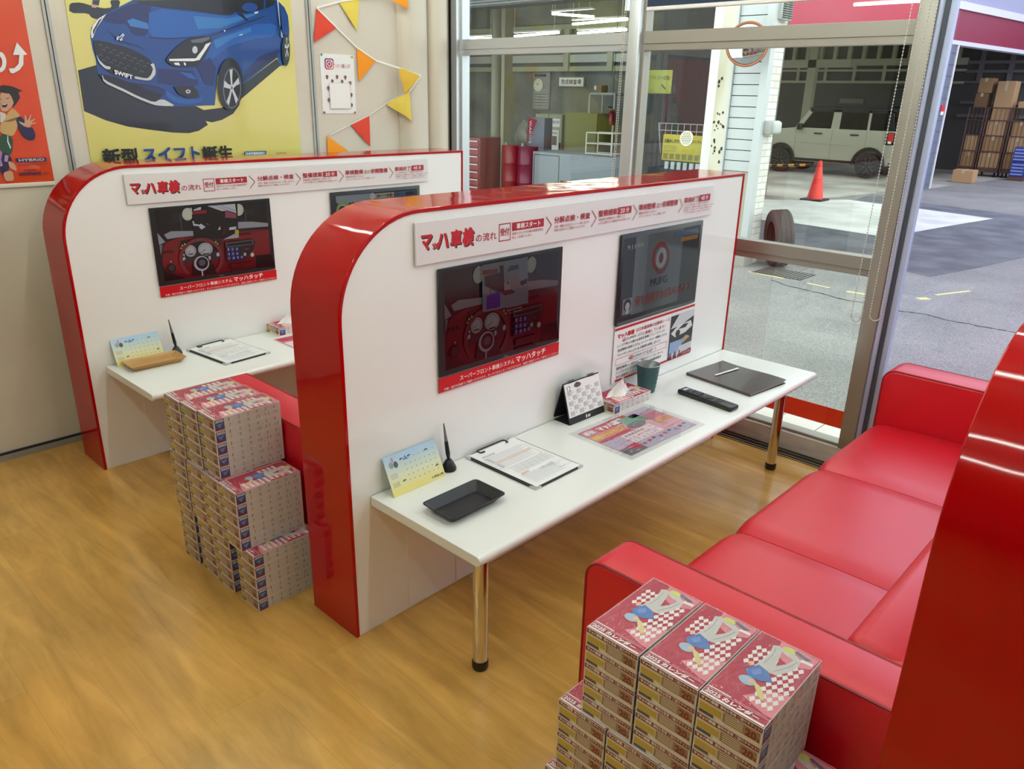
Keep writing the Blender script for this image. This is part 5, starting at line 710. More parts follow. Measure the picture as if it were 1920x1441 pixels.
a.text('SUZUKI', -0.093, 1.233, -0.047, 1.241, INK2, 0.03); a.text('connect', -0.114, 1.216, -0.028, 1.231, INK2, 0.05); a.text('対応', -0.022, 1.217, -0.001, 1.226, INK2, 0.01)
m.build('poster_print', t)

def bunt_y(x):   # the tape runs out over the boxed pipe casing
    f = min(1, max(0, (x - 1.80) / 0.11)); return -0.068 * f * f * (3 - 2 * f)
def bunting(label, line, flags):
    ox, oz = line[0]
    t = thing('bunting', label, 'bunting', (ox, 2.1045, oz))
    m = MB()
    # ribbon: a narrow folded tape
    for (x0, z0), (x1, z1) in zip(line[:-1], line[1:]):
        d = math.hypot(x1 - x0, z1 - z0); nx, nz = -(z1 - z0) / d * .004, (x1 - x0) / d * .004
        ya, yb = bunt_y(x0), bunt_y(x1)
        v = [(x0 - ox + nx, ya - 0.006, z0 - oz + nz), (x1 - ox + nx, yb - 0.006, z1 - oz + nz), (x1 - ox - nx, yb - 0.007, z1 - oz - nz), (x0 - ox - nx, ya - 0.007, z0 - oz - nz)]
        v += [(p[0], p[1] - 0.0016, p[2]) for p in v]
        m.add(v, [(0, 1, 2, 3), (7, 6, 5, 4), (0, 4, 5, 1), (1, 5, 6, 2), (2, 6, 7, 3), (3, 7, 4, 0)], mat('white_ribbon', '#EFEAE2', 0.7))
    m.build('ribbon', t)
    for hexc, nm, pts in flags:
        mm = mat(nm, hexc, 0.75); m = MB()
        # cloth triangle with a slight belly, double sided thickness
        a_, b_, c_ = pts; N = 6; vs = []; idx = {}
        for side, off in ((0, -0.004), (1, -0.0055)):
            for i in range(N + 1):
                for j in range(N + 1 - i):
                    u, v = i / N, j / N; w = 1 - u - v
                    x = a_[0] * w + b_[0] * u + c_[0] * v; z = a_[1] * w + b_[1] * u + c_[1] * v
                    y = off + bunt_y(x) - 0.030 * v * (0.4 + u * w * 3.0) * (1 - 0.4 * v)
                    idx[(side, i, j)] = len(vs); vs.append((x - ox, y, z - oz))
        fs = []
        for side in (0, 1):
            for i in range(N):
                for j in range(N - i):
                    f = (idx[(side, i, j)], idx[(side, i + 1, j)], idx[(side, i, j + 1)]); fs.append(f if side else f[::-1])
                    if i + j < N - 1:
                        f = (idx[(side, i + 1, j)], idx[(side, i + 1, j + 1)], idx[(side, i, j + 1)]); fs.append(f if side else f[::-1])
        m.add(vs, fs, mm, True); m.build('pennant', t)
    return t
FR, FY, FO, FG = ('#D8402B', 'pennant_red'), ('#E3CB55', 'pennant_yellow'), ('#F29412', 'pennant_orange'), ('#DFB53C', 'pennant_gold')
bunting('bunting zigzagging down the wall beside the yellow poster, with seven red, orange and yellow pennants',
    [(1.383, 1.973), (1.500, 1.887), (1.622, 1.799), (1.748, 1.738), (1.869, 1.705), (2.016, 1.667), (1.927, 1.582), (1.803, 1.513), (1.688, 1.452), (1.556, 1.403), (1.416, 1.349)],
    [(*FR, ((1.383, 1.973), (1.500, 1.887), (1.350, 1.808))), (*FO, ((1.622, 1.799), (1.748, 1.738), (1.621, 1.625))), (*FG, ((1.869, 1.705), (2.016, 1.667), (1.891, 1.568))),
     (*FY, ((1.803, 1.513), (1.927, 1.582), (1.934, 1.417))), (*FR, ((1.556, 1.403), (1.688, 1.452), (1.681, 1.282))), (*FO, ((1.400, 1.345), (1.535, 1.262), (1.393, 1.19)))])
bunting('upper bunting at the top edge of the photo with a yellow and an orange pennant',
    [(1.383, 1.973), (1.523, 2.014), (1.653, 2.040), (1.85, 2.062), (1.935, 2.07)],
    [(*FY, ((1.523, 2.010), (1.653, 2.036), (1.626, 1.880))), (*FO, ((1.840, 2.055), (1.930, 2.066), (1.920, 2.003)))])

t = thing('notice_sheet', 'white pinned notice with a camera icon logo beside the bunting', 'notice', (1.495, 2.1045, 1.46))
m = MB(); m.box(-0.108, -0.002, 0, 0.107, 0, 0.298, PAPER); m.build('paper_sheet', t)
m = MB(); a = Art(m, (-1.495, -0.0022, -1.46), (1, 0, 0), (0, 0, 1), 0.0003)
IG = [mat('icon_' + k, h_, 0.4) for k, h_ in (('violet', '#5A2A6E'), ('magenta', '#B0255E'), ('orange', '#E2884A'))]
a.poly([(1.414, 1.690), (1.414, 1.728), (1.422, 1.736), (1.463, 1.736), (1.471, 1.728), (1.440, 1.708)], IG[0], False); a.poly([(1.414, 1.690), (1.471, 1.728), (1.471, 1.702), (1.440, 1.681), (1.422, 1.681)], IG[1], False); a.poly([(1.440, 1.681), (1.471, 1.702), (1.471, 1.689), (1.463, 1.681)], IG[2])
def rsq(c, z, r, w, mm):
    a.poly([(c - r, z - r + .006), (c - r, z + r - .006), (c - r + .006, z + r), (c + r - .006, z + r), (c + r, z + r - .006), (c + r, z - r + .006), (c + r - .006, z - r), (c - r + .006, z - r)], mm)
rsq(1.4425, 1.7085, 0.0215, 0, PRINT_WHITE); rsq(1.4425, 1.7085, 0.0175, 0, IG[1]); a.ell(1.4425, 1.7085, 0.012, 0.012, PRINT_WHITE); a.ell(1.4425, 1.7085, 0.008, 0.008, IG[1]); a.ell(1.4555, 1.7215, 0.0025, 0.0025, PRINT_WHITE)
a.text('フォローお願いします', 1.475, 1.691, 1.576, 1.712, PRINT_RED, 0.0)
BERRY = mat('berry_print', '#7A4A4C', 0.5)
for i, (bx, bz) in enumerate([(1.423, 1.643), (1.486, 1.645), (1.539, 1.644), (1.454, 1.622), (1.517, 1.622), (1.569, 1.616), (1.426, 1.588), (1.572, 1.556), (1.425, 1.528), (1.570, 1.503)]):
    a.poly([(bx - .008, bz + .006), (bx + .002, bz + .012), (bx + .009, bz + .004), (bx + .003, bz - .011), (bx - .003, bz - .008)], BERRY)
a.rect(1.432, 1.485, 1.566, 1.616, PRINT_WHITE); a.frame(1.432, 1.485, 1.566, 1.616, 0.0012, mat('card_edge', '#B9B4B2', 0.6))
m.build('notice_print', t)
for i, (px, pz, hx) in enumerate([(1.396, 1.753, '#3E8F8A'), (1.589, 1.750, '#B9BE4A'), (1.393, 1.466, '#C0507E'), (1.592, 1.466, '#C87A6E')]):
    m = MB(); m.ball((px - 1.495, -0.006, pz - 1.46), 0.006, mat('pin_%s' % ('teal', 'lime', 'pink', 'coral')[i], hx, 0.3), 10, 6, (1, .7, 1)); m.build('push_pin', t)

# ------------------------------------------------------------------ sofas
def sofa(x, y, label):
    t = thing('sofa', label, 'sofa', (x, y, 0), group='red leatherette booth sofas')
    yb, yf = 0.004, 0.737                       # back and front, seat looks towards +y
    def arm(x0, x1):
        r = 0.05; pts = [(yb, 0.03), (yf, 0.03), (yf, 0.55 - r)]
        for i in range(1, 7):
            a = (PI / 2) * i / 6; pts.append((yf - r + r * math.cos(a), 0.55 - r + r * math.sin(a)))
        pts += [(yb, 0.55)]
        m = MB(); m.prism(pts, 'x', x0, x1, LEATHER, r=0.014, seg=3); o = m.build('armrest', t)
        m = MB()
        for xx in (x0 + 0.004, x1 - 0.004):
            path = [(xx, yf - 0.004, 0.05)] + [(xx, p[0] - .003, p[1] - .003) for p in pts[2:-1]] + [(xx, yb + .01, 0.547)]
            m.tube(path, 0.0035, RED_THREAD, 6)
        m.build('piping', o)
    arm(0.168, 0.312); arm(2.145, 2.300)
    m = MB(); m.rbox(0.300, 0.03, 0.03, 2.155, 0.715, 0.25, 0.012, LEATHER, 2); m.build('seat_base', t)
    xs = [0.313, 0.919, 1.537, 2.144]
    for a, b in zip(xs[:-1], xs[1:]):
        # plump cushion: lofted outline with a rounded nose
        bm = bmesh.new(); prof = [(0.10, 0.20), (0.725, 0.20)]
        for i in range(9):
            q = -PI / 2 + PI * i / 8 * 0.98; prof.append((0.692 + 0.044 * math.cos(q), 0.268 + 0.058 * math.sin(q)))
        for i in range(1, 9):
            f = i / 8; prof.append((0.690 - f * 0.59, 0.326 + 0.006 * math.sin(f * PI)))
        rows = []; n = 16
        for k in range(n + 1):
            u = k / n; xx = a + 0.0015 + (b - a - 0.003) * u
            e = min(u, 1 - u) * n; dip = 0.012 if e < 0.5 else (0.0035 if e < 1.5 else 0.0)
            cy, cz = 0.4, 0.26
            rows.append([bm.verts.new((xx, p[0] - (dip * .9 if p[0] > cy else 0), p[1] - (dip if p[1] > cz else 0))) for p in prof])
        for r0, r1 in zip(rows[:-1], rows[1:]):
            for i in range(len(prof)):
                j = (i + 1) % len(prof); bm.faces.new((r0[i], r0[j], r1[j], r1[i]))
        bm.faces.new(rows[0][::-1]); bm.faces.new(rows[-1])
        bmesh.ops.recalc_face_normals(bm, faces=list(bm.faces))
        m = MB(); m.take(bm, LEATHER, True); m.build('seat_cushion', t, sharp=60)
    for a, b in zip(xs[:-1], xs[1:]):
        m = MB(); xf = Matrix.Translation((0, 0.235, 0.30)) @ Matrix.Rotation(math.radians(13), 4, 'X') @ Matrix.Translation((0, -0.235, -0.30))
        m.rbox(a + 0.002, 0.10, 0.31, b - 0.002, 0.232, 0.566, 0.030, LEATHER, 4, xf); m.build('back_cushion', t)
    m = MB(); m.rbox(0.300, yb, 0.03, 2.155, 0.10, 0.535, 0.012, LEATHER, 2); m.build('back_frame', t)
    for fx in (0.23, 2.22):
        for fy in (0.07, 0.66):
            m = MB(); m.cyl((fx, fy, 0.0), (fx, fy, 0.031), 0.02, BLACK, 12); m.build('foot', t)
    return t
sofa(0, -1.459, 'red sofa in the right foreground, facing the middle partition counter')
sofa(-0.075, 0.296, 'red sofa behind the middle partition, only its armrest showing by the box stack')

# ------------------------------------------------------------------ tissue boxes in shrink-wrapped packs of five
BL, BW, BH = 0.228, 0.115, 0.0408
def ramp_pal(prefix, d): return {k: mat(prefix + k, h_, 0.45) for k, h_ in d.items()}
TB = ramp_pal('carton_', dict(red='#A81E38', dred='#8E1A22', pink='#D9808C', white='#EDE6E2', blue='#4A72B4', lblue='#9DB8CE', limb='#C9C6C2', line='#55505A', yel='#D8CB8A', lime='#CFD06A', slate='#5A6570',
    maroon='#7A1E16', gold='#C9A83C', cream='#D9D0B4', brown='#9A7860', navy='#3A4A86', num='#8C8685', grid='#BDB6B4', face='#E3B48C', orange='#CC6A1E', skyb='#6E8CC8'))
BOX_SIDE = mat('carton_white_board', '#E4DDD8', 0.45)
def tissue_carton(mb, oz=0.0, opening=False):
    mb.box(0, 0, oz + 0.0003, BL, BW, oz + BH, BOX_SIDE)
    # top print, read from the short end at x = 0
    a = Art(mb, (0, BW, oz + BH), (0, -1, 0), (1, 0, 0), 0.00006)
    a.rect(0.001, 0.001, BW - 0.001, BL - 0.001, TB['red'])
    a.poly([(0.055, 0.045), (0.10, 0.03), (0.114, 0.03), (0.114, 0.10), (0.085, 0.09)], TB['pink'])
    a.poly([(0.05, 0.185), (0.08, 0.17), (0.11, 0.19), (0.112, 0.224), (0.04, 0.226)], TB['pink'])
    def diamonds(u0, v0, nu, nv, du, dv, skew):
        for i in range(nu):
            for j in range(nv):
                for h in (0,):
                    u = u0 + i * du + j * skew; v = v0 + j * dv
                    if 0.003 < u - du / 2 and u + du / 2 < BW - 0.002 and v + dv / 2 < BL - .003:
                        a.poly([(u - du / 2, v), (u, v - dv / 2), (u + du / 2, v), (u, v + dv / 2)], TB['white'], False)
        a.k += 1
    diamonds(0.070, 0.050, 5, 8, 0.0105, 0.0175, 0.0014); diamonds(0.008, 0.130, 4, 4, 0.0105, 0.0165, 0.0)
    # a figure in a blue top and pale trousers, tumbling
    a.poly([(0.036, 0.135), (0.052, 0.128), (0.066, 0.137), (0.060, 0.170), (0.054, 0.198), (0.044, 0.212), (0.034, 0.205), (0.040, 0.178)], TB['limb'])
    a.poly([(0.058, 0.128), (0.074, 0.132), (0.086, 0.155), (0.092, 0.180), (0.090, 0.200), (0.080, 0.196), (0.074, 0.172), (0.060, 0.150)], TB['limb'])
    a.poly([(0.044, 0.206), (0.060, 0.196), (0.084, 0.190), (0.092, 0.198), (0.074, 0.208), (0.056, 0.216)], TB['limb'])
    a.line([(0.044, 0.145), (0.046, 0.175), (0.042, 0.200)], 0.0008, TB['line']); a.line([(0.066, 0.137), (0.080, 0.166), (0.086, 0.190)], 0.0008, TB['line'])
    a.poly([(0.088, 0.196), (0.110, 0.198), (0.108, 0.206), (0.088, 0.204)], TB['white'])
    a.ell(0.062, 0.212, 0.012, 0.008, TB['lime'], 12); a.poly([(0.070, 0.214), (0.094, 0.206), (0.104, 0.212), (0.074, 0.220)], TB['slate'])
    a.poly([(0.028, 0.108), (0.040, 0.136), (0.060, 0.130), (0.078, 0.110), (0.060, 0.098), (0.040, 0.094)], TB['blue'])
    a.poly([(0.036, 0.112), (0.046, 0.128), (0.054, 0.118), (0.046, 0.104)], TB['skyb'])
    a.ell(0.044, 0.084, 0.015, 0.012, TB['lblue'], 14); a.poly([(0.052, 0.090), (0.066, 0.086), (0.082, 0.070), (0.086, 0.056), (0.076, 0.060), (0.062, 0.076)], TB['yel'])
    a.ell(0.050, 0.086, 0.006, 0.006, TB['face'], 10)
    a.poly([(0.022, 0.128), (0.028, 0.136), (0.034, 0.132), (0.028, 0.124)], TB['face'])
    # title strip along the short edge
    a.rect(0.001, 0.002, 0.113, 0.0065, TB['white']); a.rect(0.001, 0.020, 0.113, 0.0225, TB['pink'])
    a.text('2025', 0.004, 0.0085, 0.032, 0.018, TB['white'], 0.04, up=False); a.text('カレンダー', 0.036, 0.0085, 0.100, 0.019, TB['white'], 0.05)
    a.rect(0.003, 0.024, 0.045, 0.0265, TB['white'], False); a.rect(0.050, 0.024, 0.108, 0.0258, TB['pink'])
    # short end: voucher print
    e = Art(mb, (0, BW, oz), (0, -1, 0), (0, 0, 1), 0.00006)
    e.rect(0.001, 0.001, BW - 0.001, BH - 0.001, TB['cream'])
    e.rect(0.001, 0.030, BW - 0.001, BH - 0.001, TB['maroon'])
    e.text('マッハ車検', 0.004, 0.0318, 0.036, 0.0388, TB['white'], 0.05, up=False); e.text('優待お客様 ご紹介チケット!', 0.039, 0.0318, 0.112, 0.0388, TB['white'], 0.02)
    e.rect(0.003, 0.011, 0.044, 0.025, TB['gold'], False); e.rect(0.046, 0.008, 0.112, 0.028, TB['brown'], False); e.rect(0.003, 0.003, 0.030, 0.010, TB['line'])
    e.text('20', 0.086, 0.008, 0.106, 0.024, TB['maroon'], 0.06, up=False); e.text('%', 0.106, 0.008, 0.112, 0.015, TB['maroon'], 0.04)
    for q in range(4): e.rect(0.050, 0.011 + q * .0042, 0.082, 0.0128 + q * .0042, TB['cream'], False)
    e.rect(0.034, 0.002, 0.050, 0.008, TB['white']); e.rect(0.052, 0.003, 0.108, 0.0055, TB['white'])
    # long side: two rows of months and a blue year block
    c = Art(mb, (0, 0, oz), (1, 0, 0), (0, 0, 1), 0.00006)
    c.rect(0.003, 0.002, 0.034, BH - 0.002, TB['navy']); c.rect(0.005, 0.003, 0.032, 0.009, TB['dred'], False); c.poly([(0.008, 0.022), (0.030, 0.024), (0.018, 0.009)], TB['skyb'])
    c.text('2025', 0.005, 0.028, 0.032, 0.037, TB['white'], 0.05)
    for k in range(12):
        u0 = 0.040 + (k % 6) * 0.031; v0 = 0.0215 if k < 6 else 0.003
        s = str(k + 1); c.text(s, u0 + 0.008, v0 + 0.003, u0 + 0.008 + (0.0035 if s == '1' else 0.0075 if len(s) == 1 else 0.014), v0 + 0.0145, TB['num'], 0.0, up=False)
        for q in range(4): c.rect(u0, v0 + 0.001 + q * 0.0042, u0 + 0.027, v0 + 0.0016 + q * 0.0042, TB['grid'], False)
        c.rect(u0 - 0.0016, v0, u0 - 0.0011, v0 + 0.017, TB['grid'], False)
    c.k += 1
    # the other two sides
    d = Art(mb, (BL, 0, oz), (0, 1, 0), (0, 0, 1), 0.00006); d.rect(0.001, 0.001, BW - .001, BH - .001, TB['cream']); d.rect(0.001, 0.030, BW - .001, BH - .001, TB['maroon'])
    f = Art(mb, (BL, BW, oz), (-1, 0, 0), (0, 0, 1), 0.00006); f.rect(0.003, 0.002, BL - .003, BH - .002, TB['white'])

GB = 'shrink-wrapped packs of five tissue boxes'
proto = thing('tissue_box_pack', '', 'tissue boxes', (0, 0, 0), group=GB)
m = MB(); tissue_carton(m); first_box = m.build('tissue_box', proto)
for k in range(1, 5):
    c = first_box.copy(); COL.objects.link(c); c.parent = proto; c.location = (0, 0, k * (BH + 0.0003))
m = MB(); h = 5 * BH + 0.0017
bm = bmesh.new(); bmesh.ops.create_cube(bm, size=1)
bmesh.ops.subdivide_edges(bm, edges=list(bm.edges), cuts=6, use_grid_fill=True)
rnd = random.Random(3)
for v in bm.verts:
    g = Vector((BL / 2 + v.co.x * (BL + 0.0016), BW / 2 + v.co.y * (BW + 0.0014), h / 2 + v.co.z * (h - 0.0001)))
    if v.co.z > 0.49: g.z += rnd.random() * 0.0022
    if v.co.z < -0.49: g.z = 0.00015
    v.co = g
m.take(bm, WRAP, True); m.build('shrink_wrap', proto, sharp=50)
PH = h + 0.0007
front = []
ypos = {2: (-1.303, -1.181, -1.057), 1: (-1.366, -1.246, -1.126, -1.003), 0: (-1.330, -1.210, -1.090, -0.970)}
lab = {(2, 0): 'tissue pack on top of the front stack, nearest the right edge', (2, 1): 'tissue pack on top of the front stack, the middle of three', (2, 2): 'tissue pack on top of the front stack, farthest left of three',
       (1, 0): 'tissue pack in the second layer of the front stack, farthest right', (1, 1): 'tissue pack in the second layer of the front stack, third from the left', (1, 2): 'tissue pack in the second layer of the front stack, second from the left',
       (1, 3): 'tissue pack sticking out at the left end of the second layer of the front stack',
       (0, 0): 'tissue pack in the floor layer of the front stack, farthest right', (0, 1): 'tissue pack in the floor layer of the front stack, third from the left', (0, 2): 'tissue pack in the floor layer of the front stack, second from the left', (0, 3): 'tissue pack in the floor layer of the front stack, farthest left'}
first = True
for lay in (2, 1, 0):
    for i, yy in enumerate(ypos[lay]):
        loc = (-0.106 - 0.006 * (lay == 1), yy, lay * PH)
        if first: proto.location = loc; proto['label'] = lab[(lay, i)]; proto.scale = (1.0, 1.03, 1.0); first = False
        else: dup(proto, loc, lab[(lay, i)])
yl = {0: (0.325, 0.472, 0.586, 0.714), 1: (0.374, 0.484, 0.594, 0.718), 2: (0.490, 0.598, 0.706)}
xl = {0: (-0.146, -0.152, -0.150, -0.154), 1: (-0.158, -0.160, -0.158, -0.157), 2: (-0.144, -0.150, -0.155)}
nm = ('nearest the middle partition', 'second from the middle partition', 'third from the middle partition', 'farthest from the middle partition')
nmt = ('nearest the middle partition', 'the middle of three', 'farthest from the middle partition')
lay_n = ('floor layer', 'second layer', 'top layer')
for lay in (0, 1, 2):
    for i, yy in enumerate(yl[lay]):
        dup(proto, (xl[lay][i], yy, lay * PH), 'tissue pack in the %s of the tall left stack, %s' % (lay_n[lay], (nmt if lay == 2 else nm)[i]), scale=(1.0, 0.935, 1.0))

# ------------------------------------------------------------------ things on the counters
ZD = 0.462
CALB = mat('calendar_print', '#BFD6E4', 0.5)
nt, n, l, b = nodes(CALB)
tc = n.new('ShaderNodeTexCoord'); sx = n.new('ShaderNodeSeparateXYZ'); cr = n.new('ShaderNodeValToRGB')
cr.color_ramp.elements[0].position = 0.12; cr.color_ramp.elements[0].color = lin('#E6D984'); cr.color_ramp.elements[1].position = 0.95; cr.color_ramp.elements[1].color = lin('#A9CBE6')
e_ = cr.color_ramp.elements.new(0.45); e_.color = lin('#DDE0BE')
l.new(tc.outputs['Generated'], sx.inputs[0]); l.new(sx.outputs['Z'], cr.inputs[0]); l.new(cr.outputs[0], b.inputs['Base Color'])
def desk_calendar(x, y, label):
    t = thing('desk_calendar', label, 'calendar', (x, y, ZD), group='pastel card calendars')
    w, hh, lean = 0.201, 0.109, 0.052
    m = MB(); m.prism([(0, 0.0006), (lean, hh), (lean + .0022, hh - .001), (0.0026, 0.0004)], 'x', 0, w, CALB); m.build('calendar_card', t)
    m = MB(); q = Vector((0, lean, hh)); L = q.length
    a = Art(m, (0, -0.0001, 0.0006), (1, 0, 0), tuple(q / L), 0.00015)
    ink = mat('calendar_ink', '#4B5A66', 0.6); cb = mat('calendar_blue', '#5C93CE', 0.6); pk = mat('calendar_pink', '#D58E9A', 0.6); gy = mat('calendar_grey', '#9AA0A0', 0.6)
    for cx, cy in ((0.062, 0.098), (0.092, 0.100), (0.158, 0.098), (0.052, 0.034), (0.182, 0.040)):
        a.poly([(cx - .008, cy), (cx - .004, cy + .005), (cx + .004, cy + .005), (cx + .008, cy), (cx + .003, cy + .002), (cx - .002, cy)], ink, False)
    a.poly([(0.066, 0.094), (0.077, 0.108), (0.088, 0.094)], cb, False); a.ell(0.012 + .01, 0.092, 0.008, 0.010, gy, 12, False); a.ell(0.038, 0.090, 0.008, 0.010, ink, 12, False); a.ell(0.030, 0.106, 0.004, 0.008, pk, 10)
    for r in range(5):
        for c in range(7):
            a.rect(0.070 + c * .0185, 0.030 + r * .0165, 0.0735 + c * .0185, 0.0335 + r * .0165, pk if c == 0 else gy, False)
    for k in range(2):
        for r in range(4): a.rect(0.008, 0.026 + k * .026 + r * .004, 0.034, 0.0272 + k * .026 + r * .004, gy, False)
    a.k += 1
    a.text('東京海上日動', 0.158, 0.008, 0.195, 0.016, ink, 0.02, up=False); a.ell(0.152, 0.012, 0.003, 0.004, gy, 10)
    m.build('calendar_print', t)
desk_calendar(0.120, -0.056, 'pastel card calendar beside the black tray on the near counter')
desk_calendar(-0.004, PITCH_Y - 0.048, 'pastel card calendar behind the wooden tray on the far counter')

PEN_STEEL = mat('pen_steel', '#8E9094', 0.3, metal=0.9)
def pen_stand(x, y, label):
    t = thing('pen_stand', label, 'pen', (x, y, ZD), group='black pen stands')
    m = MB(); m.lathe([(0.0, 0.0003), (0.022, 0.0003), (0.024, 0.003), (0.0235, 0.010), (0.018, 0.022), (0.012, 0.032), (0.0095, 0.036), (0, 0.036)], (0, 0, 0), BLACK, 24); m.build('stand_base', t)
    m = MB(); p0 = Vector((0, 0, 0.034)); p1 = Vector((-0.007, 0.004, 0.100)); p2 = Vector((-0.013, 0.0075, 0.160))
    m.cyl(p0, p0.lerp(p1, .35), 0.0042, BLACK, 14, 0.0072); m.cyl(p0.lerp(p1, .35), p1, 0.0072, BLACK, 14, 0.0060); m.build('pen_barrel', t)
    m = MB(); m.cyl(p1, p2, 0.0058, PEN_STEEL, 14, 0.0022); m.build('pen_cap', t)
pen_stand(0.357, -0.030, 'black pen in a cone stand behind the pastel calendar on the near counter')
pen_stand(0.250, PITCH_Y - 0.042, 'black pen in a cone stand behind the wooden tray on the far counter')

def tray(name, x, y, w, d, hh, mt, label, rz=0, ins=0.022, mat2=None, corner=0.014):
    t = thing(name, label, 'tray', (x, y, ZD), rz)
    def rr(w_, d_, r, n=5):
        out = []
        for cx, cy, a0 in ((w_ / 2 - r, d_ / 2 - r, 0), (-w_ / 2 + r, d_ / 2 - r, PI / 2), (-w_ / 2 + r, -d_ / 2 + r, PI), (w_ / 2 - r, -d_ / 2 + r, 1.5 * PI)):
            for i in range(n + 1):
                a = a0 + PI / 2 * i / n; out.append((cx + r * math.cos(a), cy + r * math.sin(a)))
        return out
    rings = [(rr(w - 2 * ins, d - 2 * ins, corner * .7), 0.0006), (rr(w - .004, d - .004, corner), hh - 0.003), (rr(w, d, corner), hh - 0.002), (rr(w, d, corner), hh),
             (rr(w - .008, d - .008, corner * .8), hh), (rr(w - .012, d - .012, corner * .8), hh - 0.002), (rr(w - 2 * ins - .006, d - 2 * ins - .006, corner * .6), 0.004)]
    vs = []; fs = []; N = len(rings[0][0])
    for pts, z in rings: vs += [(p[0], p[1], z) for p in pts]
    for k in range(len(rings) - 1):
        for i in range(N):
            j = (i + 1) % N; fs.append((k * N + i, k * N + j, (k + 1) * N + j, (k + 1) * N + i))
    fs.append(tuple(range(N))[::-1]); fs.append(tuple((len(rings) - 1) * N + i for i in range(N)))
    m = MB(); m.add(vs, fs, mt, True); o = m.build('tray_body', t, sharp=35)
    return t
TRAYB = mat('black_leather_tray', '#0F1013', 0.36); add_bump(TRAYB, 300, 0.2, 2, 0.002)
TRAYW = mat('light_wood_tray', '#B98A4E', 0.5); add_mottle(TRAYW, '#A97A42', '#C79A5E', 4, 5, (1.0, 14, 14))
tray('coin_tray', 0.233, -0.234, 0.215, 0.130, 0.027, TRAYB, 'black rectangular coin tray at the front of the near counter')
tray('coin_tray', 0.124, PITCH_Y - 0.108, 0.232, 0.118, 0.024, TRAYW, 'light wooden coin tray on the far counter', -0.02, 0.02, corner=0.004)

INK_F = mat('form_ink', '#7C7E8C', 0.6); INK_D = mat('form_dark', '#4A4A52', 0.6); INK_O = mat('form_orange', '#C98A62', 0.6)
def clipboard(x, y, rz, label):
    t = thing('clipboard', label, 'clipboard', (x, y, ZD), rz, group='clipboards with inspection forms')
    w, d = 0.226, 0.308
    m = MB(); m.rbox(-w / 2, -d / 2, 0.0004, w / 2, d / 2, 0.006, 0.0015, BLACK_MATTE, 1); m.build('board', t)
    for sx in (-1, 1):
        for sy in (-1, 1):
            m = MB(); m.prism([(sx * w / 2 + sx * .0006, sy * d / 2 + sy * .0006), (sx * (w / 2 - .026), sy * d / 2 + sy * .0006), (sx * w / 2 + sx * .0006, sy * (d / 2 - .026))], 'z', 0.0001, 0.0066, ALU); m.build('metal_corner', t)
    m = MB(); m.box(-0.104, -0.149, 0.0068, 0.106, 0.147, 0.0078, PAPER)
    a = Art(m, (0, 0, 0.0079), (1, 0, 0), (0, 1, 0), 0.00012)
    a.text('車両診断書', -0.085, 0.098, -0.030, 0.108, INK_D, 0.0, up=False)
    a.line([(-0.09, 0.090), (0.075, 0.090), (0.09, 0.078), (0.09, 0.004), (0.075, -0.006), (-0.085, -0.006), (-0.097, 0.006), (-0.097, 0.080), (-0.09, 0.090)], 0.0010, INK_F)
    for r in range(10):
        yy = 0.082 - r * 0.0082
        if r in (4, 5): a.rect(-0.075, yy - .0006, 0.085, yy + .0022, INK_O, False)
        else: a.rect(-0.088, yy, 0.080 - (r * 37 % 23) * .001, yy + 0.0010, INK_F, False)
        a.rect(-0.09, yy + .0025, -0.075, yy + .0045, INK_D, False)
    for r in range(4):
        for c in range(7):
            a.frame(-0.075 + c * .024, -0.050 + r * .0095, -0.053 + c * .024, -0.042 + r * .0095, 0.0006, INK_F)
    a.rect(-0.08, -0.068, -0.045, -0.066, INK_O, False); a.rect(-0.08, -0.063, -0.045, -0.061, INK_O, False)
    for r in range(9): a.rect(-0.088, -0.075 - r * .007, 0.03 + (r * 53 % 40) * .001, -0.0742 - r * .007, INK_F, False)
    a.k += 1
    a.text('スキン診断', -0.01, -0.085, 0.055, -0.072, INK_F); a.frame(0.045, -0.12, 0.095, -0.085, 0.0008, INK_F)
    m.build('form_sheet', t)
    m = MB(); wire = [(-0.064, 0.132, 0.010), (-0.064, 0.150, 0.0095), (-0.058, 0.154, 0.0095), (0.058, 0.154, 0.0095), (0.064, 0.150, 0.0095), (0.064, 0.132, 0.010)]
    m.tube(wire, 0.0022, BLACK, 8); m.tube([(-0.064, 0.133, 0.010), (-0.048, 0.130, 0.0105)], 0.003, BLACK, 8); m.tube([(0.064, 0.133, 0.010), (0.054, 0.130, 0.0105)], 0.003, BLACK, 8)
    m.box(-0.066, 0.146, 0.0062, 0.066, 0.153, 0.009, CHROME); m.build('clip', t)
clipboard(0.564, -0.160, 0.0, 'clipboard with a printed form lying on the near counter')
clipboard(0.430, PITCH_Y - 0.165, 0.10, 'clipboard with a printed form lying on the far counter')

# tent calendar with a white page
t = thing('flip_calendar', 'black tent calendar with a grey chequered December page on the near counter', 'calendar', (0.902, -0.075, ZD), -0.03)
w = 0.200
m = MB()
prof = [(0.0, 0.0004), (0.045, 0.148), (0.0475, 0.148), (0.0845, 0.0004)]
m.prism([(0.0, 0.0004), (0.044, 0.147), (0.0462, 0.1462), (0.0026, 0.0006)], 'x', 0, w, BLACK_MATTE); m.prism([(0.0445, 0.147), (0.0845, 0.0004), (0.0815, 0.0004), (0.0422, 0.1456)], 'x', 0, w, BLACK_MATTE)
m.box(0, 0.001, 0.0003, w, 0.0835, 0.0016, BLACK_MATTE); m.build('tent_stand', t)
q = Vector((0, 0.044, 0.147)); L = q.length; qn = q / L; nn = Vector((0, -qn.z, qn.y))
m = MB(); a = Art(m, tuple(nn * 0.0006), (1, 0, 0), tuple(qn), 0.00015)
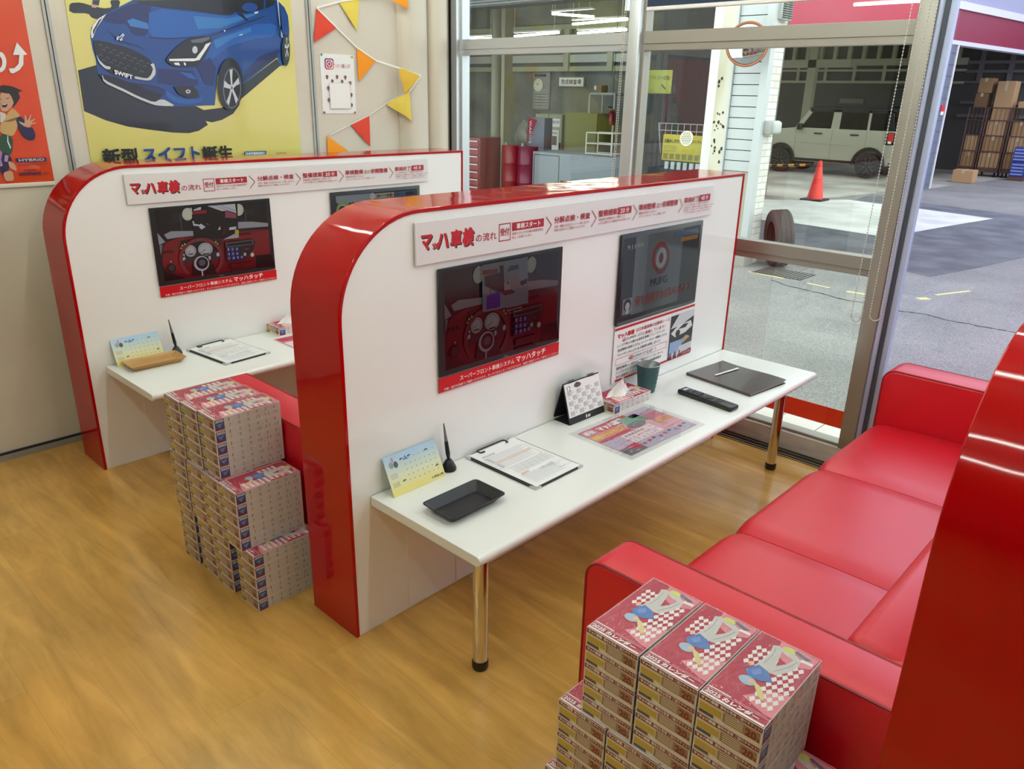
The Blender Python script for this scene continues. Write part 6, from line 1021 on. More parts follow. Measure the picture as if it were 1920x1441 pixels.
m.add([a.P(0.004, 0.026, 0), a.P(w - .002, 0.026, 0), a.P(w - .002, L - .004, 0), a.P(0.004, L - .004, 0), a.P(0.004, 0.026, 10), a.P(w - .002, 0.026, 10), a.P(w - .002, L - .004, 10), a.P(0.004, L - .004, 10)],
      [(0, 3, 2, 1), (4, 5, 6, 7), (0, 1, 5, 4), (1, 2, 6, 5), (2, 3, 7, 6), (3, 0, 4, 7)], PAPER)
a.k = 11; CQ = mat('calendar_check', '#C9C6C8', 0.6)
for r in range(5):
    for c in range(7):
        if (r + c) % 2 == 0: a.rect(0.012 + c * .0255, 0.030 + r * .0185, 0.0365 + c * .0255, 0.0475 + r * .0185, CQ, False)
a.k += 1
for r in range(5):
    for c in range(7): a.rect(0.0165 + c * .0255, 0.0385 + r * .0185, 0.0205 + c * .0255, 0.0425 + r * .0185, GREY, False)
a.text('12', 0.016, 0.121, 0.036, 0.140, INK_D, 0.0, up=False)
a.ell(0.074, 0.135, 0.020, 0.009, mat('calendar_car_print', '#6B4A52', 0.5), 16); a.ell(0.072, 0.139, 0.012, 0.007, mat('calendar_car_print2', '#523A44', 0.5), 12)
m.build('calendar_page', t)
m = MB(); a = Art(m, tuple(nn * 0.0006), (1, 0, 0), tuple(qn), 0.00015)
a.rect(0.092, 0.006, 0.098, 0.018, PRINT_WHITE, False); a.rect(0.102, 0.012, 0.118, 0.015, PRINT_WHITE, False); a.rect(0.102, 0.007, 0.116, 0.010, PRINT_WHITE)
m.build('stand_logo', t)
m = MB()
for x0 in (0.030, 0.140):
    for k in range(5):
        xx = x0 + k * 0.0075
        pts = [(xx, 0.0435 + 0.0052 * math.cos(s), 0.1475 + 0.0052 * math.sin(s)) for s in [2 * PI * i / 10 for i in range(11)]]
        m.tube(pts, 0.0010, BLACK, 5)
m.build('spiral_binding', t)

# tissue box in use
def used_tissue(x, y, rz, label):
    t = thing('tissue_box', label, 'tissue box', (x, y, ZD), rz, group='tissue boxes in use on the counters')
    m = MB(); tissue_carton(m, 0.0); m.build('carton', t)
    m = MB(); bm = bmesh.new(); N = 22; rows = []; rnd = random.Random(5)
    for k in range(8):
        f = k / 7; ring = []
        for i in range(N):
            a = 2 * PI * i / N; r = (0.034 - 0.018 * f) * (1 + 0.28 * math.sin(3 * a + 2.0 * f) + 0.10 * math.sin(7 * a + 5 * f))
            rx = r * (1.7 - 0.7 * f)
            ring.append(bm.verts.new((0.100 + rx * math.cos(a) + 0.012 * f, 0.058 + 0.55 * r * math.sin(a) + 0.006 * math.sin(4 * f), BH + 0.0006 + 0.052 * f + 0.012 * math.sin(2 * a) * f)))
        rows.append(ring)
    for r0, r1 in zip(rows[:-1], rows[1:]):
        for i in range(N): bm.faces.new((r0[i], r0[(i + 1) % N], r1[(i + 1) % N], r1[i]))
    m.take(bm, mat('tissue_paper', '#F4F2EF', 0.8), True); m.build('tissue', t, sharp=80)
used_tissue(1.100, -0.124, -0.03, 'open tissue box beside the black tent calendar on the near counter')
used_tissue(0.722, PITCH_Y - 0.106, 0.0, 'open tissue box on the far counter, partly behind the middle partition')

# tin cup
TEAL = mat('teal_enamel', '#2F5358', 0.45); TIN = mat('bare_tin', '#B9BDBE', 0.28, metal=0.9)
t = thing('tin_cup', 'dark teal tin cup with a silver inside on the near counter', 'cup', (1.403, -0.062, ZD))
m = MB(); m.lathe([(0, 0.0006), (0.033, 0.0006), (0.0345, 0.003), (0.0355, 0.012), (0.0468, 0.113), (0.0478, 0.1145)], (0, 0, 0), TEAL, 40); m.build('cup_wall', t)
m = MB(); m.lathe([(0.0478, 0.1145), (0.0482, 0.116), (0.0468, 0.1166), (0.0458, 0.114), (0.034, 0.006), (0, 0.006)], (0, 0, 0), TIN, 40); m.build('cup_lining', t)
m = MB(); EMB = mat('teal_emboss', '#48696C', 0.5)
for row, (zz, cnt) in enumerate(((0.088, 5), (0.072, 7), (0.056, 6), (0.040, 7), (0.026, 5))):
    for k in range(cnt):
        a_ = math.radians(-80 + (k - cnt / 2) * 9); r = 0.0355 + (zz - 0.012) * (0.0468 - 0.0355) / 0.101
        m.ball((r * math.cos(a_), r * math.sin(a_), zz), 0.0028, EMB, 6, 4, (0.6, 0.6, 1.2 if (k + row) % 2 else .7))
m.build('embossed_lettering', t)

# flyer in a clear sleeve
t = thing('flyer', 'colourful sales flyer in a clear sleeve on the near counter', 'flyer', (1.055, -0.265, ZD), -0.035)
m = MB(); m.box(-0.195, -0.118, 0.0004, 0.195, 0.118, 0.0010, PAPER)
a = Art(m, (0, 0, 0.00105), (1, 0, 0), (0, 1, 0), 0.00008)
F = ramp_pal('flyer_', dict(rose='#C8788A', crim='#B8324A', orange='#D98A56', green='#6FA58C', grey='#6E6A72', lil='#B7A9C0', pale='#E6D2D6', yel='#D9BE62', navy='#5A5E7C', white='#EFEAEC', pink='#D9A2AC'))
a.rect(-0.195, -0.118, 0.195, 0.118, F['pink']); a.rect(-0.195, 0.070, 0.06, 0.118, F['crim'])
a.text('マッハ車検', -0.115, 0.074, 0.03, 0.112, F['white'], 0.06); a.rect(-0.192, 0.072, -0.125, 0.114, F['rose'])
a.text('車検', -0.185, 0.080, -0.135, 0.106, F['white'], 0.03)
a.rect(-0.195, 0.028, -0.02, 0.068, F['orange']); a.text('特典キャンペーン', -0.188, 0.034, -0.03, 0.062, F['yel'], 0.05)
a.rect(-0.195, 0.008, -0.02, 0.026, F['crim'], False); a.rect(0.062, 0.072, 0.195, 0.116, F['lil'], False); a.rect(0.0, 0.03, 0.105, 0.098, F['green']); a.ell(0.03, 0.03, 0.05, 0.022, F['grey'], 16)
a.rect(0.108, 0.02, 0.193, 0.066, F['rose'], False); a.rect(0.108, -0.02, 0.193, 0.016, F['orange'], False); a.rect(-0.10, -0.065, 0.07, 0.004, F['pale'])
for i, s in enumerate(('車検基本料金', '１２,８００円', '１６,８００円')): a.text(s, -0.092, -0.018 - i * .021, 0.02 + i * .012, -0.004 - i * .021, F['navy'] if i != 1 else F['crim'], 0.02, up=False)
a.rect(-0.195, -0.065, -0.105, 0.004, F['lil'], False); a.rect(-0.195, -0.118, -0.10, -0.068, F['grey']); a.poly([(-0.16, -0.066), (-0.10, -0.06), (-0.115, -0.112)], F['crim'])
a.rect(-0.095, -0.118, 0.195, -0.070, F['lil'])
for i in range(9):
    a.ell(-0.08 + i * .031, -0.090 + (i % 3) * .005, 0.009, 0.007, (F['grey'], F['crim'], F['navy'])[i % 3], 10, False)
rnd = random.Random(11)
for i in range(150):
    x = rnd.uniform(-.19, .17); y_ = rnd.uniform(-.115, .108); w_ = rnd.uniform(.006, .024); h_ = rnd.uniform(.0012, .0035)
    a.k += .02; a.rect(x, y_, min(x + w_, .194), y_ + h_, rnd.choice(list(F.values())), False)
m.build('printed_sheet', t)
m = MB(); m.box(-0.222, -0.140, 0.0002, 0.222, 0.140, 0.0003, CLEAR_FILM); m.box(-0.222, -0.140, 0.0026, 0.222, 0.140, 0.0028, CLEAR_FILM); m.build('clear_sleeve', t)
t = thing('flyer', 'corner of a printed flyer on the far counter beside the middle partition', 'flyer', (0.86, PITCH_Y - 0.25, ZD), -0.02)
m = MB(); m.box(-0.195, -0.118, 0.0004, 0.195, 0.118, 0.0010, PAPER); a = Art(m, (0, 0, 0.00105), (1, 0, 0), (0, 1, 0), 0.00008); a.rect(-0.19, -0.113, 0.19, 0.113, F['rose']); a.rect(-0.18, 0.05, 0.1, 0.10, F['crim']); a.rect(-0.18, -0.10, 0.0, 0.03, F['pale']); m.build('printed_sheet', t)

# remote control
t = thing('remote_control', 'long black television remote on the near counter', 'remote', (1.480, -0.296, ZD), 0.0)
t.rotation_euler = (0, 0, -0.10)
m = MB(); m.rbox(-0.0275, -0.126, 0.002, 0.0275, 0.126, 0.020, 0.005, BLACK, 3); m.build('remote_body', t)
BTN = mat('remote_button', '#3A3A3D', 0.5); LBL = mat('remote_legend', '#B9B9BC', 0.5)
for r in range(4):
    for c in range(3):
        m = MB(); m.rbox(-0.021 + c * .0145, 0.066 - r * .012, 0.0195, -0.0095 + c * .0145, 0.0735 - r * .012, 0.0225, 0.0012, BTN, 1); m.build('button', t)
m = MB(); m.lathe([(0.009, 0.0), (0.016, 0.0), (0.016, 0.0022), (0.009, 0.0022)], (0, -0.010, 0.0198), BTN, 20); m.build('ring_button', t)
m = MB(); m.lathe([(0, 0.0026), (0.007, 0.0026), (0.007, 0)], (0, -0.010, 0.0198), BTN, 14); m.build('button', t)
for r in range(3):
    for c in range(4):
        m = MB(); m.rbox(-0.021 + c * .011, -0.046 - r * .010, 0.0195, -0.0125 + c * .011, -0.040 - r * .010, 0.0222, 0.001, BTN, 1); m.build('button', t)
m = MB(); a = Art(m, (0, 0, 0.0201), (1, 0, 0), (0, 1, 0), 0.0001)
a.rect(-0.015, 0.098, 0.017, 0.112, LBL, False); a.ell(-0.018, 0.118, 0.003, 0.003, LBL, 10, False)
for r in range(4):
    for c in range(3): a.rect(-0.018 + c * .0145, 0.0755 - r * .012, -0.011 + c * .0145, 0.0768 - r * .012, LBL, False)
for r in range(3):
    for c in range(4): a.rect(-0.020 + c * .011, -0.0385 - r * .010, -0.014 + c * .011, -0.0375 - r * .010, LBL, False)
m.build('remote_legends', t)

# binder
BRN = mat('dark_brown_cover', '#463B38', 0.26, coat=0.2)
t = thing('binder', 'dark brown slim binder with a white title strip on the near counter', 'binder', (1.798, -0.248, ZD), -0.12)
def sheet(m, z0, lift, mt, th, ins=0.0):
    N = 8; vs = []
    for k in range(2):
        for i in range(N + 1):
            for j in range(N + 1):
                u, v = i / N, j / N
                x = -0.128 + ins + u * (0.256 - 2 * ins); y_ = -0.160 + ins + v * (0.320 - 2 * ins)
                z = z0 + lift * (u ** 1.5) * (0.55 + 0.45 * math.sin(v * 5.5 + 0.6)) + (th if k else 0); vs.append((x, y_, z))
    fs = []; M_ = (N + 1) * (N + 1)
    for i in range(N):
        for j in range(N):
            a_ = i * (N + 1) + j; q_ = (a_, a_ + N + 1, a_ + N + 2, a_ + 1); fs.append(q_[::-1]); fs.append(tuple(M_ + k for k in q_))
    edge = [i * (N + 1) for i in range(N + 1)] + [N * (N + 1) + j for j in range(1, N + 1)] + [i * (N + 1) + N for i in range(N - 1, -1, -1)] + [j for j in range(N - 1, 0, -1)]
    for p_, q_ in zip(edge, edge[1:] + edge[:1]): fs.append((p_, q_, M_ + q_, M_ + p_))
    m.add(vs, fs, mt, True)
m = MB(); sheet(m, 0.0006, 0.0, BRN, 0.0016); m.box(-0.130, -0.160, 0.0006, -0.1265, 0.160, 0.012, BRN); m.build('back_cover', t, sharp=30)
m = MB(); sheet(m, 0.0024, 0.003, mat('page_grey', '#A49A98', 0.4), 0.006, 0.005); m.build('pages', t, sharp=30)
m = MB(); sheet(m, 0.0105, 0.007, BRN, 0.0014); m.build('front_cover', t, sharp=30)
m = MB(); a = Art(m, (-0.062, 0.055, 0.0142), (0.97, -0.05, 0.016), (0.05, 1, 0), 0.0002); a.rect(0.0, 0.0, 0.160, 0.011, PRINT_WHITE); m.build('title_strip', t)

# ------------------------------------------------------------------ outside: ground
ZG = -0.12
ASPH = mat('worn_asphalt', '#8F8E8C', 0.85)
nt, n, l, b = nodes(ASPH)
tc = n.new('ShaderNodeTexCoord')
v1 = n.new('ShaderNodeTexNoise'); v1.inputs['Scale'].default_value = 130; v1.inputs['Detail'].default_value = 3
c1 = n.new('ShaderNodeValToRGB'); c1.color_ramp.elements[0].position = .3; c1.color_ramp.elements[0].color = lin('#5F5F60'); c1.color_ramp.elements[1].position = .72; c1.color_ramp.elements[1].color = lin('#A3A19C')
v2 = n.new('ShaderNodeTexNoise'); v2.inputs['Scale'].default_value = 1.1; v2.inputs['Detail'].default_value = 5
c2 = n.new('ShaderNodeValToRGB'); c2.color_ramp.elements[0].position = .3; c2.color_ramp.elements[0].color = (.78, .78, .78, 1); c2.color_ramp.elements[1].position = .7; c2.color_ramp.elements[1].color = (1.12, 1.1, 1.06, 1)
mx = n.new('ShaderNodeMix'); mx.data_type = 'RGBA'; mx.blend_type = 'MULTIPLY'; mx.inputs[0].default_value = 1
bu = n.new('ShaderNodeBump'); bu.inputs['Strength'].default_value = 0.5; bu.inputs['Distance'].default_value = 0.01
l.new(tc.outputs['Object'], v1.inputs['Vector']); l.new(tc.outputs['Object'], v2.inputs['Vector'])
l.new(v1.outputs['Fac'], c1.inputs[0]); l.new(v2.outputs['Fac'], c2.inputs[0]); l.new(c1.outputs[0], mx.inputs[6]); l.new(c2.outputs[0], mx.inputs[7])
l.new(mx.outputs[2], b.inputs['Base Color']); l.new(v1.outputs['Fac'], bu.inputs['Height']); l.new(bu.outputs[0], b.inputs['Normal'])
m = MB(); m.box(2.41, -25, ZG - 0.1, 60, 40, ZG, ASPH); struct(m.build('ground'))
def patch(nm, pts, mt, k=1):
    m = MB(); m.prism(pts, 'z', ZG - 0.004, ZG + 0.0015 * k, mt); return struct(m.build(nm))
NEW = mat('new_dark_asphalt', '#5A5B61', 0.8); add_mottle(NEW, '#4F5056', '#6A6B70', 2.5)
CONC = mat('white_concrete', '#D6D7D0', 0.8); add_mottle(CONC, '#C2C4BC', '#E0E0D8', 1.5)
SLAB = mat('garage_floor_concrete', '#A9A59A', 0.7); add_mottle(SLAB, '#8D897F', '#BDB9AC', 0.8)
patch('ground_slab_workshop', [(12.6, 6.9), (12.7, 5.0), (13.0, 4.5), (14.2, 4.2), (15.6, 4.0), (17.2, 3.6), (24.0, 2.85), (24, 16), (6.95, 16), (6.95, 4.1), (8.2, 4.1), (8.2, 5.0)], SLAB, 1)
patch('ground_dark_repair', [(14.64, 2.85), (14.16, 1.08), (9.83, 0.2), (8.78, 0.39), (7.75, 0.63), (7.85, 0.91), (8.54, 1.46), (8.49, 2.58), (8.25, 2.95), (9.6, 4.2), (10.6, 3.9), (12.2, 3.6), (15.3, 3.95)], NEW, 2)
patch('ground_white_concrete', [(12.66, 4.9), (13.0, 4.46), (13.9, 3.9), (13.65, 2.57), (13.34, 1.35), (12.0, 1.57), (10.8, 1.75), (10.04, 1.94), (10.2, 3.01), (10.25, 3.53), (9.9, 4.1), (10.4, 5.6), (11.6, 5.9)], CONC, 3)
YLINE = mat('faded_yellow_paint', '#C9BF7C', 0.8)
m = MB()
for p, q, w in (((6.50, 2.05), (6.47, 1.65), .04), ((6.45, 1.40), (6.41, 1.15), .03), ((6.39, 0.98), (6.40, 0.78), .05), ((6.60, 0.40), (6.70, 0.33), .08), ((6.9, 0.33), (7.35, 0.15), .04)):
    d = Vector((q[0] - p[0], q[1] - p[1])).normalized(); nx, ny = -d.y * w / 2, d.x * w / 2
    m.prism([(p[0] + nx, p[1] + ny), (q[0] + nx, q[1] + ny), (q[0] - nx, q[1] - ny), (p[0] - nx, p[1] - ny)], 'z', ZG - .003, ZG + 0.001, YLINE)
struct(m.build('ground_yellow_marking'))
CRACK = mat('asphalt_crack', '#2A2A2A', 0.9)
m = MB(); rnd = random.Random(2)
cpts = [(6.28, 1.7), (6.15, 1.36), (6.12, 1.14), (6.04, 0.87), (6.04, 0.68), (6.0, 0.38), (6.05, 0.19), (6.0, 0.01), (5.99, -0.15), (5.98, -0.31), (5.99, -0.51), (5.95, -1.0), (6.0, -1.6)]
fine = []
for p, q in zip(cpts[:-1], cpts[1:]):
    for k in range(4): fine.append((p[0] + (q[0] - p[0]) * k / 4 + rnd.uniform(-.015, .015), p[1] + (q[1] - p[1]) * k / 4))
for p, q in zip(fine[:-1], fine[1:]):
    w = rnd.uniform(.006, .016); m.prism([(p[0] - w, p[1]), (q[0] - w, q[1]), (q[0] + w, q[1]), (p[0] + w, p[1])], 'z', ZG - .003, ZG + .0008, CRACK)
struct(m.build('ground_crack'))
t = thing('drain_grate', 'dark slotted drain grate in the asphalt in front of the white brick pillar', 'drain', (6.70, 1.76, ZG))
m = MB(); m.box(-0.2, -0.27, 0.0, 0.2, 0.27, 0.002, DARK)
for k in range(13):
    y = -0.25 + k * .0415; m.box(-0.19, y - .008, 0.002, 0.19, y + .010, 0.006, mat('rusty_grate', '#6E6862', 0.7))
m.build('grate', t)

# ------------------------------------------------------------------ outside: workshop building on the left
SHEET = mat('pale_grey_siding', '#C4C8C6', 0.5)
OLDPAINT = mat('weathered_cream_paint', '#C6C1A8', 0.6); add_mottle(OLDPAINT, '#A89C78', '#D2CDB8', 3, 6, (1, 1, .25), .25, .5)
RUST = mat('dark_rust', '#3B2415', 0.9)
BRICKW = mat('white_stone_cladding', '#E4E2D6', 0.85)
nt, n, l, b = nodes(BRICKW)
tc = n.new('ShaderNodeTexCoord'); sp = n.new('ShaderNodeSeparateXYZ'); ad = n.new('ShaderNodeMath'); cb = n.new('ShaderNodeCombineXYZ')
br = n.new('ShaderNodeTexBrick')
for k, v in (('Scale', 1.0), ('Mortar Size', 0.004), ('Brick Width', 0.20), ('Row Height', 0.068), ('Bias', -0.2)): br.inputs[k].default_value = v
br.inputs['Color1'].default_value = lin('#EAE8DE'); br.inputs['Color2'].default_value = lin('#D8D3C0'); br.inputs['Mortar'].default_value = lin('#B4B0A4')
l.new(tc.outputs['Object'], sp.inputs[0]); l.new(sp.outputs['X'], ad.inputs[0]); l.new(sp.outputs['Y'], ad.inputs[1]); l.new(ad.outputs[0], cb.inputs[0]); l.new(sp.outputs['Z'], cb.inputs[1])
l.new(cb.outputs[0], br.inputs['Vector']); l.new(br.outputs['Color'], b.inputs['Base Color'])
bu = n.new('ShaderNodeBump'); bu.inputs['Strength'].default_value = .5; bu.inputs['Distance'].default_value = .02; bu.invert = True
l.new(br.outputs['Fac'], bu.inputs['Height']); l.new(bu.outputs[0], b.inputs['Normal'])
BLOCK = mat('grey_concrete_block', '#69717E', 0.8)
WKWALL = mat('workshop_grey_wall', '#75756E', 0.7); add_mottle(WKWALL, '#63635C', '#858479', 1.2)
WKDARK = mat('workshop_dark_steel', '#3A3B3A', 0.7)
GIRT = mat('workshop_cream_steel', '#A9A78C', 0.6)
TOPZ = 3.7
m = MB(); m.box(6.74, 2.255, ZG, 7.06, 2.298, TOPZ, BRICKW); m.box(6.90, 2.298, ZG, 7.06, 2.95, TOPZ, BRICKW); struct(m.build('wall_pillar_brick'))
m = MB(); m.box(6.70, 2.225, ZG - .0, 6.80, 2.30, TOPZ, SHEET); m.box(6.69, 2.22, ZG, 6.90, 2.40, ZG + 0.16, mat('grey_footing', '#A5A199', 0.8)); struct(m.build('trim_pillar_corner'))
m = MB()
z = 0.80
m.box(6.80, 2.30, ZG, 6.86, 2.66, 0.86, mat('stained_panel', '#B9B0A0', 0.7))
for k in range(18):
    z0 = 0.865 + k * 0.1085; m.box(6.785, 2.300, z0, 6.86, 2.64, z0 + 0.100, SHEET)
m.box(6.80, 2.30, 0.86, 6.87, 2.64, TOPZ, DARK)
struct(m.build('wall_siding'))
t = m = MB(); m.box(6.76, 2.655, ZG, 6.90, 2.815, TOPZ, OLDPAINT); m.box(6.755, 2.640, ZG, 6.78, 2.660, TOPZ, SHEET)
rnd = random.Random(8)
for k in range(26):
    z0 = rnd.choice([1.05, 1.1, 1.15, 1.35, 1.4, 0.95, 1.75, 1.3]) + rnd.uniform(-.05, .05); y = rnd.uniform(2.668, 2.80); r = rnd.uniform(.004, .016)
    m.prism([(y + r * math.cos(a) * rnd.uniform(.6, 1.2), z0 + 1.4 * r * math.sin(a) * rnd.uniform(.6, 1.2)) for a in [2 * PI * i / 7 for i in range(7)]], 'x', 6.757, 6.77, RUST)
struct(m.build('wall_rusty_post'))
m = MB(); m.box(6.78, 2.815, ZG, 6.92, 2.93, 2.56, mat('white_window_frame', '#DDDCD4', 0.4)); m.box(6.80, 2.815, 2.50, 6.92, 4.1, 2.75, SHEET); m.box(6.80, 2.30, 2.50, 6.92, 2.82, TOPZ, SHEET); struct(m.build('trim_shop_window'))
m = MB(); m.box(6.86, 2.93, 0.1, 6.866, 4.04, 2.5, pane_mat('shop_window_glass', (0.85, 0.86, 0.86), 0.015, 0.15)); struct(m.build('window_shop_glass'))
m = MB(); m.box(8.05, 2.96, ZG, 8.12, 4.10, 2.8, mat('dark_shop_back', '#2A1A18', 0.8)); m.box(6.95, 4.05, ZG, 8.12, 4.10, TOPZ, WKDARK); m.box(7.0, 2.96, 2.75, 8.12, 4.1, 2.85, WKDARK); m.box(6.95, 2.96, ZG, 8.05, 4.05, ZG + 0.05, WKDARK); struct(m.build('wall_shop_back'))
m = MB(); m.box(9.2, 5.22, ZG, 13.2, 5.32, TOPZ, WKWALL); struct(m.build('wall_workshop_side'))
m = MB(); m.box(13.2, 5.25, ZG, 13.35, 16, TOPZ, WKWALL); struct(m.build('wall_workshop_back'))
m = MB(); m.box(6.95, 15.9, ZG, 13.3, 16.0, TOPZ, WKWALL); struct(m.build('wall_workshop_end'))
m = MB(); m.box(6.95, 2.3, TOPZ, 13.4, 16, TOPZ + .12, WKDARK); struct(m.build('ceiling_workshop'))
m = MB(); m.box(6.95, 4.1, 2.68, 7.25, 16, TOPZ, WKDARK)
for k in range(8): m.box(6.94, 4.1, 2.70 + k * .035, 6.95, 8.0, 2.72 + k * .035, mat('shutter_rib', '#55575A', 0.5))
struct(m.build('trim_shutter_box'))
# beams and light slatted band on the workshop back wall
m = MB()
for z0, z1 in ((2.10, 2.20), (2.28, 2.44), (2.50, 2.66), (2.95, 3.05)): m.box(13.1, 5.3, z0, 13.2, 15, z1, mat('white_slat', '#B9B8AE', 0.6) if z0 in (2.28, 2.50) else GIRT)
for y in (8.9, 10.1, 11.9, 13.4): m.box(13.05, y, 2.10, 13.14, y + .14, 2.95, GIRT)
struct(m.build('trim_workshop_beams'))
m = MB(); m.cyl((9.0, 8.31, ZG), (9.0, 8.31, TOPZ), 0.085, mat('olive_grey_pipe', '#7B7963', 0.5), 20); m.box(9.25, 8.36, ZG, 9.45, 8.52, TOPZ, mat('cream_column', '#B3AC8C', 0.6)); struct(m.build('trim_workshop_columns'))
WT = mat('workshop_tube_light', '#F4FFF2', 0.5, emit=SHOP_TUBE_POWER)
for i, (x, ya, za, yb, zb, lb) in enumerate([(11.2, 9.0, 3.05, 8.0, 2.95, 'upper'), (11.7, 8.9, 2.90, 7.6, 2.93, 'rightmost low'), (12.3, 9.25, 2.79, 8.04, 2.81, 'lowest right'), (12, 10.74, 2.76, 9.50, 2.79, 'left of middle'), (12, 12.2, 2.76, 11.37, 2.74, 'farthest left'), (12.7, 8.2, 3.32, 7.5, 3.31, 'topmost small'), (9.5, 12.5, 3.2, 11.2, 3.2, 'front left'), (9.8, 6.9, 3.3, 5.8, 3.3, 'front right')]):
    t = thing('workshop_lamp', 'bare tube lamp hanging in the workshop behind the left window, %s one' % lb, 'lamp', (x, ya, za), group='workshop tube lamps')
    m = MB(); m.cyl((0, 0, 0), (0, yb - ya, zb - za), 0.022, WT, 8); m.build('lamp_tube', t)
    m = MB(); m.box(-0.05, yb - ya, max(0, zb - za) + 0.03, 0.05, 0, max(0, zb - za) + 0.06, FIT)
    for y in (0, yb - ya): m.cyl((0, y * .9, 0.05), (0, y * .9, TOPZ - za), 0.006, FIT, 6)
    m.build('lamp_hanger', t)

def bx(name, label, cat, x0, x1, y0, y1, z0, z1, mt, group=None, part='body', r=0.01):
    t = thing(name, label, cat, (x0, y0, z0), group=group)
    m = MB(); m.rbox(0, 0, 0, x1 - x0, y1 - y0, z1 - z0, r, mt, 2); m.build(part, t)
    return t
def facing(t, w):    # print surface on the side that looks at the shop (towards -x), local coordinates
    m = MB(); return m, Art(m, (-0.002, w, 0), (0, -1, 0), (0, 0, 1), 0.001)
t = thing('wall_clock', 'round cream wall clock on the workshop back wall', 'clock', (13.19, 11.04, 1.81))
m = MB(); m.cyl((-0.04, 0, 0), (0.0, 0, 0), 0.155, mat('clock_rim', '#8E8A70', 0.5), 28); m.build('clock_case', t)
m = MB(); m.cyl((-0.046, 0, 0), (-0.03, 0, 0), 0.14, mat('clock_face', '#E2DEC4', 0.6), 28); m.build('dial', t)
m = MB(); a = Art(m, (-0.047, 0, 0), (0, -1, 0), (0, 0, 1), 0.001)
a.line([(0, 0), (-0.06, 0.045)], .012, DARK); a.line([(0, 0), (0.03, 0.09)], .008, DARK)
for k in range(12): a.ell(.115 * math.cos(k * PI / 6), .115 * math.sin(k * PI / 6), .008, .008, DARK, 8, False)
m.build('clock_hands', t)
t = bx('workshop_sign', 'white plate with black Japanese lettering hanging in the workshop', 'sign', 13.15, 13.199, 9.71, 10.43, 1.785, 1.985, mat('grey_plate_edge', '#B4B6B2', 0.5), part='sign_plate')
m, a = facing(t, .72); a.rect(.02, .02, .70, .18, PRINT_WHITE); a.text('完成検査場', .07, .045, .65, .155, PRINT_BLACK, 0.02); m.build('sign_lettering', t)
t = bx('notice_board', 'grey notice board under the clock on the workshop back wall', 'board', 13.16, 13.2, 10.70, 11.22, 1.27, 2.08, mat('grey_board', '#8E8E86', 0.6))
m, a = facing(t, .52); a.rect(.05, .72, .40, .78, WKDARK, False); a.rect(.06, .05, .46, .45, mat('faded_sheet', '#A5A496', 0.6), False); [a.rect(.08, .1 + k * .06, .44, .11 + k * .06, WKDARK, False) for k in range(6)]; m.build('board_print', t)
OLIVE = mat('olive_green_cabinet', '#8E8D4E', 0.5); LOCK = mat('pale_olive_locker', '#A8A888', 0.5)
bx('storage_cabinet', 'olive green cabinet in the workshop behind the left window', 'cabinet', 11.0, 11.6, 7.64, 8.42, ZG, 1.29, OLIVE)
for y0, y1, lb in ((8.44, 8.78, 'right'), (8.79, 9.13, 'left')):
    t = bx('locker', 'pale locker with posted labels beside the olive cabinet, the %s one of two' % lb, 'locker', 10.95, 11.5, y0, y1, ZG, 1.25, LOCK, group='lockers in the workshop')
    m, a = facing(t, y1 - y0); w = y1 - y0
    a.rect(.05, 1.14, w - .05, 1.29, PRINT_WHITE); a.text('整備記録簿', .07, 1.20, w - .07, 1.26, PRINT_BLACK)
    a.rect(.07, .72, w - .07, 1.08, PRINT_WHITE); a.text('保管庫', .10, 1.0, w - .10, 1.05, PRINT_BLACK); a.rect(.11, .80, w - .11, .97, P['red'] if lb == 'left' else P['asph']); m.build('posted_label', t)
    m = MB(); m.box(-0.02, 0.02, .7, 0.0, 0.04, .85, DARK); m.build('handle', t)
t = bx('product_banner', 'grey and red upright panel with white lettering turned sideways in the workshop', 'panel', 9.5, 9.72, 7.62, 8.02, ZG, 1.22, mat('slate_panel', '#6B7280', 0.5))
m, a = facing(t, .40); a.O.z = .87; a.poly([(0, .01), (0.02, .46), (.24, .44), (.10, .2)], mat('banner_crimson', '#8C1830', 0.5))
vs, fs = glyphs("WAKO'S"); m.add([a.P(.05 + .06 * v, .42 - .38 * u) for u, v in vs], fs, PRINT_WHITE); m.build('banner_lettering', t)
for y, lb in ((7.44, 'right'), (7.82, 'left')):
    t = thing('oil_drum', 'red drum standing in the workshop below the sideways lettered panel, the %s one' % lb, 'drum', (8.9, y, ZG), group='red drums')
    m = MB(); m.lathe([(0, 0), (.17, 0), (.175, .02), (.17, .3), (.178, .31), (.17, .32), (.17, .6), (.178, .61), (.17, .62), (.17, .88), (.175, .9), (0, .9)], (0, 0, 0), mat('drum_red', '#8C1420', 0.35) if lb == 'left' else mat('drum_plum', '#6E1436', 0.35), 24); m.build('drum_body', t)
    m = MB(); m.cyl((-.08, .05, .9), (-.08, .05, .95), .03, GREY, 10); m.build('drum_cap', t)
t = thing('cloth_sack', 'white sack in the workshop beside the sideways lettered panel', 'sack', (9.72, 8.24, 0.77))
bm = bmesh.new(); bmesh.ops.create_icosphere(bm, subdivisions=3, radius=1); rnd = random.Random(4)
for v in bm.verts:
    s = 1 + .12 * math.sin(5 * v.co.x + 3 * v.co.z) + .08 * math.sin(9 * v.co.y)
    v.co = Vector((v.co.x * .16 * s, v.co.y * .2 * s * (1.1 - .35 * v.co.z), max(v.co.z, -.7) * .22 * s + .16))
m = MB(); m.take(bm, mat('sack_cloth', '#A5A496', 0.8), True); m.build('sack_body', t)
bx('workbench_cabinet', 'low table under the cloth sack in the workshop', 'table', 9.52, 9.9, 8.06, 8.35, ZG, 0.745, WKWALL)
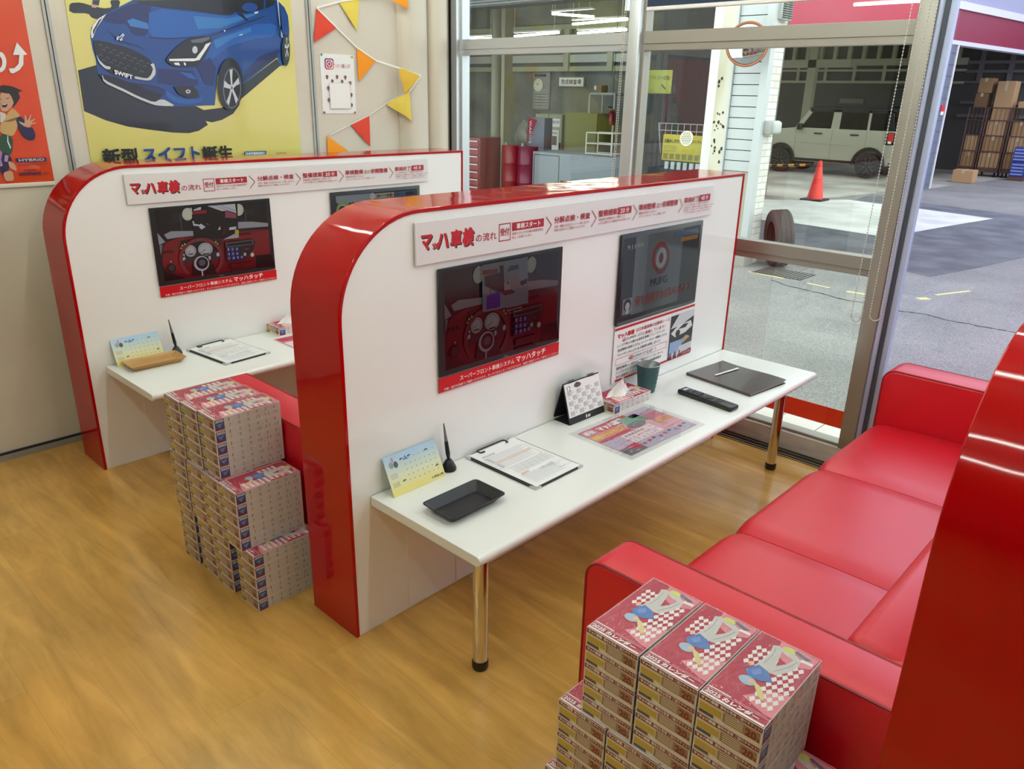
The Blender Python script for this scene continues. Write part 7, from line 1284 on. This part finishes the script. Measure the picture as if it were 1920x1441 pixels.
t = bx('steel_bench', 'long grey steel bench in the workshop behind the left window', 'bench', 8.8, 9.45, 5.6, 7.24, ZG, 0.72, mat('bench_steel', '#7C858A', 0.5))
m, a = facing(t, 1.64); a.rect(.62, .05, 1.60, .42, DARK); a.frame(.03, .05, .58, .8, .012, WKDARK); m.build('bench_front', t)
t = thing('wire_rack', 'white wire rack standing on the steel bench in the workshop', 'rack', (8.95, 5.75, 0.725))
m = MB(); WR = mat('white_wire', '#C9C9BF', 0.5)
for y in (0, .5):
    for x in (0, .3): m.cyl((x, y, 0), (x, y, .33), .012, WR, 6)
for z in (.02, .17, .33):
    m.tube([(0, 0, z), (0, .5, z), (.3, .5, z), (.3, 0, z), (0, 0, z)], .010, WR, 6)
m.build('rack_frame', t)
t = thing('fire_extinguisher', 'small red fire extinguisher hanging in the workshop', 'extinguisher', (10.5, 6.93, 1.12))
m = MB(); m.lathe([(0, 0), (.05, 0), (.055, .02), (.055, .19), (.03, .24), (.015, .25), (0, .25)], (0, 0, 0), mat('extinguisher_red', '#8E1218', 0.3), 16); m.build('bottle', t)
m = MB(); m.tube([(0, 0, .25), (0, .0, .29), (0, .09, .30)], .012, BLACK, 6); m.tube([(0, 0, .27), (0, -.06, .24), (0, -.07, .05)], .008, BLACK, 6); m.build('valve_hose', t)
m = MB(); m.cyl((0, 0, .29), (0, 0, TOPZ - 1.12), .004, DARK, 5); m.build('hanging_wire', t)
t = thing('tube_shelf', 'white tubular shelf frame above the olive cabinet in the workshop', 'shelf', (11.05, 7.30, 1.292))
m = MB(); m.tube([(0, .57, 0), (0, .57, .31), (0, .55, .345), (0, 0, .345), (.4, 0, .345), (.4, .57, .345), (.4, .57, 0)], .022, WR, 8); m.box(0, 0, .33, .4, .57, .36, WR)
m.tube([(0, 0, .345), (0, 0, -1.41)], .022, WR, 8); m.tube([(.4, 0, .345), (.4, 0, -1.41)], .022, WR, 8); m.build('shelf_frame', t)
t = bx('carton', 'small tan carton on the white tubular shelf in the workshop', 'carton', 11.1, 11.3, 7.65, 7.83, 1.655, 1.785, mat('tan_card', '#A08A54', 0.7)); m, a = facing(t, .18); a.rect(.01, .05, .06, .12, PRINT_WHITE); m.build('carton_label', t)
t = bx('tool_chest', 'red tool chest with pale drawer lines at the left edge of the window view', 'tool chest', 8.3, 8.8, 7.98, 8.66, ZG, 0.9, mat('chest_red', '#6E1418', 0.35))
for k in range(7):
    m = MB(); m.rbox(-0.015, .02, .12 + k * .125, 0.0, .63, .225 + k * .125, .004, mat('chest_drawer', '#7C1A1E', 0.3), 1); d_ = m.build('drawer', t)
    m = MB(); m.rbox(-0.03, .04, .205 + k * .125, -.012, .61, .222 + k * .125, .003, ALU, 1); m.build('drawer_pull', d_)
# shop window contents
SY = mat('sign_yellow', '#E0CE1E', 0.5); SYG = mat('sign_lime', '#B9BC46', 0.5)
t = bx('shop_sign', 'bright yellow price sign behind the perforated disc in the shop window', 'sign', 7.2, 7.22, 3.17, 3.71, 0.88, 1.18, SY, part='sign_plate')
m, a = facing(t, .54); a.text('お勧めします♪', .03, .20, .24, .25, PRINT_BLACK, .02, up=False); a.text('雨の日のワイパー', .25, .205, .53, .25, PRINT_BLACK, .02)
a.frame(.03, .11, .20, .17, .005, mat('sign_olive', '#8E8418', 0.5)); [a.rect(.03 + k * .085, .02, .09 + k * .085, .08, mat('sign_olive', '#8E8418', 0.5), False) for k in range(6)]; a.text('ワイパー交換', .05, .13, .18, .152, PRINT_BLACK); m.build('sign_lettering', t)
t = bx('shop_sign', 'duller lime sign higher up at the left in the shop window', 'sign', 7.2, 7.22, 3.66, 4.05, 1.63, 1.89, SYG, part='sign_plate')
m, a = facing(t, .39); a.text('ワイパー交換', .10, .15, .36, .20, PRINT_BLACK); a.line([(.26, .10), (.32, .05)], .014, PRINT_BLACK); m.build('sign_lettering', t)
t = thing('display_rack', 'dark display rack with hanging wiper blades in the shop window', 'rack', (7.34, 3.1, ZG))
m = MB()
for y in (.70, .78, .62, .86): m.box(0, y, .3, .06, y + .05, 1.75, mat('rack_black', '#24262A', 0.5))
m.box(0, 0, .1, .3, .95, .9, mat('rack_black', '#24262A', 0.5))
for k in range(9): m.cyl((-.09, .02 + k * .085, 1.27), (-.09, .02 + k * .085, 1.42), .004, WR, 5)
m.tube([(-.09, 0, 1.42), (-.09, .72, 1.42)], .005, WR, 5); m.tube([(-.09, 0, 1.34), (-.09, .72, 1.34)], .005, WR, 5)
m.tube([(-.09, 0, 1.42), (0.02, 0, 1.0)], .006, WR, 5); m.tube([(-.09, .72, 1.42), (.02, .72, 1.0)], .006, WR, 5)
m.build('rack_frame', t)
for k in range(6):
    m = MB(); m.box(-.11, .10 + k * .085, .90 + .0, -.09, .15 + k * .085, .985, ALU); m.box(-.11, .10 + k * .085, .78, -.09, .15 + k * .085, .90, BLACK); m.build('hanging_pack', t)
bx('appliance_box', 'dim grey boxed appliance on the dark rack in the shop window', 'box', 7.67, 7.96, 3.0, 3.35, 1.0, 1.45, mat('dim_grey_box', '#55504C', 0.6))
bx('storage_stand', 'dark stand under the boxed appliance in the shop window', 'stand', 7.66, 7.98, 2.98, 3.37, ZG + .052, 0.998, WKDARK)
t = thing('hanging_lantern', 'orange paper lantern in the dark shop window', 'lantern', (7.75, 3.15, 1.66))
m = MB(); m.ball((0, 0, 0), .11, mat('lantern_orange', '#B0521E', 0.6), 16, 10, (1, 1, 1.15)); m.build('lantern_body', t); m = MB(); m.cyl((0, 0, .12), (0, 0, 1.08), .004, DARK, 5); m.build('hanging_cord', t)
t = thing('vent_disc', 'round white perforated disc on the shop window glass', 'vent', (6.80, 2.93 - .10, 1.19)); t.location = (6.855, 2.965, 1.19)
t.location = (6.855, 3.167, 1.162)
m = MB(); m.cyl((-0.02, 0, 0), (0.0, 0, 0), .082, mat('disc_cream', '#E2DFC6', 0.5), 28); m.build('disc', t)
m = MB(); a = Art(m, (-.0205, 0, 0), (0, -1, 0), (0, 0, 1), .0006)
for i in range(-3, 4):
    for j in range(-3, 4):
        u, v = i * .021 + (j % 2) * .0105, j * .019
        if u * u + v * v < .066 ** 2: a.ell(u, v, .006, .006, DARK, 8, False)
m.build('disc_holes', t)
t = thing('convex_mirror', 'round orange-rimmed convex traffic mirror in front of the grey siding, cut by the window bar', 'mirror', (6.45, 2.35, 2.09))
m = MB(); ring = [(0.0 + 0, .0)]
m.lathe([(0.185, -.01), (0.20, -.012), (0.208, 0.0), (0.20, .014), (0.185, .012)], (0, 0, 0), mat('mirror_orange', '#A5603A', 0.4), 40); o = m.build('mirror_rim', t)
m = MB(); m.lathe([(0.001, .045), (.05, .042), (.10, .034), (.15, .02), (.187, .004), (.187, -.005), (.001, -.006)], (0, 0, 0), mat('mirror_face', '#D9DDE0', 0.03, metal=1.0), 40); m.build('mirror_face', t)
t.rotation_euler = (0, -PI / 2, math.radians(20))
m = MB(); m.cyl((0, .0, -.01), (.0, .0, -.30), .018, ALU, 10); m.build('mirror_arm', t)
t = thing('meter_box', 'small grey meter box on the white brick pillar', 'meter box', (6.76, 2.17, 1.25)); m = MB(); m.rbox(0, 0, 0, .26, .085, .135, .012, mat('meter_grey', '#A3A6A0', 0.5), 2); m.rbox(.09, -.03, .0, .26, .06, .13, .03, mat('meter_pale', '#C2C5BE', 0.5), 3); m.build('meter_case', t)
t = thing('louvre_vent', 'pale louvred vent high on the white brick pillar', 'vent', (6.77, 2.17, 2.33)); m = MB(); m.rbox(0, 0.02, 0, .24, .085, .18, .006, mat('vent_grey', '#B4B7B2', 0.5), 1)
for i in range(2):
    for k in range(8): m.box(.02 + i * .11, .012, .015 + k * .02, .11 + i * .11, .022, .025 + k * .02, DARK)
m.build('vent_case', t)

# spare tyre leaning by the pillar
t = thing('spare_tyre', 'worn tyre leaning upright beside the white brick pillar', 'tyre', (7.05, 2.06, ZG + 0.305)); TYRE = mat('dusty_tyre', '#4A3A36', 0.8)
m = MB(); prof = [(0.18, -.085), (.24, -.098), (.285, -.092), (.302, -.075), (.302, -.052), (.296, -.048), (.302, -.044), (.302, -.004), (.296, 0), (.302, .004), (.302, .044), (.296, .048), (.302, .052), (.302, .075), (.285, .092), (.24, .098), (.18, .085)]
m.lathe(prof, (0, 0, 0), TYRE, 48)
m.build('tread', t, sharp=25)
m = MB()
for k in range(60):
    a_ = 2 * PI * k / 60
    for zz, ln in ((-.064, .018), (-.024, .03), (.024, .03), (.064, .018)):
        c, s = math.cos(a_ + zz), math.sin(a_ + zz); m.add([(c * .3035 - s * .003, s * .3035 + c * .003, zz - ln / 2), (c * .3035 + s * .003, s * .3035 - c * .003, zz - ln / 2), (c * .3035 + s * .003, s * .3035 - c * .003, zz + ln / 2), (c * .3035 - s * .003, s * .3035 + c * .003, zz + ln / 2)], [(0, 1, 2, 3)], DARK)
m.build('tread_sipes', t)
t.rotation_euler = (PI / 2 - 0.08, 0, math.radians(40)); t.location = (7.03, 2.015, ZG + 0.302)

# traffic cone and striped pole
t = thing('traffic_cone', 'red-orange traffic cone on the white concrete outside', 'traffic cone', (13.3, 4.27, ZG + 0.006)); CONE = mat('cone_red', '#F2352A', 0.5)
m = MB(); m.lathe([(0.145, .025), (0.138, .05), (.038, .66), (.028, .695), (0, .70)], (0, 0, 0), CONE, 32); m.build('cone_body', t)
m = MB(); m.rbox(-.20, -.20, 0, .20, .20, .028, .01, mat('cone_base_black', '#2A2526', 0.7), 2); m.build('cone_base', t)
t = thing('cone_bar', 'yellow and black striped bar running left from the traffic cone', 'barrier bar', (13.3, 4.42, 0.50))
m = MB(); BY = mat('bar_yellow', '#D8A82A', 0.5); e0 = Vector((0, 0, 0)); e1 = Vector((0.15, 1.60, -.14))
for k in range(14): m.cyl(e0.lerp(e1, k / 14), e0.lerp(e1, (k + 1) / 14), .022, BY if k % 2 else BLACK, 12)
m.build('bar_tube', t); m = MB(); m.lathe([(.02, -.02), (.03, -.02), (.03, .02), (.02, .02)], (0, -.02, .0), BLACK, 16); m.build('bar_ring', t)

# ------------------------------------------------------------------ outside: far garage
XB = 23.6
m = MB(); m.box(XB, -3, ZG, XB + .2, 18, 4.0, mat('garage_dark_wall', '#4C4B47', 0.8)); struct(m.build('wall_garage_back'))
m = MB(); m.box(16.9, 3.55, 3.72, 30, 18, 3.84, WKDARK); struct(m.build('ceiling_garage'))
m = MB()
for z0, z1 in ((2.60, 2.78), (2.44, 2.50), (2.12, 2.19), (3.3, 3.4)): m.box(XB - .12, 4.9, z0, XB, 15, z1, GIRT)
for k in range(20): m.box(XB - .16, 5.1 + k * .42, 2.78, XB - .02, 5.2 + k * .42, 3.4, GIRT)
for k in range(9): m.box(XB - .10, 5.3 + k * .85, 2.19, XB - .02, 5.38 + k * .85, 2.60, GIRT)
m.box(20.9, 7.93, ZG, 21.1, 8.15, 3.72, GIRT); m.box(20.9, 7.0, 2.45, 21.1, 9.4, 2.65, GIRT)
struct(m.build('trim_garage_girts'))
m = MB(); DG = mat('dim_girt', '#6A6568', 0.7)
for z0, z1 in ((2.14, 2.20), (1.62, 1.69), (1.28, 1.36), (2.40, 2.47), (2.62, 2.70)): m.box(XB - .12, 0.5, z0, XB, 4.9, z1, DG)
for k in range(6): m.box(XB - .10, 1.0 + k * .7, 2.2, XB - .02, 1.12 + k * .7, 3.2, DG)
struct(m.build('trim_garage_dark_girts'))
m = MB(); m.box(16.95, 3.56, ZG, 17.50, 3.95, 2.72, BLOCK)
for k in range(13): m.box(16.945, 3.552, ZG + .1 + k * .215, 17.505, 3.955, ZG + .108 + k * .215, mat('block_joint', '#6A707A', 0.8))
struct(m.build('wall_garage_pier'))
m = MB(); m.box(17.50, 3.535, ZG, 17.56, 3.95, 2.72, PRINT_WHITE); struct(m.build('trim_garage_pier'))
FR_ = mat('garage_fascia_red', '#C84E64', 0.5); FW = mat('garage_fascia_white', '#DADAE2', 0.5)
def band(y0, z0, z1, mt, nm, th=.2):
    ang = math.radians(-6.3); L2 = 14
    p0 = Vector((16.9, y0)); d = Vector((math.cos(ang), math.sin(ang))); q = Vector((-d.y, d.x)) * th
    m = MB(); m.prism([tuple(p0), tuple(p0 + d * L2), tuple(p0 + d * L2 + q), tuple(p0 + q)], 'z', z0, z1, mt); struct(m.build(nm))
band(3.62, 2.80, 3.36, mat('garage_fascia_crimson', '#8E2440', 0.5), 'trim_fascia_right'); band(3.60, 2.72, 2.80, FW, 'trim_fascia_right_lower'); band(3.58, 3.36, 3.50, FW, 'trim_fascia_right_upper')
band(3.66, 3.50, 4.3, mat('garage_roof_slate', '#9A9CB4', 0.6), 'trim_roof_right')
m = MB(); m.box(16.8, 3.95, 3.16, 17.0, 9.5, 3.80, FR_); m.box(16.79, 3.95, 3.10, 17.0, 9.5, 3.17, FW); m.box(16.79, 3.95, 3.80, 17.0, 9.5, 4.2, FW); struct(m.build('trim_fascia_left'))

# the light boxy car, nose towards +y, its side facing the shop
t = thing('boxy_car', 'pale cream boxy car with a black roof parked in the garage beyond the window', 'car', (18.6, 6.4, ZG))
CARP = mat('car_cream_paint', '#AAA793', 0.3, coat=0.5); CBLK = mat('car_black_trim', '#17181A', 0.4); CGL = pane_mat('car_window_tint', (0.16, 0.18, 0.17), 0.06, .6); CINT = mat('car_interior', '#1E1E1E', 0.8)
YO, ZO = 6.4, ZG
def q_(pts): return [(y - YO, z - ZO) for y, z in pts]
def arch(cy, r, up=True, n=10): return [(cy + r * math.cos(a), 0.16 + r * math.sin(a)) for a in [PI * i / n for i in range(n + 1)]]
low = [(4.80, 0.30), (4.82, 0.98), (7.22, 0.98), (7.86, 0.91), (7.98, 0.80), (8.0, 0.28)] + [(7.92, .22)] + [(7.53 + .36 * math.cos(a), .18 + .36 * math.sin(a)) for a in [PI * i / 10 for i in range(11)]] + [(5.32 + .36 * math.cos(a), .18 + .36 * math.sin(a)) for a in [PI * i / 10 for i in range(11)]] + [(4.9, .24)]
m = MB(); m.prism(q_(low), 'x', 0.0, 1.55, CARP, r=.03, seg=2)
cab = [(4.86, 0.97), (4.95, 1.42), (6.80, 1.42), (6.94, 1.38), (7.24, 0.97)]
inner = [(4.95, 0.98), (5.02, 1.36), (6.78, 1.365), (6.86, 1.345), (7.10, 0.98)]
for x0, x1 in ((0.015, 0.06), (1.49, 1.535)):
    # pillars and roof rail around the side glass
    for pl in ([(4.86, .97), (4.95, 1.42), (5.05, 1.42), (5.03, .97)], [(5.41, .97), (5.41, 1.42), (5.47, 1.42), (5.47, .97)], [(6.13, .97), (6.12, 1.42), (6.30, 1.42), (6.33, .97)], [(6.80, 1.42), (6.94, 1.38), (7.24, .97), (7.10, .97), (6.84, 1.35)], [(4.95, 1.36), (4.95, 1.42), (6.86, 1.42), (6.90, 1.36)]):
        m.prism(q_(pl), 'x', x0, x1, CARP if pl[0][0] > 5.2 else CBLK)
m.build('car_body', t)
m = MB(); m.rbox(0.02, 4.90 - YO, 1.40 - ZO, 1.53, 6.92 - YO, 1.455 - ZO, .02, CBLK, 3); m.build('roof', t)
for x in (0.08, 1.45):
    m = MB(); m.tube([(x, 4.95 - YO, 1.46 - ZO), (x, 5.1 - YO, 1.50 - ZO), (x, 6.75 - YO, 1.50 - ZO), (x, 6.88 - YO, 1.45 - ZO)], .018, CBLK, 8); m.build('roof_rail', t)
for pts, nm_ in (([(6.33, .985), (6.30, 1.36), (6.83, 1.35), (7.08, .985)], 'front'), ([(5.47, .985), (5.47, 1.36), (6.12, 1.36), (6.13, .985)], 'rear'), ([(5.03, .985), (5.05, 1.36), (5.41, 1.36), (5.41, .985)], 'quarter')):
    m = MB(); m.prism(q_(pts), 'x', 0.034, 0.040, CGL); m.build('side_window', t)
m = MB(); m.box(0.3, 5.0 - YO, .5 - ZO, 1.25, 7.0 - YO, 1.0 - ZO, CINT); m.box(.3, 6.1 - YO, 1.0 - ZO, .6, 6.25 - YO, 1.25 - ZO, CINT); m.box(.8, 6.1 - YO, 1.0 - ZO, 1.1, 6.25 - YO, 1.25 - ZO, CINT); m.build('cabin_interior', t)
m = MB(); m.add([(.06, 7.22 - YO, .98 - ZO), (1.49, 7.22 - YO, .98 - ZO), (1.46, 6.92 - YO, 1.38 - ZO), (.09, 6.92 - YO, 1.38 - ZO)], [(0, 1, 2, 3)], CGL); m.build('windscreen', t)
m = MB(); m.add([(.06, 4.85 - YO, .98 - ZO), (1.49, 4.85 - YO, .98 - ZO), (1.46, 4.93 - YO, 1.40 - ZO), (.09, 4.93 - YO, 1.40 - ZO)], [(0, 1, 2, 3)], CGL); m.build('rear_window', t)
m = MB()
for cy in (5.32, 7.53):
    o_ = [(cy + .40 * math.cos(a), .18 + .42 * math.sin(a)) for a in [PI * i / 12 for i in range(13)]]; i_ = [(cy + .33 * math.cos(a), .18 + .35 * math.sin(a)) for a in [PI * i / 12 for i in range(12, -1, -1)]]
    m.prism(q_(o_ + i_), 'x', -.03, .05, CBLK, r=.006, seg=1)
m.prism(q_([(5.62, .20), (5.66, .26), (7.18, .26), (7.22, .20)]), 'x', -.015, .1, CBLK); m.build('wheel_arch_cladding', t)
m = MB(); m.rbox(.05, 4.74 - YO, .24 - ZO, 1.5, 4.92 - YO, .56 - ZO, .03, CBLK, 2); m.build('rear_bumper', t)
m = MB(); m.rbox(.05, 7.9 - YO, .22 - ZO, 1.5, 8.06 - YO, .5 - ZO, .03, CBLK, 2); m.build('front_bumper', t)
m = MB(); m.rbox(-.012, 4.80 - YO, .67 - ZO, .10, 5.02 - YO, .95 - ZO, .015, CBLK, 2); hl = m.build('tail_light', t)
m = MB(); m.rbox(-.02, 4.83 - YO, .74 - ZO, .0, 4.96 - YO, .93 - ZO, .008, mat('tail_lens', '#D8332E', 0.25), 2); m.rbox(-.021, 4.86 - YO, .70 - ZO, .0, 4.94 - YO, .76 - ZO, .006, PRINT_WHITE, 1); m.build('lens', hl)
for y0 in (6.52, 5.63):
    m = MB(); m.rbox(-.03, y0 - YO, .845 - ZO, .0, y0 + .20 - YO, .875 - ZO, .008, CBLK, 2); m.build('door_handle', t)
m = MB()
for y in (6.27, 5.45, 7.18): m.box(-.001, y - YO, .27 - ZO, .003, y + .006 - YO, .97 - ZO, mat('door_gap', '#5A5A50', 0.6))
m.prism(q_([(5.75, .605), (5.75, .615), (7.1, .640), (7.1, .630)]), 'x', -.008, .004, CARP); m.build('door_seams', t)
m = MB(); m.rbox(-.14, 7.02 - YO, .93 - ZO, -.0, 7.14 - YO, 1.08 - ZO, .03, CBLK, 3); m.build('side_mirror', t)
for cy in (5.32, 7.53):
    for x0 in (-.005, 1.37):
        m = MB(); m.cyl((x0, cy - YO, .29), (x0 + .19, cy - YO, .29), .29, mat('car_tyre', '#1C1C1D', 0.75), 36); w_ = m.build('wheel', t)
        m = MB(); xs_ = x0 - .004 if x0 < 1 else x0 + .194
        m.cyl((x0 - .003 if x0 < 1 else x0 + .15, cy - YO, .29), (x0 + .03 if x0 < 1 else x0 + .193, cy - YO, .29), .195, mat('rim_black', '#0E0E10', 0.35), 28)
        for k in range(5):
            a_ = 2 * PI * k / 5 + .3; c, s = math.cos(a_), math.sin(a_)
            for off in (-.03, .03):
                p0_ = (xs_, cy - YO + c * .03 - s * off, .29 + s * .03 + c * off); p1_ = (xs_, cy - YO + c * .19 - s * off * 2.0, .29 + s * .19 + c * off * 2.0); m.cyl(p0_, p1_, .009, mat('rim_grey', '#5A5C60', 0.35, metal=.6), 6)
        m.build('rim', w_)

# cages, cartons and crates in the right bay
CARD = mat('brown_cardboard', '#B89468', 0.8); CARD2 = mat('darker_cardboard', '#A37F55', 0.8); CAGE = mat('rusty_cage_wire', '#5A4034', 0.6)  # two carton browns, the second one darker, alternated between cartons
def cage(y0, y1, x0, label, boxes):
    w, d, h = y1 - y0, 0.6, 1.66
    t = thing('roll_cage', label, 'roll cage', (x0, y0, ZG), group='roll cages of cardboard')
    m = MB()
    for y in (0, w):
        for x in (0, d): m.cyl((x, y, .12), (x, y, h), .016, CAGE, 8)
    for z in (.22, .62, 1.0, 1.36, h):
        m.tube([(0, 0, z), (0, w, z), (d, w, z), (d, 0, z), (0, 0, z)], .011, CAGE, 6)
    nb = max(3, int(w / .09))
    for k in range(1, nb):
        m.cyl((0, w * k / nb, .2), (0, w * k / nb, h), .006, CAGE, 5)
    for k in range(1, 6): m.cyl((d * k / 6, 0, .2), (d * k / 6, 0, h), .006, CAGE, 5)
    m.build('wire_cage', t)
    m = MB(); m.box(0, 0, .12, d, w, .18, CAGE); m.build('cage_base', t)
    for x in (.08, d - .08):
        for y in (.06, w - .06):
            m = MB(); m.cyl((x, y - .015, .06), (x, y + .015, .06), .06, CBLK, 14); m.cyl((x, y, .06), (x, y, .13), .012, CAGE, 6); m.build('caster', t)
    return t
cage(3.88, 4.24, 22.0, 'roll cage farthest left in the far garage, with brown cartons', 3)
cage(3.32, 3.82, 22.0, 'roll cage in the middle of the far garage, with the big upright carton on top', 3)
cage(2.80, 3.26, 22.0, 'roll cage at the right edge of the far garage', 3)
def carton(label, x0, x1, y0, y1, z0, z1, mt=CARD, rz=0):
    t = thing('cardboard_carton', label, 'carton', ((x0 + x1) / 2, (y0 + y1) / 2, z0), rz, group='cardboard cartons in the far garage')
    w, d, h = x1 - x0, y1 - y0, z1 - z0
    m = MB(); m.rbox(-w / 2, -d / 2, 0, w / 2, d / 2, h, .008, mt, 1); m.build('carton_body', t)
    m = MB(); m.box(-w / 2 - .002, -.03, h * .75, -w / 2, .03, h + .001, mat('carton_tape', '#C9B48C', 0.4)); m.box(-w / 2, -.03, h, w / 2, .03, h + .002, mat('carton_tape', '#C9B48C', 0.4)); m.build('packing_tape', t)
for i, (y0, y1, nm_) in enumerate(((3.91, 4.21, 'left'), (3.35, 3.79, 'middle'), (2.83, 3.23, 'right'))):
    zz = .065
    for k, hh in enumerate((.40, .40, .36)):
        if i == 0 and k == 2: continue
        carton('cardboard carton inside the %s roll cage, %s' % (nm_, ('lowest', 'second up', 'third up')[k]), 22.03, 22.55, y0 + .01 * k, y1 - .008 * k, zz, zz + hh, CARD if (i + k) % 2 else CARD2); zz += hh + .003
carton('closed brown carton perched above the left roll cage', 22.05, 22.5, 3.86, 4.16, 1.88, 2.23, CARD2)
carton('crumpled carton under the perched brown carton on the left roll cage', 22.04, 22.54, 3.90, 4.18, 1.545, 1.875, mat('dim_cardboard', '#7C6040', 0.8))
carton('tall upright carton sticking out of the middle roll cage', 22.05, 22.5, 3.34, 3.74, 1.245, 2.16, CARD, 0.0)
carton('small carton on top of the right roll cage', 22.05, 22.5, 2.85, 3.2, 1.545, 1.70, CARD)
carton('open low carton on the floor in front of the left roll cage', 19.6, 20.0, 3.26, 3.70, ZG + .004, 0.17, CARD)
for k in range(2):
    t = thing('bottle_crate', 'blue crate at the right edge of the far garage, the %s one' % ('lower', 'upper')[k], 'crate', (21.4, 2.62, ZG + .1 + k * .345), group='blue bottle crates')
    m = MB(); BL_ = mat('crate_blue', '#2A3C8C', 0.5); m.rbox(0, 0, 0, .4, .3, .34, .01, BL_, 1)
    for r in range(4): m.box(-.004, .02, .04 + r * .075, .0, .28, .07 + r * .075, mat('crate_pale', '#8E9AC8', 0.5))
    m.build('crate_body', t)
m = MB(); m.box(21.38, 2.60, ZG, 21.82, 2.94, ZG + .098, CAGE); tag(m.build('crate_dolly'), 'low rusty dolly under the blue bottle crates', 'dolly')
t = thing('hose_reel', 'small red tag on the grey block pier of the far garage', 'tag', (17.2, 3.545, 1.42)); t.name = 'red_tag'
m = MB(); m.box(0, -.004, 0.03, .24, .006, .15, mat('tag_red', '#E0303A', 0.5)); m.box(.02, -.004, -.04, .2, .006, .028, PRINT_WHITE); m.build('tag_plate', t)
t = bx('garage_board', 'dim pale board on the back wall behind the car roof', 'board', XB - .05, XB - .005, 7.5, 8.2, 1.56, 1.70, mat('dim_board', '#6E6C60', 0.6))
t = bx('garage_sign', 'dim framed sign on the back wall above the rear of the car', 'sign', XB - .05, XB - .005, 6.2, 6.7, 1.96, 2.10, mat('dim_sign', '#77756A', 0.6)); m, a = facing(t, .5); a.rect(.03, .02, .47, .12, WKDARK); m.build('sign_face', t)
t = thing('helmeted_machine', 'dark machine with a red hood at the left in the garage, beside the car nose', 'machine', (19.6, 8.75, ZG))
m = MB(); m.rbox(0, 0, 0, .5, .55, .95, .03, WKDARK, 2); m.build('machine_body', t); m = MB(); m.rbox(-.02, .02, .955, .5, .55, 1.15, .09, mat('hood_red', '#8E1620', 0.4), 4); m.build('red_hood', t); t.name = 'shop_machine'
